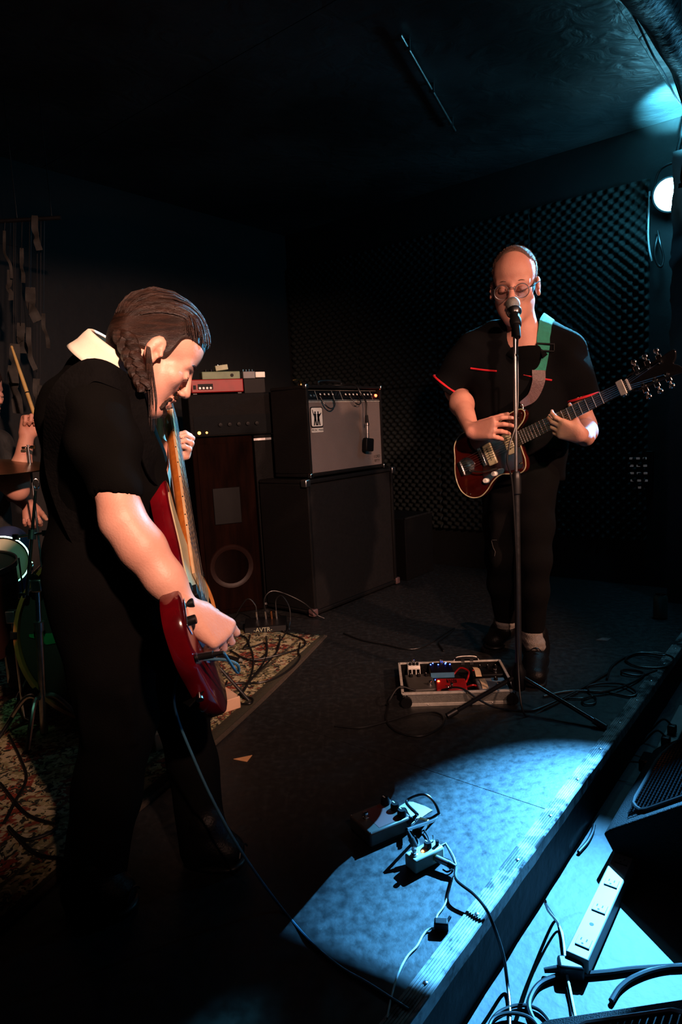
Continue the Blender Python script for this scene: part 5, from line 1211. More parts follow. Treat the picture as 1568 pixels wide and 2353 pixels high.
# drooping patch leads on the panel
for x0, x1, dz in ((0.110, 0.215, 0.055), (0.37, 0.45, 0.035)):
    cable('patch_lead', [MC @ on_panel(x0, 0.3, 0.012), MC @ (on_panel(x0 + 0.012, 0.0, 0.03) - V((0, 0, dz*0.6))), MC @ (on_panel((x0+x1)/2, 0.0, 0.035) - V((0, 0, dz))), MC @ (on_panel(x1 - 0.012, 0.0, 0.03) - V((0, 0, dz*0.6))), MC @ on_panel(x1, 0.3, 0.012)], 0.0036, 'cable_black',
          'short black lead looping from the left knobs of the amplifier' if x0 < 0.2 else 'short black lead looping below the middle knobs of the amplifier')
# instrument microphone hung over the front of the amp by its cable
x_ = 0.455; mtop = MC @ V((x_ + 0.02, -0.020, AH - 0.34))
hm = thing('amplifier_microphone', 'flat square black microphone hanging by its cable before the amplifier grille', 'microphone', mtop)
Mh = MC @ Matrix.Translation((x_ + 0.035, -0.028, AH - 0.300)) @ Matrix.Rotation(R(7), 4, 'Y')
obj('capsule', MB().box((-0.035, -0.016, -0.075), (0.038, 0.016, 0.0), Mh), 'black_plastic', hm, 0.007)
obj('stem', MB().cyl(Mh @ V((-0.008, 0, 0)), Mh @ V((-0.016, 0, 0.075)), 0.0095), 'dull_chrome', hm)
obj('plug', MB().cyl(Mh @ V((-0.016, 0, 0.070)), Mh @ V((-0.022, 0, 0.130)), 0.0115, 0.008), 'black_plastic', hm)
obj('plug_ring', MB().cyl(Mh @ V((-0.0158, 0, 0.072)), Mh @ V((-0.0168, 0, 0.086)), 0.0125), 'chrome', hm)
cable('microphone_cable', [Mh @ V((-0.022, 0, 0.128)), Mh @ V((-0.030, 0, 0.20)), MC @ V((x_ - 0.01, -0.018, AH - 0.04)), MC @ V((x_ - 0.015, 0.02, AH + 0.008)), MC @ V((x_ - 0.05, 0.12, AH + 0.010)), MC @ V((x_ - 0.20, 0.17, AH + 0.008))], 0.0055, 'cable_black', 'black cable over the amplifier top holding up the square microphone')
# small brass clip light and bits on top of the amp
tk = thing('microphone_clip', 'small brass-coloured clip lying on the top left of the amplifier', 'clip', MC @ V((0.07, 0.10, AH)))
obj('clip_base', MB().lathe([(0.014, 0), (0.014, 0.012), (0.008, 0.018)], MC @ Matrix.Translation((0.075, 0.10, AH)), 14), 'gold_metal', tk)
obj('clip_arm', MB().tube(spline([MC @ V(p) for p in ((0.075, 0.10, AH + 0.016), (0.060, 0.09, AH + 0.030), (0.030, 0.09, AH + 0.034), (0.012, 0.10, AH + 0.030))], 5), 0.005, 8), 'gold_metal', tk)

# ------------------------------------------------------------------ backline behind: wooden cabinet, black cabinet, amp head, red keyboard
WC0 = at(470, 1385, 3.50); WC0.z = 0
MW = frame(V((WC0.x, WC0.y, 0)), (AU*0.62 + V((1, 0, 0))*0.5).normalized(), V((0, 0, 0)), AZ)
xw = (AU*0.45 + V((1, 0, 0))*0.65).normalized(); yw = AZ.cross(xw); MW = frame(V((WC0.x, WC0.y, 0)), xw, yw, AZ)
wcab = thing('wooden_cabinet', 'tall brown wooden speaker cabinet standing against the dark back wall', 'speaker cabinet', MW @ V((0.15, 0.15, 0)))
obj('cabinet_box', MB().box((0, 0, 0), (0.33, 0.33, 0.985), MW), 'wood_brown', wcab, 0.006)
obj('baffle', MB().box((0.025, -0.006, 0.03), (0.305, 0.0, 0.95), MW), 'wood_brown', wcab, 0.002)
for z in (0.62,): obj('horn', MB().box((0.09, -0.012, z - 0.11), (0.24, -0.006, z + 0.09), MW), 'black_plastic', wcab, 0.004)
obj('woofer', MB().lathe([(0.125, 0.0), (0.120, 0.006), (0.105, 0.004), (0.04, -0.025), (0, -0.02)], MW @ Matrix.Translation((0.165, -0.006, 0.27)) @ Matrix.Rotation(R(90), 4, 'X'), 28), 'drum_dark', wcab)
bcab = thing('rack_case', 'black equipment case standing between the wooden cabinet and the amplifier stack', 'equipment case', MW @ V((0.5, 0.15, 0)))
obj('case_box', MB().box((0.345, 0.02, 0), (0.580, 0.30, 0.985), MW), 'black_tolex', bcab, 0.006)
for z in (0.02, 0.955): obj('edge_strip', MB().box((0.343, 0.016, z), (0.582, 0.024, z + 0.012), MW), 'dull_chrome', bcab)
hd = thing('bass_amplifier', 'black amplifier head with two orange pilot lights on the wooden cabinet', 'amplifier', MW @ V((0.2, 0.15, 0.985)))
obj('head_box', MB().box((0.0, 0.0, 0.990), (0.56, 0.27, 1.215), MW), 'black_tolex', hd, 0.006)
obj('head_panel', MB().box((0.02, -0.004, 1.0), (0.54, 0.0, 1.10), MW), 'panel_black', hd)
for x, r in ((0.045, 0.009), (0.085, 0.006)): obj('pilot_light', MB().lathe([(r, 0), (r*0.7, 0.006), (0, 0.008)], MW @ Matrix.Translation((x, -0.004, 1.012)) @ Matrix.Rotation(R(90), 4, 'X'), 10), 'led_amber', hd)
for k in range(5): obj('knob', MB().lathe([(0.011, 0), (0.010, 0.012), (0, 0.013)], MW @ Matrix.Translation((0.16 + 0.05*k, -0.004, 1.05)) @ Matrix.Rotation(R(90), 4, 'X'), 12), 'black_plastic', hd)
kb = thing('red_keyboard', 'small red desktop keyboard lying on the black amplifier head', 'keyboard', MW @ V((0.15, 0.1, 1.217)))
obj('keyboard_case', MB().box((0.02, -0.015, 1.222), (0.30, 0.18, 1.292), MW), 'red_paint', kb, 0.005)
obj('socket_panel', MB().box((0.055, -0.0165, 1.238), (0.135, -0.0152, 1.268), MW), 'black_plastic', kb)
for k in range(4): obj('socket', MB().lathe([(0.006, 0), (0.006, 0.004), (0.003, 0.004)], MW @ Matrix.Translation((0.065 + 0.019*k, -0.0165, 1.246)) @ Matrix.Rotation(R(90), 4, 'X'), 10), 'chrome', kb)
obj('power_button', MB().box((0.030, -0.0165, 1.240), (0.045, -0.0152, 1.262), MW), 'black_plastic', kb)
for x in (0.04, 0.28):
    for y in (0.01, 0.15): obj('foot', MB().box((x-0.01, y-0.01, 1.215), (x+0.01, y+0.01, 1.222), MW), 'black_rubber', kb)
gx = thing('effects_box', 'dull green effects box sitting on the red keyboard', 'effects box', MW @ V((0.2, 0.06, 1.292)))
obj('box_case', MB().box((0.085, 0.005, 1.292), (0.29, 0.10, 1.333), MW), 'green_dull', gx, 0.004)
for k in range(3): obj('knob', MB().lathe([(0.010, 0), (0.009, 0.012), (0, 0.013)], MW @ Matrix.Translation((0.11 + 0.03*k, 0.03, 1.333)), 12), 'black_plastic', gx)
obj('jack_socket', MB().lathe([(0.009, 0), (0.009, 0.004), (0, 0.004)], MW @ Matrix.Translation((0.245, 0.005, 1.312)) @ Matrix.Rotation(R(90), 4, 'X'), 12), 'black_plastic', gx)
sx = thing('tilted_pedal', 'pale sage green pedal propped at a slant on the green effects box', 'effects pedal', MW @ V((0.19, 0.06, 1.34)))
Ms = MW @ Matrix.Translation((0.195, 0.05, 1.354)) @ Matrix.Rotation(R(-7), 4, 'Y')
obj('pedal_case', MB().cbox((0, 0, 0.0), (0.034, 0.035, 0.014), Ms), 'sage', sx, 0.003); obj('footswitch', MB().lathe([(0.006, 0.014), (0.006, 0.020), (0, 0.021)], Ms @ Matrix.Translation((-0.012, 0, 0)), 10), 'chrome', sx)
obj('knob', MB().lathe([(0.006, 0.014), (0.005, 0.024), (0, 0.025)], Ms @ Matrix.Translation((0.016, 0.01, 0)), 10), 'black_plastic', sx)
wx = thing('grey_mixer', 'small grey and white mixer box beside the red keyboard', 'mixer', MW @ V((0.37, 0.06, 1.292)))
obj('mixer_case', MB().box((0.305, 0.0, 1.292), (0.372, 0.09, 1.330), MW), 'grey_dull', wx, 0.003); obj('mixer_end', MB().box((0.374, 0.0, 1.296), (0.428, 0.08, 1.327), MW), 'white_plastic', wx, 0.003, label='off-white end block')
for k in range(4): obj('fader_knob', MB().lathe([(0.004, 0), (0.0035, 0.014), (0, 0.015)], MW @ Matrix.Translation((0.315 + 0.017*k, 0.04, 1.330)), 8), 'chrome', wx)
obj('mixer_stand', MB().box((0.31, 0.01, 1.215), (0.425, 0.08, 1.292), MW), 'black_plastic', wx)

# ------------------------------------------------------------------ drums
kc = gd(297, 1662); kd = V((0.25, -0.968, 0)); kr = 0.334; kc.z = kr + 0.012
kick = thing('bass_drum', 'large bass drum with amber wooden hoop standing behind the bassist', 'bass drum', V((kc.x, kc.y, 0)))
MK = along(kc, kc + kd)
obj('shell', MB().lathe([(kr-0.02, -0.42), (kr-0.015, -0.42), (kr-0.015, -0.02), (kr-0.02, -0.02)], MK, 48), 'drum_dark', kick)
obj('drum_head', MB().lathe([(kr-0.012, -0.006), (kr-0.03, -0.001), (0, 0.0)], MK, 48), 'drum_head', kick)
obj('wooden_hoop', MB().lathe([(kr-0.010, -0.028), (kr+0.004, -0.028), (kr+0.004, 0.020), (kr-0.008, 0.020), (kr-0.010, -0.028)], MK, 56), 'wood_hoop', kick, label='amber wooden hoop')
for k in range(10):
    a = 2*pi*(k+0.35)/10; Mq = MK @ Matrix.Rotation(a, 4, 'Z') @ Matrix.Translation((kr + 0.004, 0, 0))
    obj('claw', MB().cbox((0.004, 0, -0.004), (0.005, 0.014, 0.028), Mq).cbox((-0.004, 0, 0.024), (0.009, 0.012, 0.003), Mq), 'black_plastic', kick, 0.002)
    obj('tension_rod', MB().cyl(Mq @ V((0.008, 0, 0.012)), Mq @ V((0.008, 0, -0.14)), 0.0032), 'chrome', kick)
pt = at(115, 1432, 2.33); obj('green_patch', MB().prism([(-0.045, -0.012), (0.035, -0.018), (0.035, -0.008), (0.005, 0.004), (-0.015, 0.026), (-0.045, 0.024)], 0, 0.002, MK @ Matrix.Translation(V(((MK.inverted() @ pt).x, (MK.inverted() @ pt).y, 0.0005))) @ Matrix.Rotation(R(90), 4, 'Z')), 'patch_green', kick, label='green patch on the drum head')  # flat green shape set on the drum head
for s in (-1, 1):
    q = kc + V((0.968, 0.25, 0))*s*0.30*1.0 - kd*0.06 - AZ*0.16; f_ = q + V((0.968, 0.25, 0))*s*0.13 + kd*0.05; f_.z = 0.012
    obj('spur', MB().cyl(q, f_, 0.006), 'black_paint', kick)
def tom(name, label, c, axis, r, dep, head, rim_seg=32, legs=None):
    t = thing(name, label, 'drum', c); M = along(c, V(c) + V(axis))
    obj('shell', MB().lathe([(r-0.004, -dep), (r, -dep), (r, -0.01), (r-0.004, -0.01)], M, rim_seg), 'drum_dark', t)
    obj('drum_head', MB().lathe([(r-0.002, -0.004), (r-0.012, 0.0), (0, 0.001)], M, rim_seg), head, t)
    obj('rim', MB().lathe([(r, -0.014), (r+0.008, -0.014), (r+0.008, 0.006), (r+0.002, 0.006), (r, -0.014)], M, rim_seg), 'chrome', t)
    for k in range(6):
        Mq = M @ Matrix.Rotation(2*pi*(k+0.3)/6, 4, 'Z') @ Matrix.Translation((r, 0, 0))
        lg = obj('lug', MB().cbox((0.010, 0, -dep*0.5), (0.010, 0.009, 0.022), Mq), 'chrome', t, 0.003)
        obj('tension_rod', MB().cyl(Mq @ V((0.013, 0, 0.010)), Mq @ V((0.013, 0, -dep*0.5)), 0.003), 'chrome', lg)
    return t, M
c_ = at(4, 1290, 2.50); tt, _ = tom('rack_tom', 'small tom with a cream head tilted towards the room at the drum kit', c_, (0.45, -0.80, 0.40), 0.094, 0.14, 'drum_head_cream')
obj('tom_arm', MB().tube(spline([c_ - V((0.02, -0.07, 0.05)), c_ + V((0.10, 0.14, -0.10)), V((c_.x + 0.16, c_.y + 0.18, kc.z + kr - 0.06))], 5), 0.011, 10), 'chrome', tt)
c_ = at(-82, 1300, 2.30); ft, _ = tom('floor_tom', 'dark floor tom on chrome legs at the edge of the kit', c_, (0.05, -0.12, 1.0), 0.165, 0.32, 'drum_head')
for a in (0.2, 2.3, 4.4):
    p = V((c_.x + 0.185*cos(a-0.5), c_.y + 0.185*sin(a-0.5), 0)); obj('leg', MB().tube([p + AZ*(c_.z-0.18), p + AZ*0.03, p + AZ*0.012 + V((cos(a), sin(a), 0))*0.03], 0.006, 8), 'chrome', ft)
    obj('leg_clamp', MB().cbox((0, 0, 0), (0.016, 0.016, 0.022), Matrix.Translation(p + AZ*(c_.z - 0.18))), 'dull_chrome', ft, 0.003)
# cymbal boom stand nearest the bassist
sb = gd(103, 1695); sb = V((sb.x, sb.y, 0)); Ysb = sb.y
cs = thing('cymbal_stand', 'chrome tripod cymbal stand with a ring-ended tilter beside the bass drum', 'cymbal stand', sb)
p1 = at(86, 1345, Ysb); p0 = sb + V((0, 0, 0.02))
obj('lower_tube', MB().cyl(p0, p0.lerp(p1, 0.72), 0.0125), 'dull_chrome', cs); obj('middle_tube', MB().cyl(p0.lerp(p1, 0.70), p1, 0.0095), 'chrome', cs)
obj('collar', MB().cyl(p0.lerp(p1, 0.70), p0.lerp(p1, 0.76), 0.018), 'dull_chrome', cs)
obj('tilter', MB().cbox(tuple(p1), (0.018, 0.014, 0.022)), 'dull_chrome', cs, 0.005)
for d_ in (V((0.05, -0.01, 0.01)), V((-0.05, -0.01, -0.03))): obj('wing_nut', MB().cyl(p1, p1 + d_, 0.005).cbox(tuple(p1 + d_), (0.012, 0.004, 0.010)), 'chrome', cs, 0.002)
b0 = at(62, 1368, Ysb - 0.02); b1 = at(82, 1128, Ysb + 0.05)
obj('boom_rod', MB().cyl(b0, b1, 0.0065, 0.0045), 'chrome', cs)
mk = b0.lerp(b1, 0.58); obj('memory_lock', MB().cyl(mk - (b1-b0).normalized()*0.016, mk + (b1-b0).normalized()*0.016, 0.013), 'dull_chrome', cs)
for s in (-1, 1): obj('wing_nut', MB().cyl(mk, mk + V((s*0.045, -0.012, s*0.004)), 0.005).cbox(tuple(mk + V((s*0.050, -0.012, s*0.004))), (0.010, 0.004, 0.010)), 'chrome', cs, 0.002)
rc = at(83, 1112, Ysb + 0.05); obj('tilter_ring', MB().tube([rc + V((0.008*cos(a), 0.004*cos(a), 0.017*sin(a))) for a in np.linspace(0, 2*pi, 21)[:-1]], 0.0024, 6, True), 'chrome', cs)
hb = sb + V((0, 0, 0.145))
for fx, fy in ((-0.16, 0.02), (0.15, 0.03), (0.0, -0.13)):
    f_ = sb + V((fx, fy, 0.010)); lg = obj('leg', MB().tube(spline([hb, hb + V((fx*0.35, fy*0.35, -0.004)), f_], 6), 0.0085, 8), 'dull_chrome', cs)
    obj('rubber_foot', MB().cyl(f_ - V((fx, fy, 0))*0.08, f_ + V((fx, fy, 0))*0.06, 0.013), 'black_rubber', lg)
# ride cymbal behind on its own stand
cc_ = at(-40, 1062, 2.55)
cy = thing('cymbal', 'dark bronze cymbal seen edge on beside the drummer', 'cymbal', cc_)
Mcy = along(cc_, cc_ + V((0.10, -0.06, 1)))
obj('cymbal_plate', MB().lathe([(0.0, 0.022), (0.035, 0.016), (0.045, 0.006), (0.14, -0.004), (0.235, -0.016), (0.235, -0.0175), (0.14, -0.0055), (0.045, 0.0045), (0.0, 0.020)], Mcy, 40), 'cymbal_bronze', cy)
cz = thing('cymbal_stand', 'straight chrome stand holding the bronze cymbal next to the drummer', 'cymbal stand', V((cc_.x, cc_.y, 0)))
obj('stand_tube', MB().cyl(V((cc_.x, cc_.y, 0.05)), cc_ - V((0, 0, 0.004)), 0.010, 0.007), 'dull_chrome', cz)
obj('wing_nut', MB().cyl(cc_ + V((0, 0, 0.020)), cc_ + V((0.004, -0.002, 0.055)), 0.004).cbox(tuple(cc_ + V((0.003, -0.002, 0.050))), (0.016, 0.003, 0.007)), 'chrome', cz)
for a in (0.3, 2.4, 4.5): obj('leg', MB().cyl(V((cc_.x, cc_.y, 0.24)), V((cc_.x + 0.20*cos(a), cc_.y + 0.20*sin(a), 0.010)), 0.007), 'dull_chrome', cz)
# hi-hat top clutch catching light
hp_ = at(65, 1029, 2.62); hh = thing('hi_hat_stand', 'hi-hat stand whose chrome clutch glints beside the raised drumstick hand', 'hi-hat', V((hp_.x, hp_.y, 0)))
obj('rod', MB().cyl(V((hp_.x, hp_.y, 0.02)), hp_ + V((0, 0, 0.012)), 0.0045), 'dull_chrome', hh)
obj('clutch', MB().cyl(hp_ + V((-0.024, 0, 0)), hp_ + V((-0.010, 0, 0)), 0.006).cyl(hp_ + V((0.010, 0, 0.002)), hp_ + V((0.024, 0, 0.002)), 0.0075).cyl(hp_ - V((0.012, 0, 0)), hp_ + V((0.012, 0, 0)), 0.003), 'chrome', hh)
for dz in (-0.075, -0.090): obj('hi_hat_plate', MB().lathe([(0.0, 0.012), (0.03, 0.010), (0.04, 0.003), (0.165, -0.003), (0.165, -0.0045), (0.04, 0.0015), (0.0, 0.009)], Matrix.Translation(hp_ + V((-0.09, 0.03, dz))), 32), 'cymbal_bronze', hh)
for a in (0.0, 2.1, 4.2): obj('leg', MB().cyl(V((hp_.x, hp_.y, 0.20)), V((hp_.x + 0.18*cos(a), hp_.y + 0.18*sin(a), 0.010)), 0.007), 'dull_chrome', hh)
# tattered grey cloth strips hanging on the wall behind the drummer
rg = random.Random(21); rags = [((80, 525), (88, 575)), ((50, 600), (58, 650)), ((22, 650), (24, 690)), ((70, 690), (84, 738)), ((100, 750), (116, 800)), ((48, 772), (52, 812)), ((66, 782), (78, 850)), ((30, 870), (46, 950)), ((84, 900), (100, 960)), ((10, 560), (26, 640)), ((34, 820), (30, 880)), ((92, 915), (104, 940))]
hang = thing('tattered_drape', 'tattered grey cloth strips hanging on the wall behind the drummer', 'drape', at(60, 700, 3.02))
for i, ((x0, y0), (x1, y1)) in enumerate(rags):
    Yr = 3.02 + rg.uniform(-0.05, 0.05); path = [at(x0, y0 - 30, Yr), at(x0, y0, Yr)] + [at(x0 + (x1-x0)*t + rg.uniform(-5, 5), y0 + (y1-y0)*t, Yr + rg.uniform(-0.015, 0.015)) for t in (0.3, 0.6, 1.0)]
    obj('cloth_strip', ribbon(path, rg.uniform(0.008, 0.045), 0.0015, lambda t, p: V((0.4*sin(9*t), -1, 0.3*cos(7*t)))), 'rag_grey', hang)
obj('hanging_rod', MB().cyl(at(-60, 512, 3.03), at(140, 500, 3.03), 0.009), 'black_paint', hang)
for x in (-40, 40, 120): obj('support_cord', MB().cyl(at(x, 506, 3.03), V((at(x, 506, 3.03).x, at(x, 506, 3.03).y, CEIL_Z + 0.005)), 0.002), 'cable_black', hang)
for i, ((x0, y0), (x1, y1)) in enumerate(rags): obj('thread', MB().tube([at(x0, y0 - 28, 3.02), at(x0 + 2, 508, 3.03)], 0.0015, 5), 'black_rubber', hang)

# ------------------------------------------------------------------ pedals
def box_pedal(name, label, M, sz, m, knobs=(), led=None, switch=None, knob_m='black_plastic', jacks=(), sub='pedal_case'):
    w_, d_, h_ = sz; t = thing(name, label, 'effects pedal', M @ V((0, 0, 0)))
    cs_ = obj(sub, MB().box((-w_/2, -d_/2, 0.003), (w_/2, d_/2, h_), M), m, t, min(0.005, h_*0.15))
    obj('base_plate', MB().box((-w_/2 + 0.002, -d_/2 + 0.002, 0), (w_/2 - 0.002, d_/2 - 0.002, 0.003), M), 'black_rubber', t)
    for x, y, r, hh_ in knobs:
        kb_ = obj('knob', MB().lathe([(r, 0), (r*0.96, hh_*0.7), (r*0.8, hh_), (0, hh_)], M @ Matrix.Translation((x, y, h_)), 14), knob_m, t)
        obj('pointer', MB().cbox((x, y + r*0.5, h_ + hh_), (r*0.12, r*0.4, 0.0006), M), 'white_plastic', kb_)
    if switch: 
        x, y = switch; obj('footswitch', MB().lathe([(0.0085, 0), (0.0085, 0.003), (0.0055, 0.004), (0.0055, 0.011), (0.0065, 0.012), (0.006, 0.016), (0, 0.017)], M @ Matrix.Translation((x, y, h_)), 12), 'chrome', t)
    if led:
        x, y, lm, r = led; obj('indicator_light', MB().lathe([(r, 0), (r*0.8, r*0.7), (0, r)], M @ Matrix.Translation((x, y, h_)), 10), lm, t)
    for x, y, z, dx, dy in jacks:
        p = M @ V((x, y, z)); q = M @ V((x + dx, y + dy, z)); obj('jack', MB().cyl(p, q, 0.0075), 'chrome', t)
    return t
def plug(t, p, d, r=0.0065, L=0.045, m='black_rubber'):
    d = V(d).normalized(); o = obj('plug', MB().cyl(p, p + d*L*0.6, r).cyl(p + d*L*0.6, p + d*L, r*0.75, r*0.5), m, t); return p + d*L

# front edge of the stage: big dark pedal, cream mini pedal, paper, battery
pc = gd(876, 1908); ang = atan2((gd(930, 1862) - gd(866, 1928)).y, (gd(930, 1862) - gd(866, 1928)).x)
MP1 = flat(V((pc.x, pc.y, 0)), R(30))
bp1 = box_pedal('fuzz_pedal', 'large dark brown effects pedal with black knobs lying in shadow by the paper sheet', MP1, (0.125, 0.098, 0.040), mat('pedal_brown', (0.075, 0.062, 0.050), 0.45, 0.3, scale=20), [(0.045, -0.030, 0.012, 0.016), (0.047, 0.002, 0.012, 0.016), (0.040, 0.036, 0.012, 0.016)], None, (-0.035, 0.012))
obj('printed_panel', MB().box((-0.030, -0.040, 0.0401), (0.026, 0.040, 0.0405), MP1), mat('pedal_print', (0.10, 0.020, 0.014), 0.6, scale=30), bp1)
for x, y in ((-0.058, -0.045), (0.058, -0.045), (0.058, 0.045), (-0.058, 0.045)): obj('screw', MB().lathe([(0.003, 0), (0.002, 0.001), (0, 0.001)], MP1 @ Matrix.Translation((x, y, 0.040)), 8), 'chrome', bp1)
mc_ = gd(977, 1985); MP2 = flat(V((mc_.x, mc_.y, 0)), R(33))
bp2 = box_pedal('mini_pedal', 'small cream effects pedal with a glowing orange light near the stage edge', MP2, (0.088, 0.040, 0.036), mat('cream_pedal', (0.34, 0.32, 0.26), 0.45, col2=(0.28, 0.265, 0.21), scale=12), [(0.012, 0.002, 0.0095, 0.013)], (-0.008, -0.003, 'led_amber', 0.0036), (-0.030, 0.0))
obj('mini_knob', MB().cyl(MP2 @ V((0.034, -0.006, 0.036)), MP2 @ V((0.034, -0.006, 0.048)), 0.0042), 'black_plastic', bp2)
obj('toggle_switch', MB().cyl(MP2 @ V((0.036, 0.010, 0.036)), MP2 @ V((0.037, 0.012, 0.050)), 0.0018), 'chrome', bp2)
obj('jack', MB().lathe([(0.008, 0), (0.008, 0.003), (0.005, 0.004)], MP2 @ Matrix.Translation((0.016, -0.020, 0.020)) @ Matrix.Rotation(R(90), 4, 'X'), 14), 'gold_metal', bp2)
# patch lead arcing from the brown pedal to the cream one
j1 = MP1 @ V((0.050, -0.050, 0.028)); j2 = MP2 @ V((-0.004, 0.022, 0.022))
dA = (MP1.to_3x3() @ V((0.45, -0.5, 0.75))).normalized(); dB = (MP2.to_3x3() @ V((-0.1, 0.6, 0.8))).normalized()
pe = thing('patch_cable', 'black patch cable arching between the brown pedal and the cream pedal', 'cable', j1)
q1 = plug(pe, j1, dA, 0.006, 0.035); q2 = plug(pe, j2, dB, 0.0075, 0.050)
mx = at(975, 1826, 1.60)
obj('lead', MB().tube(spline([q1, at(935, 1842, 1.62), mx, at(1002, 1850, 1.585), at(1004, 1880, 1.57), q2], 8), 0.0042, 9), 'cable_black', pe)
# thin supply wires behind
cable('supply_wire', [MP1 @ V((0.063, 0.0, 0.020)), gd(955, 1886, 0.010), gd(985, 1925, 0.006), MP2 @ V((0.02, 0.021, 0.022))], 0.0021, 'cable_black', 'thin black wire crossing the paper sheet to the cream pedal')
cable('supply_wire', [MP1 @ V((0.060, -0.030, 0.012)), gd(945, 1912, 0.004), gd(962, 1935, 0.004), MP2 @ V((-0.012, 0.022, 0.014))], 0.0026, 'cable_black', 'short black wire on the floor below the brown pedal')
dc0 = MP2 @ V((0.046, 0.004, 0.018)); dcd = (MP2.to_3x3() @ V((1, 0.1, 0))).normalized()
aw = thing('power_adapter_lead', 'thin pale power lead with black plugs trailing over the stage edge', 'cable', dc0)
q = plug(aw, dc0 - dcd*0.002, dcd, 0.005, 0.026)
obj('black_loop', MB().tube(spline([q, gd(1042, 1975, 0.012), gd(1045, 1990, 0.008), gd(1030, 2003, 0.005), gd(1018, 1998, 0.005)], 6), 0.0020, 7), 'cable_black', aw)
obj('pale_lead', MB().tube(spline([q + V((0, 0, 0.002)), gd(1043, 1968, 0.008), gd(1048, 1995, 0.004), gd(1040, 2022, 0.004), gd(1032, 2050, 0.004), gd(1022, 2080, 0.004), gd(1005, 2105, 0.004), gd(1004, 2125, 0.006)], 8), 0.0018, 7), 'cable_white', aw)
bq = gd(1015, 2136, 0.0); obj('inline_plug', MB().cbox((0, 0, 0.010), (0.014, 0.009, 0.010), flat(bq, R(-8))).cyl(bq + V((0.012, 0.004, 0.012)), bq + V((0.022, 0.016, 0.016)), 0.003), 'black_plastic', aw, 0.003)
obj('pale_lead', MB().tube(spline([gd(1003, 2132, 0.008), gd(985, 2136, 0.004), gd(972, 2150, 0.003), gd(958, 2175, 0.003), gd(935, 2200, 0.003), gd(915, 2240, 0.003), gd(900, 2290, 0.003), gd(890, 2340, 0.003)], 8), 0.0020, 7), 'cable_white', aw)
# main instrument lead from the cream pedal, over the edge, down to the coil on the house floor
jp0 = MP2 @ V((0.016, -0.022, 0.020)); jd = (MP2.to_3x3() @ V((0.35, -1, -0.05))).normalized()
il = thing('instrument_cable', 'black instrument cable running from the cream pedal over the stage edge to the floor', 'cable', jp0)
q = jp0 + jd*0.050; obj('plug', MB().cyl(jp0, jp0 + jd*0.034, 0.0075), 'dull_chrome', il); obj('plug_boot', MB().cyl(jp0 + jd*0.032, q, 0.0080, 0.0050), 'black_rubber', il)
obj('lead', MB().tube(spline([q, gd(1050, 2022, 0.030), gd(1090, 2055, 0.026), gd(1118, 2090, 0.016), gd(1140, 2140, -0.020), gd(1158, 2200, -0.09), gd(1166, 2255, -0.145), gd(1172, 2310, FLOOR_Z + 0.006), gd(1172, 2370, FLOOR_Z + 0.006)], 8), 0.0036, 8), 'cable_black', il)
ps = gd(954, 1868); pp = [gd(x, y, 0.0015) for x, y in ((913, 1856), (937, 1842), (950, 1843), (978, 1853), (995, 1862), (986, 1867), (960, 1885), (932, 1902), (927, 1880))]
tag(obj('paper_sheet', MB().prism([(p.x, p.y) for p in pp][::-1] if sum(pp[i].x*pp[(i+1) % 9].y - pp[(i+1) % 9].x*pp[i].y for i in range(9)) < 0 else [(p.x, p.y) for p in pp], 0.0008, 0.0020), 'paper'), 'torn white sheet of paper on the stage beside the brown pedal', 'paper')
bt = gd(968, 1905); Mb = flat(V((bt.x, bt.y, 0)), R(58))
bat = thing('battery', 'small nine volt battery with a copper end beside the paper sheet', 'battery', Mb @ V((0, 0, 0)))
obj('battery_case', MB().box((-0.024, -0.013, 0.0), (0.012, 0.013, 0.017), Mb), 'black_gloss', bat, 0.002); obj('copper_end', MB().box((0.012, -0.013, 0.0), (0.024, 0.013, 0.017), Mb), 'copper', bat, 0.002)
for y in (-0.006, 0.006): obj('terminal', MB().cyl(Mb @ V((0.024, y, 0.009)), Mb @ V((0.027, y, 0.009)), 0.0032), 'chrome', bat)
tri = [gd(x, y) for x, y in ((537, 1745), (580, 1736), (568, 1751))]
tag(obj('paper_scrap', MB().prism([(p.x, p.y) for p in tri][::-1], 0.0004, 0.0018), 'paper_tan'), 'small triangular tan paper scrap on the black stage', 'paper scrap')
tri = [gd(x, y) for x, y in ((1370, 1471), (1385, 1466), (1406, 1467), (1396, 1473))]
tag(obj('paper_scrap', MB().prism([(p.x, p.y) for p in tri][::-1], 0.0004, 0.0018), 'grey_dull'), 'small grey paper scrap on the stage beyond the guitarist', 'paper scrap')

# ------------------------------------------------------------------ the bassist's cable
bj = MBs @ V((-0.098, -0.085, 0.018)); 
bc = thing('bass_cable', 'long dark blue cable from the red bass trailing across the stage to the front', 'cable', gd(600, 2060))
qb = plug(bc, bj, BF*0.8 - BA*0.2 - BW*0.1, 0.007, 0.05)
obj('lead', MB().tube(spline([qb, at(545, 1545, 1.26), at(546, 1528, 1.25), at(515, 1516, 1.25), at(455, 1518, 1.25), at(415, 1545, 1.24), at(400, 1600, 1.26), at(410, 1655, 1.31), at(440, 1730, 1.32), at(480, 1820, 1.31), at(530, 1915, 1.30), at(585, 2002, 1.29), gd(650, 2090, 0.004), gd(715, 2165, 0.004), gd(782, 2222, 0.004), gd(850, 2262, 0.004), gd(940, 2320, 0.004)], 8), 0.0030, 8), 'cable_blue', bc)

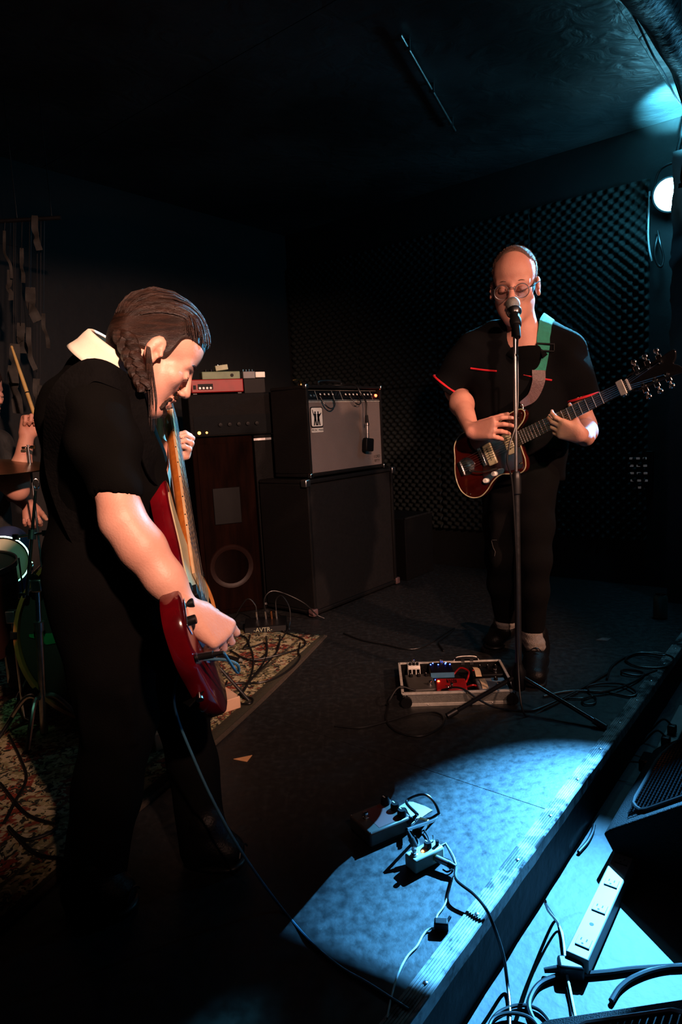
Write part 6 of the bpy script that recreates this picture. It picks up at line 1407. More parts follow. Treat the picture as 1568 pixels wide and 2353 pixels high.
# ------------------------------------------------------------------ pedalboard case
c00 = gd(926, 1624); c10 = gd(1196, 1616); exb = (c10-c00).normalized(); eyb = AZ.cross(exb); Mpb = frame(V((c00.x, c00.y, 0)), exb, eyb, AZ)
BWd, BD, BH = 0.405, 0.30, 0.052
pbt = thing('pedalboard_case', 'open aluminium-edged flight case holding the guitarist\'s pedals', 'pedalboard', Mpb @ V((0.2, 0.15, 0)))
obj('case_floor', MB().box((0.004, 0.004, 0.0), (BWd-0.004, BD-0.004, 0.006), Mpb), 'black_tolex', pbt)
for nm, lo, hi in (('front_wall', (0.004, 0, 0.010), (BWd-0.004, 0.006, 0.044)), ('back_wall', (0.004, BD-0.006, 0.0), (BWd-0.004, BD, 0.046)), ('side_wall', (0, 0.004, 0.0), (0.006, BD-0.004, 0.046)), ('side_wall', (BWd-0.006, 0.004, 0.0), (BWd, BD-0.004, 0.046))):
    obj(nm, MB().box(lo, hi, Mpb), 'brushed_mesh' if nm == 'front_wall' else 'black_tolex', pbt)
for lo, hi in (((0, -0.003, 0.044), (BWd, 0.008, BH)), ((0, -0.003, 0.0), (BWd, 0.006, 0.012)), ((0, BD-0.008, 0.046), (BWd, BD+0.003, BH)), ((-0.003, 0, 0.046), (0.007, BD, BH)), ((BWd-0.007, 0, 0.046), (BWd+0.003, BD, BH))):
    obj('edge_profile', MB().box(lo, hi, Mpb), 'aluminium', pbt, 0.001)
for x in (0.0, BWd):
    cn_ = obj('ball_corner', MB().lathe([(0.0, -0.010), (0.016, -0.008), (0.020, 0.0), (0.020, 0.014)], Mpb @ Matrix.Translation((x + (0.014 if x == 0 else -0.014), -0.002, 0.020)) @ Matrix.Rotation(R(90), 4, 'X'), 14), 'black_plastic', pbt)
    obj('rivet', MB().lathe([(0.004, 0), (0.003, 0.002), (0, 0.0025)], Mpb @ Matrix.Translation((x + (0.014 if x == 0 else -0.014), -0.013, 0.020)) @ Matrix.Rotation(R(90), 4, 'X'), 10), 'chrome', cn_)
    for dx in (-0.004, 0.006): obj('rivet', MB().lathe([(0.003, 0), (0.002, 0.0016), (0, 0.002)], Mpb @ Matrix.Translation((x + (0.012 if x == 0 else -0.014) + dx, -0.003, 0.043)) @ Matrix.Rotation(R(90), 4, 'X'), 8), 'chrome', pbt)
for x in (0.09, 0.32): obj('rivet', MB().lathe([(0.0025, 0), (0, 0.002)], Mpb @ Matrix.Translation((x, -0.003, 0.006)) @ Matrix.Rotation(R(90), 4, 'X'), 8), 'chrome', pbt)
lt = obj('handle_bracket', MB().box((0.225, BD-0.004, 0.030), (0.320, BD+0.006, 0.066), Mpb), 'black_plastic', pbt, 0.006)
obj('bracket_edge', MB().tube(spline([Mpb @ V(p) for p in ((0.222, BD, 0.052), (0.240, BD, 0.068), (0.305, BD, 0.068), (0.322, BD, 0.052))], 4), 0.0022, 6), 'aluminium', lt)
for x in (0.25, 0.285): obj('latch', MB().box((x, BD-0.008, 0.036), (x + 0.014, BD-0.003, 0.058), Mpb), 'dull_chrome', lt)
def PB(x, y, rz=0): return Mpb @ Matrix.Translation((x, y, 0.006)) @ Matrix.Rotation(R(rz), 4, 'Z')
p_ = box_pedal('white_pedal', 'little white pedal with black knobs at the back corner of the pedalboard', PB(0.058, 0.262), (0.050, 0.052, 0.052), 'white_plastic', [(-0.014, -0.008, 0.006, 0.010), (0.0, -0.008, 0.006, 0.010), (0.014, -0.008, 0.006, 0.010)], None, (0.0, 0.014))
for x in (-0.016, 0.0, 0.016): obj('window', MB().box((x - 0.006, -0.0268, 0.016), (x + 0.006, -0.0262, 0.040), PB(0.058, 0.262)), 'black_plastic', p_)
p_ = box_pedal('wah_pedal', 'dark grey pedal lying at the left of the pedalboard', PB(0.075, 0.130, 4), (0.105, 0.150, 0.034), mat('pedal_grey', (0.045, 0.042, 0.036), 0.55, scale=18), [(-0.03, 0.05, 0.008, 0.010), (0.0, 0.05, 0.008, 0.010), (0.03, 0.05, 0.008, 0.010)], None, (0.03, -0.04))
p_ = box_pedal('delay_pedal', 'black pedal with a row of small blue lights at the back of the pedalboard', PB(0.163, 0.225), (0.090, 0.110, 0.050), 'black_plastic', [], None, (0.006, 0.046))
obj('blue_front', MB().box((-0.045, -0.057, 0.030), (0.045, -0.0552, 0.050), PB(0.163, 0.225)), 'blue_tape', p_)
for x, y in ((-0.038, 0.030), (-0.028, 0.044), (-0.008, 0.028), (0.020, 0.034), (0.024, 0.046), (0.038, 0.028)): obj('indicator_light', MB().lathe([(0.0028, 0), (0.002, 0.002), (0, 0.0026)], PB(0.163, 0.225) @ Matrix.Translation((x, y, 0.050)), 8), 'led_blue', p_)
obj('indicator_light', MB().box((-0.030, -0.0575, 0.020), (-0.020, -0.0555, 0.024), PB(0.163, 0.225)), 'led_blue', p_)
p_ = box_pedal('red_pedal', 'bright red pedal with printed top in the middle of the pedalboard', PB(0.185, 0.085, -3), (0.112, 0.105, 0.040), 'red_paint', [], None, (0.0, -0.036))
obj('printed_label', MB().box((-0.015, 0.008, 0.0402), (0.022, 0.042, 0.0406), PB(0.185, 0.085, -3)), 'black_plastic', p_)
for r_ in range(2): put('label_lettering', text_mesh('BEAT' if r_ == 0 else 'DIST', 0.0145), 'red_paint', p_, M=PB(0.185, 0.085, -3) @ Matrix.Translation((0.004, 0.033 - 0.017*r_, 0.0410)))
obj('indicator_light', MB().lathe([(0.005, 0), (0.004, 0.003), (0, 0.004)], PB(0.185, 0.085, -3) @ Matrix.Translation((-0.045, 0.022, 0.040)), 10), 'led_red', p_)
for x, y in ((-0.018, -0.022), (-0.006, -0.026), (-0.012, -0.034)): obj('screw', MB().lathe([(0.0035, 0), (0.002, 0.0025), (0, 0.003)], PB(0.185, 0.085, -3) @ Matrix.Translation((x, y, 0.040)), 8), 'chrome', p_)
p_ = box_pedal('tuner_pedal', 'black multi-knob pedal at the back right of the pedalboard', PB(0.335, 0.205), (0.120, 0.085, 0.040), 'black_plastic', [(-0.02, 0.02, 0.008, 0.012), (0.01, 0.02, 0.008, 0.012), (0.04, 0.02, 0.008, 0.012)], (-0.05, 0.0, 'cable_red', 0.004), (0.03, -0.025))
p_ = box_pedal('taped_pedal', 'grey-blue pedal at the front right of the pedalboard', PB(0.335, 0.085), (0.110, 0.110, 0.036), 'grey_dull', [(0.02, 0.03, 0.008, 0.010)], None, (0.02, -0.03))
obj('blue_tape', MB().box((0.005, 0.02, 0.0362), (0.052, 0.05, 0.0368), PB(0.335, 0.085)), 'blue_tape', p_)
tpz = [(0.050, 0.006), (0.050, 0.030), (0.046, 0.030), (0.046, 0.006)]
for (x, y0, y1, z) in ((0.298, 0.150, 0.245, 0.0475), (0.304, 0.035, 0.135, 0.0440)):
    tag(obj('tape_strip', ribbon([Mpb @ V((x, y0, z - 0.004)), Mpb @ V((x, y0 + 0.012, z)), Mpb @ V((x + 0.002, (y0+y1)/2, z + 0.001)), Mpb @ V((x, y1 - 0.012, z)), Mpb @ V((x, y1, z - 0.006))], 0.022, 0.0008, lambda t, p: V((0, 0, 1))), 'tape'),
        'strip of tan tape stuck over the back right pedals of the pedalboard' if y0 > 0.1 else 'strip of tan tape stuck over the front right pedal of the pedalboard', 'tape')
cable('red_patch_cable', [Mpb @ V((0.208, 0.190, 0.040)), Mpb @ V((0.235, 0.200, 0.060)), Mpb @ V((0.262, 0.170, 0.058)), Mpb @ V((0.255, 0.135, 0.048)), Mpb @ V((0.243, 0.115, 0.035))], 0.0036, 'cable_red', 'red patch cable looping behind the red pedal')
cable('red_patch_cable', [Mpb @ V((0.240, 0.075, 0.035)), Mpb @ V((0.260, 0.060, 0.048)), Mpb @ V((0.272, 0.075, 0.040)), Mpb @ V((0.278, 0.090, 0.032))], 0.0036, 'cable_red', 'short red patch cable reaching right from the red pedal')
cable('pedalboard_cable', [Mpb @ V((0.145, 0.03, 0.046)), Mpb @ V((0.19, 0.012, 0.062)), Mpb @ V((0.225, -0.006, 0.058)), Mpb @ V((0.27, -0.030, 0.030)), Mpb @ V((0.33, -0.045, 0.006)), Mpb @ V((0.42, -0.07, 0.005)), gd(1245, 1625, 0.006), gd(1330, 1585, 0.006), gd(1400, 1545, 0.006)], 0.0038, 'cable_black', 'black cable spilling over the front of the pedalboard case')
cable('pedalboard_cable', [Mpb @ V((0.05, 0.04, 0.042)), Mpb @ V((-0.01, 0.02, 0.066)), Mpb @ V((-0.05, -0.02, 0.03)), gd(893, 1620, 0.005), gd(888, 1655, 0.005), gd(915, 1682, 0.005), gd(965, 1692, 0.005), gd(1008, 1675, 0.005), gd(1022, 1652, 0.005), gd(1000, 1637, 0.005), gd(950, 1640, 0.005), gd(900, 1655, 0.005), gd(830, 1672, 0.005), gd(770, 1668, 0.005)], 0.0038, 'cable_black', 'black cable curling on the stage left of the pedalboard')
# cable tangle on the stage behind the microphone stand
cable('stage_cable', [gd(1250, 1600, 0.006), gd(1310, 1588, 0.006), gd(1390, 1590, 0.006), gd(1448, 1600, 0.006), gd(1462, 1590, 0.010), gd(1430, 1572, 0.012), gd(1385, 1570, 0.010), gd(1350, 1578, 0.006), gd(1365, 1592, 0.010), gd(1420, 1582, 0.012), gd(1470, 1560, 0.008), gd(1478, 1545, 0.006), gd(1440, 1538, 0.006), gd(1430, 1545, 0.010), gd(1470, 1552, 0.006), gd(1510, 1540, 0.006)], 0.0040, 'cable_black', 'tangled black cable on the stage by the worn metal edge')
cable('stage_cable', [gd(1395, 1560, 0.006), gd(1408, 1530, 0.006), gd(1450, 1505, 0.006), gd(1510, 1500, 0.006), gd(1548, 1512, 0.006), gd(1530, 1532, 0.008), gd(1470, 1532, 0.006), gd(1438, 1515, 0.008), gd(1470, 1500, 0.010), gd(1530, 1506, 0.012)], 0.0040, 'cable_black', 'coiled black cable on the stage near the drink can')
cable('stage_cable', [gd(1270, 1600, 0.006), gd(1330, 1605, 0.006), gd(1365, 1600, 0.006), gd(1368, 1615, 0.006), gd(1345, 1618, 0.006), gd(1340, 1606, 0.009), gd(1365, 1598, 0.006)], 0.0032, 'cable_black', 'thin black cable with a small loop right of the microphone stand')
cable('stage_cable', [gd(1020, 1495, 0.006), gd(1010, 1475, 0.006), gd(1035, 1455, 0.006), gd(1040, 1445, 0.006), gd(960, 1490, 0.006), gd(880, 1480, 0.006), gd(830, 1470, 0.006), gd(790, 1455, 0.006)], 0.0036, 'cable_black', 'black cable on the stage between the cabinet and the pedalboard')
# drink can
cn = gd(1518, 1420); can = thing('drink_can', 'green drink can standing on the stage under the cyan lamp', 'can', cn)
obj('can_body', MB().lathe([(0.024, 0.0), (0.0325, 0.006), (0.0325, 0.104), (0.027, 0.116)], Matrix.Translation(V((cn.x, cn.y, 0.0))), 24), 'can_green', can)
obj('can_lid', MB().lathe([(0.027, 0.116), (0.028, 0.119), (0.0255, 0.119), (0.025, 0.116), (0, 0.116)], Matrix.Translation(V((cn.x, cn.y, 0.0))), 24), 'chrome', can)
obj('pull_tab', MB().cbox((0.004, 0, 0.1175), (0.009, 0.006, 0.0008), Matrix.Translation(V((cn.x, cn.y, 0.0)))), 'chrome', can)

# ------------------------------------------------------------------ on the rug: black stomp unit, beige boxes, cable tangle
av = gd(612, 1450); Mav = flat(V((av.x, av.y, 0.009)), R(3))
avt = thing('black_floor_unit', 'black floor effects unit with printed name on its front edge beside the rug', 'effects unit', av)
obj('unit_case', MB().add([(-0.105, -0.055, 0), (0.105, -0.055, 0), (0.105, 0.055, 0), (-0.105, 0.055, 0), (-0.105, -0.045, 0.030), (0.105, -0.045, 0.030), (0.105, 0.055, 0.050), (-0.105, 0.055, 0.050)], [(0, 3, 2, 1), (4, 5, 6, 7), (0, 1, 5, 4), (1, 2, 6, 5), (2, 3, 7, 6), (3, 0, 4, 7)], Mav), 'black_plastic', avt, 0.004)
Mt = Mav @ frame(V((-0.012, -0.0505, 0.014)), V((1, 0, 0)), V((0, 0.316, 0.949)), V((0, -0.949, 0.316)))
put('unit_lettering', text_mesh('-AVTR-', 0.030, 0.0003), mat('print_sage', (0.34, 0.36, 0.24), 0.7, scale=40), avt, M=Mt @ Matrix.Translation((0, 0, 0.0012)))
for x in (-0.045, 0.0, 0.03, 0.055): obj('jack_plug', MB().cyl(Mav @ V((x, 0.035, 0.044)), Mav @ V((x, 0.033, 0.085)), 0.0075, 0.006), 'chrome' if x != 0.03 else 'copper', avt)
obj('footswitch', MB().lathe([(0.009, 0), (0.009, 0.010), (0, 0.012)], Mav @ Matrix.Translation((0.115, -0.035, 0.004)), 12), 'chrome', avt)
cable('stage_lead', [Mav @ V((-0.045, 0.033, 0.084)), Mav @ V((-0.05, 0.04, 0.12)), Mav @ V((-0.09, 0.05, 0.15)), Mav @ V((-0.16, 0.06, 0.06)), Mav @ V((-0.20, 0.07, 0.006))], 0.0034, 'cable_black', 'black lead arching left from the black floor unit')
cable('stage_lead', [Mav @ V((0.0, 0.033, 0.084)), Mav @ V((0.0, 0.035, 0.15)), Mav @ V((0.04, 0.045, 0.185)), Mav @ V((0.11, 0.06, 0.16)), Mav @ V((0.20, 0.08, 0.10)), Mav @ V((0.26, 0.10, 0.03)), Mav @ V((0.30, 0.10, 0.006))], 0.0036, 'cable_black', 'black lead looping over the black floor unit towards the cabinet')
cable('stage_lead', [Mav @ V((0.055, 0.033, 0.084)), Mav @ V((0.058, 0.04, 0.14)), Mav @ V((0.09, 0.03, 0.16)), Mav @ V((0.125, 0.0, 0.10)), Mav @ V((0.118, -0.05, 0.02)), gd(640, 1480, 0.014), gd(632, 1505, 0.014), gd(600, 1520, 0.014), gd(560, 1512, 0.014), gd(540, 1500, 0.014)], 0.0036, 'cable_black', 'black lead dropping from the floor unit onto the rug')
ZR = 0.014
for pts, lb in (([(648, 1450), (668, 1458), (695, 1468), (702, 1478), (690, 1490), (640, 1505), (590, 1515), (560, 1512), (530, 1495)], 'black cable curving across the far end of the rug'),
                ([(690, 1478), (686, 1500), (690, 1510), (675, 1530), (640, 1555), (600, 1568), (560, 1570), (530, 1572), (490, 1588)], 'black cable along the near side of the rug pattern'),
                ([(612, 1462), (614, 1490), (610, 1515), (590, 1545), (570, 1570), (556, 1590), (520, 1620), (486, 1640)], 'black cable running down the middle of the rug to the beige box'),
                ([(644, 1460), (640, 1490), (622, 1515), (598, 1540), (575, 1565), (550, 1600), (505, 1630), (484, 1650)], 'black cable beside another down the rug to the bassist\'s legs'),
                ([(575, 1460), (572, 1480), (580, 1500), (582, 1530), (574, 1560), (562, 1582), (545, 1600), (525, 1598), (518, 1580), (522, 1565)], 'black cable looping around the beige box on the rug'),
                ([(535, 1462), (560, 1462), (570, 1475), (560, 1490), (585, 1485), (610, 1478), (612, 1500), (600, 1512)], 'black cable wriggling near the front of the floor unit'),
                ([(525, 1600), (560, 1600), (580, 1606), (575, 1616), (545, 1618), (520, 1625), (490, 1645)], 'black cable loop at the near corner of the rug')):
    cable('rug_cable', [gd(x, y, ZR + 0.004*(i % 2)) for i, (x, y) in enumerate(pts)], 0.0042, 'cable_black', lb, group=None)
def beige_box(name, label, px, py, rz, sz):
    c = gd(px, py, 0.012); M = flat(V((c.x, c.y, 0.011)), R(rz)); t = thing(name, label, 'effects pedal', c); w_, d_, h_ = sz
    obj('pedal_case', MB().box((-w_/2, -d_/2, 0), (w_/2, d_/2, h_), M), 'cardboard', t, 0.003)
    obj('footswitch', MB().lathe([(0.012, 0), (0.012, 0.003), (0.007, 0.004), (0.007, 0.014), (0.009, 0.016), (0, 0.018)], M @ Matrix.Translation((-w_*0.18, d_*0.15, h_)), 14), 'chrome', t)
    obj('washer', MB().lathe([(0.018, 0), (0.018, 0.002), (0, 0.002)], M @ Matrix.Translation((-w_*0.18, d_*0.15, h_)), 16), 'dull_chrome', t)
    for x, y in ((-0.45, -0.42), (0.45, -0.42), (0.45, 0.42), (-0.45, 0.42)): obj('screw', MB().lathe([(0.0035, 0), (0, 0.002)], M @ Matrix.Translation((w_*x, d_*y, h_)), 8), 'chrome', t)
beige_box('beige_pedal', 'beige boxy pedal with a chrome switch on the rug right behind the bass body', 508, 1622, 35, (0.10, 0.13, 0.045))
beige_box('beige_pedal', 'beige boxy pedal with a chrome switch seen between the bassist\'s legs', 370, 1708, 40, (0.075, 0.085, 0.055))
# black microphone-like stick lying near the floor unit
p0_, p1_ = gd(480, 1500, 0.03), gd(552, 1517, 0.022); fl = thing('instrument_microphone', 'slim black stick microphone lying on the rug under the bassist\'s picking hand', 'microphone', gd(515, 1520))
obj('mic_body', MB().cyl(p0_, p1_, 0.011, 0.009), 'black_gloss', fl); obj('mic_tip', MB().cyl(p1_, p1_ + (p1_-p0_).normalized()*0.012, 0.0095, 0.006), 'brushed_mesh', fl)
cable('rug_cable', [gd(x, y, ZR) for x, y in ((0, 1800), (60, 1870), (130, 1900), (60, 1930), (20, 1900), (80, 1960), (150, 1975))], 0.005, 'cable_black', 'black cable lying on the rug by the cymbal stand foot')
cable('rug_cable', [gd(x, y, ZR) for x, y in ((20, 1690), (45, 1740), (60, 1790), (30, 1850), (10, 1890))], 0.005, 'cable_black', 'black cable hanging from the drum kit across the rug edge')
# low road case with a bright edge by the end wall
rcp = at(985, 1300, 4.1); Mrc = stack_frame(V((rcp.x - 0.14, rcp.y, 0)))
rc_ = thing('road_case', 'low black road case with a metal edge between the cabinet and the guitarist', 'road case', Mrc @ V((0.15, 0.1, 0)))
hz = at(985, 1188, 4.1).z; obj('case_box', MB().box((0.0, 0.0, 0.0), (0.34, 0.30, hz - 0.006), Mrc), 'black_tolex', rc_, 0.004)
obj('metal_edge', MB().box((-0.002, -0.004, hz - 0.010), (0.342, 0.004, hz), Mrc), 'dull_chrome', rc_)
# wall control panel with rows of pale buttons
wp = at(1458, 1085, 3.62); Mwp = frame(wp, AN, V((0, 0, 1)), -AU); 
un = wp.dot(AN); Mwp = frame(room(UB - 0.012, un, wp.z), AN, V((0, 0, 1)), -AU)
wpn = thing('wall_control_panel', 'dark wall panel with rows of faint pale buttons behind the guitar headstock', 'control panel', room(UB, un, wp.z))
obj('panel_plate', MB().cbox((0, 0, 0.0), (0.075, 0.11, 0.012), Mwp), 'black_plastic', wpn, 0.004)
for r_ in range(4):
    for c__ in range(3): obj('button', MB().cbox((-0.040 + 0.036*c__ + 0.006*r_*0.4, 0.070 - 0.042*r_, 0.013), (0.010, 0.006, 0.003), Mwp), 'button_pale', wpn, 0.002)
obj('button', MB().cbox((0.006, -0.092, 0.013), (0.008, 0.010, 0.003), Mwp), 'button_pale', wpn, 0.002)
# loose cables hanging on the end wall
def wall_pt(px, py, off=0.03):
    r = ray(px, py); t = (UB - off - CAM.dot(AU))/r.dot(AU); return CAM + r*t
cable('hanging_cable', [wall_pt(1493, 440, 0.02), wall_pt(1491, 500), wall_pt(1490, 540), wall_pt(1493, 575), wall_pt(1499, 600)], 0.005, 'cable_white', 'pale cable hanging straight down the end wall under the lamp')
cable('hanging_cable', [wall_pt(1515, 535, 0.02), wall_pt(1508, 560, 0.05), wall_pt(1505, 585, 0.06), wall_pt(1512, 608, 0.06), wall_pt(1521, 612, 0.06), wall_pt(1525, 590, 0.05), wall_pt(1518, 560, 0.05), wall_pt(1512, 530, 0.02)], 0.006, 'cable_black', 'dark cable loop hanging on the end wall beside the partition board')

# ------------------------------------------------------------------ house floor: power strips, wedges, cables
def power_strip(label, a, c, outlets, wpos=None):
    d = (c-a).normalized(); s = AZ.cross(d); L_ = (c-a).length; M = frame(V((a.x, a.y, FLOOR_Z)), d, s, AZ)
    t = thing('power_strip', label, 'power strip', V((a.x, a.y, FLOOR_Z)))
    obj('strip_case', MB().box((0, -0.024, 0), (L_, 0.024, 0.042), M), 'strip_white', t, 0.003)
    for x in outlets:
        o = obj('outlet', MB().box((x - 0.014, -0.016, 0.042), (x + 0.014, 0.014, 0.0435), M), 'strip_white', t, 0.0008)
        obj('outlet_lip', MB().box((x - 0.0165, -0.017, 0.042), (x - 0.0142, 0.013, 0.0445), M), 'black_plastic', o)
        for y in (-0.006, 0.006): obj('slot', MB().box((x + 0.001, y - 0.0012, 0.0433), (x + 0.009, y + 0.0012, 0.0438), M), 'black_plastic', o)
        obj('earth_hole', MB().lathe([(0.0026, 0.0433), (0.0026, 0.0438)], M @ Matrix.Translation((x - 0.007, 0, 0)), 8), 'black_plastic', o)
    if wpos: obj('keyhole', MB().lathe([(0.005, 0.0418), (0.005, 0.0424)], M @ Matrix.Translation((wpos, 0, 0)), 10), 'black_plastic', t)
    return t, M
zt = FLOOR_Z + 0.042
a_ = gd(1326, 2196, zt); c_ = gd(1435, 1965, zt)
ps1, MS1 = power_strip('long white metal power strip on the lit concrete under the stage wedge', a_, c_, (0.045, 0.165, 0.265, 0.36), 0.105)
a2 = gd(1482, 1808, zt); c2 = gd(1578, 1622, zt)
ps2, MS2 = power_strip('white power strip with a black adapter beyond the stage wedge', a2, c2, (0.20, 0.30, 0.40))
wl = thing('power_adapter', 'black plug-in adapter sitting on the farther power strip', 'power adapter', MS2 @ V((0.11, 0, 0.042)))
obj('adapter_body', MB().box((0.075, -0.034, 0.043), (0.145, 0.036, 0.085), MS2), 'black_gloss', wl, 0.006); obj('adapter_pin', MB().box((0.10, -0.01, 0.040), (0.12, 0.01, 0.044), MS2), 'chrome', wl)
obj('adapter_wire', MB().tube(spline([MS2 @ V((0.11, 0.03, 0.06)), MS2 @ V((0.10, 0.08, 0.05)), MS2 @ V((0.06, 0.12, 0.006)), MS2 @ V((-0.02, 0.16, 0.005)), MS2 @ V((-0.12, 0.20, 0.005))], 6), 0.0028, 7), 'cable_black', wl)
for k, (x, s) in enumerate(((0.30, 1), (0.40, 1))):
    q = thing('mains_plug', 'black mains plug in the farther power strip, ' + ('next to the adapter' if k == 0 else 'at its far end'), 'plug', MS2 @ V((x, 0, 0.044)))
    obj('plug_body', MB().box((x - 0.014, -0.014, 0.044), (x + 0.014, 0.014, 0.075), MS2), 'black_rubber', q, 0.005)
    obj('plug_lead', MB().tube(spline([MS2 @ V((x, 0, 0.072)), MS2 @ V((x, 0.03, 0.088)), MS2 @ V((x - 0.02, 0.07, 0.04)), MS2 @ V((x - 0.05, 0.11, 0.006)), MS2 @ V((x - 0.16, 0.16, 0.005))], 6), 0.0035, 7), 'cable_black', q)
# stage wedges
def wedge(name, label, A_, direction, length, side=1):
    "profile across the stage edge, pushed along it"
    prof = [(0.0, 0.0), (-0.045, 0.080), (-0.030, 0.098), (0.270, 0.325), (0.300, 0.330), (0.400, 0.235), (0.400, 0.0)]
    t = thing(name, label, 'stage monitor', V((A_.x, A_.y, FLOOR_Z))); B_ = A_ + direction*length; vs = []
    for p in (A_, B_):
        for n_, z in prof: q = p + AN*n_; vs.append((q.x, q.y, FLOOR_Z + z))
    k = len(prof); fs = [tuple(range(k)), tuple(range(2*k-1, k-1, -1))] + [(i, k+i, k+(i+1) % k, (i+1) % k) for i in range(k)]
    o = obj('wedge_cabinet', MB().add(vs, fs), 'black_tolex', t, 0.005)
    sl = (AN*0.300 + AZ*0.227).normalized(); up = direction.cross(sl); up = up if up.z > 0 else -up
    g0 = A_ + direction*length*0.5 + AN*0.120; g0.z = FLOOR_Z + 0.098 + 0.150*0.757; Mg = frame(g0 + up*0.001, direction, sl, up)
    hw, hh_ = length/2 - 0.035, 0.150
    fr_ = [(hw*cos(a)*(1 if abs(cos(a)) < 0.95 else 1), hh_*sin(a)) for a in np.linspace(0, 2*pi, 41)[:-1]]
    fr_ = [(max(-hw, min(hw, x*1.18)), max(-hh_, min(hh_, y*1.18))) for x, y in fr_]
    obj('grille_frame', MB().tube([Mg @ V((x, y, 0.003)) for x, y in fr_], 0.006, 8, True), 'black_rubber', t)
    gm = MB(); st = 0.014
    for i in range(-int(hw/st), int(hw/st)+1): gm.tube([Mg @ V((i*st, -hh_*0.92, 0.004)), Mg @ V((i*st, hh_*0.92, 0.004))], 0.0022, 4)
    for j in range(-int(hh_/st), int(hh_/st)+1): gm.tube([Mg @ V((-hw*0.95, j*st, 0.005)), Mg @ V((hw*0.95, j*st, 0.005))], 0.0022, 4)
    g_ = obj('wire_grille', gm, 'black_gloss', t); g_['kind'] = 'stuff'
    obj('grille_backing', MB().prism(fr_[::1], 0.0, 0.002, Mg), 'grille_black', t)
    return t
wedge('stage_monitor', 'black floor wedge monitor facing the stage beyond the white power strip', gd(1428, 1996, FLOOR_Z), AU, 0.52)
B2 = gd(1240, 2345, FLOOR_Z + 0.085); wedge('stage_monitor', 'black wedge monitor nearest the camera at the bottom corner', V((B2.x, B2.y, 0)) + AN*0.045, -AU, 0.50)
# cables on the concrete
zf = FLOOR_Z + 0.006
cable('floor_cable', [gd(1253, 2070, -0.02), gd(1256, 2080, -0.06), gd(1275, 2110, zf), gd(1292, 2140, zf), gd(1297, 2180, zf), gd(1300, 2225, zf), gd(1303, 2260, zf), gd(1312, 2300, zf), gd(1318, 2345, zf)], 0.0034, 'cable_black', 'black cable dropping from the stage edge past the white power strip')
cable('floor_cable', [gd(1254, 2072, -0.02), gd(1260, 2092, -0.08), gd(1283, 2122, zf + 0.006), gd(1295, 2160, zf + 0.006), gd(1302, 2230, zf + 0.008), gd(1310, 2270, zf + 0.006), gd(1325, 2345, zf + 0.006)], 0.0028, 'cable_white', 'pale thin cable twinned with the black cable by the power strip')
cable('floor_cable', [gd(1700, 2215, zf), gd(1480, 2225, zf), gd(1400, 2234, zf), gd(1330, 2240, zf), gd(1285, 2243, zf), gd(1240, 2262, zf), gd(1217, 2300, zf), gd(1222, 2335, zf), gd(1250, 2375, zf)], 0.0058, 'cable_black', 'thick black cable bending round on the concrete near the power strip end')
cable('floor_cable', [gd(1125, 2375, zf), gd(1130, 2345, zf), gd(1155, 2322, zf), gd(1195, 2310, zf), gd(1235, 2318, zf), gd(1262, 2345, zf), gd(1270, 2375, zf)], 0.0036, 'cable_black', 'outer loop of thin black cable coiled on the concrete')
cable('floor_cable', [gd(1118, 2375, zf + 0.004), gd(1135, 2340, zf + 0.004), gd(1170, 2328, zf + 0.004), gd(1210, 2335, zf + 0.004), gd(1235, 2355, zf + 0.004), gd(1240, 2380, zf + 0.004)], 0.0036, 'cable_black', 'inner loop of thin black cable coiled on the concrete')
cable('floor_cable', [gd(1405, 2300, zf), gd(1425, 2270, zf), gd(1460, 2245, zf), gd(1520, 2225, zf), gd(1620, 2215, zf)], 0.0056, 'cable_black', 'thick black cable passing behind the nearest wedge monitor')
cable('floor_cable', [gd(1330, 1958, zf), gd(1350, 1935, zf), gd(1362, 1912, zf), gd(1366, 1895, zf)], 0.0048, 'cable_black', 'short length of black cable against the foot of the stage')
mp_ = thing('mains_plug', 'black mains plug lying at the near end of the long white power strip', 'plug', gd(1310, 2240, FLOOR_Z))
mq = gd(1312, 2240, FLOOR_Z); obj('plug_body', MB().cbox((0, 0, 0.016), (0.026, 0.018, 0.016), flat(V((mq.x, mq.y, FLOOR_Z)), R(-10))), 'black_rubber', mp_, 0.006)
obj('plug_strain', MB().cyl(V((mq.x - 0.02, mq.y, FLOOR_Z + 0.016)), V((mq.x - 0.055, mq.y + 0.004, FLOOR_Z + 0.010)), 0.008, 0.005), 'black_rubber', mp_)

# ------------------------------------------------------------------ lamps
def par_can(name, label, c, d, r=0.062, lens='led_cyan_lens', L_=0.16, hang=True, lean=0.12):
    t = thing(name, label, 'stage lamp', c - d*0.1); M = along(c, c + d)
    obj('housing', MB().lathe([(r*0.55, -L_), (r*0.9, -L_*0.75), (r*1.08, -0.01), (r*1.12, 0.0), (r*1.12, 0.004), (r*1.02, 0.004), (r*1.0, -0.006)], M, 28), 'black_paint', t)
    obj('lens', MB().lathe([(r*1.0, -0.006), (r*0.7, -0.003), (0, -0.002)], M, 28), lens, t)
    if hang:
        s = d.cross(AZ).normalized(); a = c - d*0.06
        y = [a + s*(r*1.1), a + s*(r*1.25) + AZ*0.04, a + s*(r*0.8) + AZ*0.13, a - s*(r*0.8) + AZ*0.13, a - s*(r*1.25) + AZ*0.04, a - s*(r*1.1)]
        obj('yoke', MB().tube(spline(y, 4), 0.006, 8), 'black_paint', t)
        tp_ = a - AN*lean; obj('hanger', MB().cyl(a + AZ*0.13, V((tp_.x, tp_.y, CEIL_Z + 0.004)), 0.010), 'black_paint', t)
        for q in (s, -s): obj('yoke_knob', MB().cyl(a + q*(r*1.02), a + q*(r*1.5), 0.010), 'black_plastic', t)
    return t
par_can('par_lamp', 'glowing cyan stage lamp half hidden by the partition board', LAMP, VDIR, 0.078, lean=-0.06)
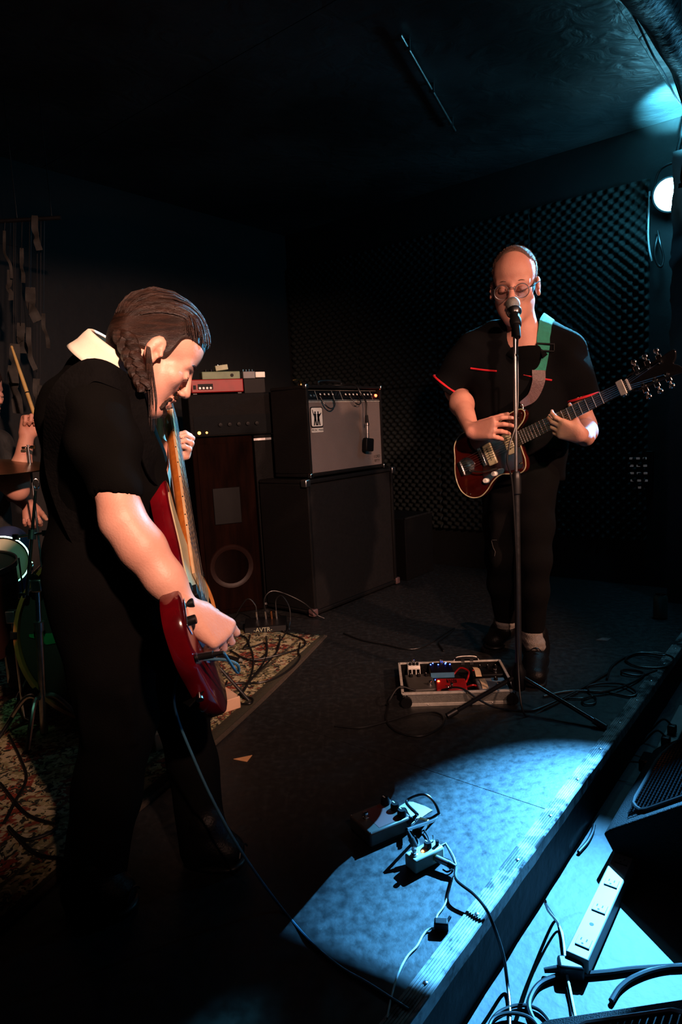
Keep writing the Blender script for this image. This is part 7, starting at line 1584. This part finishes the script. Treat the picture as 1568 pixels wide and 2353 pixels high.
par_can('par_lamp', 'second cyan stage lamp tipped up to the ceiling at the picture edge', LAMP2, (UP_AIM - LAMP2).normalized(), 0.055, L_=0.12)
pl = par_can('par_lamp', 'black stage lamp with an added beam-cutting flap hung just beyond the picture edge', POOL, PDIR, 0.055, L_=0.14)
S_ = POOL + PDIR*0.012; dcut = (V((0.045, 1.105, 0.0)) - S_).normalized(); sd = V((0.869, -0.494, 0)); E_ = S_ + dcut*0.30; T_ = POOL + AZ*0.075
vv = [tuple(E_ - sd*0.035), tuple(E_ + sd*0.12), tuple(T_ + sd*0.05), tuple(T_ - sd*0.05)]; up_ = PDIR.cross(sd); up_ = up_ if up_.z > 0 else -up_
vv += [tuple(V(p) + up_*0.003) for p in vv]
obj('beam_flap', MB().add(vv, [(0, 1, 2, 3), (7, 6, 5, 4), (0, 4, 5, 1), (1, 5, 6, 2), (2, 6, 7, 3), (3, 7, 4, 0)]), 'black_paint', pl)  # unseen flap added to cut off the pool's near edge

# ------------------------------------------------------------------ groups of alike things
by = {}
for o in COL.objects:
    if o.parent is None and o.get('category') and o.get('kind') != 'structure': by.setdefault(o.name.split('.')[0], []).append(o)
GROUPS = {'person': 'band members playing', 'par_lamp': 'cyan stage lamps', 'stage_monitor': 'wedge monitors in front of the stage', 'power_strip': 'white power strips on the house floor',
          'mains_plug': 'black mains plugs', 'rug_cable': 'black cables lying on the rug', 'floor_cable': 'cables on the concrete floor', 'stage_cable': 'black cables on the stage boards', 'stage_lead': 'leads of the black floor unit',
          'cymbal_stand': 'cymbal stands', 'paper_scrap': 'paper scraps on the stage', 'tape_strip': 'tan tape strips on the pedalboard', 'red_patch_cable': 'red patch cables on the pedalboard', 'pedalboard_cable': 'cables leaving the pedalboard',
          'supply_wire': 'thin wires between the front pedals', 'beige_pedal': 'beige pedals on the rug', 'hanging_cable': 'cables hanging on the end wall', 'microphone_cable': 'microphone cables', 'patch_lead': 'short leads on the amplifier panel'}
for k_, os_ in by.items():
    if len(os_) > 1:
        for o in os_: o['group'] = GROUPS.get(k_, k_.replace('_', ' ') + 's on the stage')
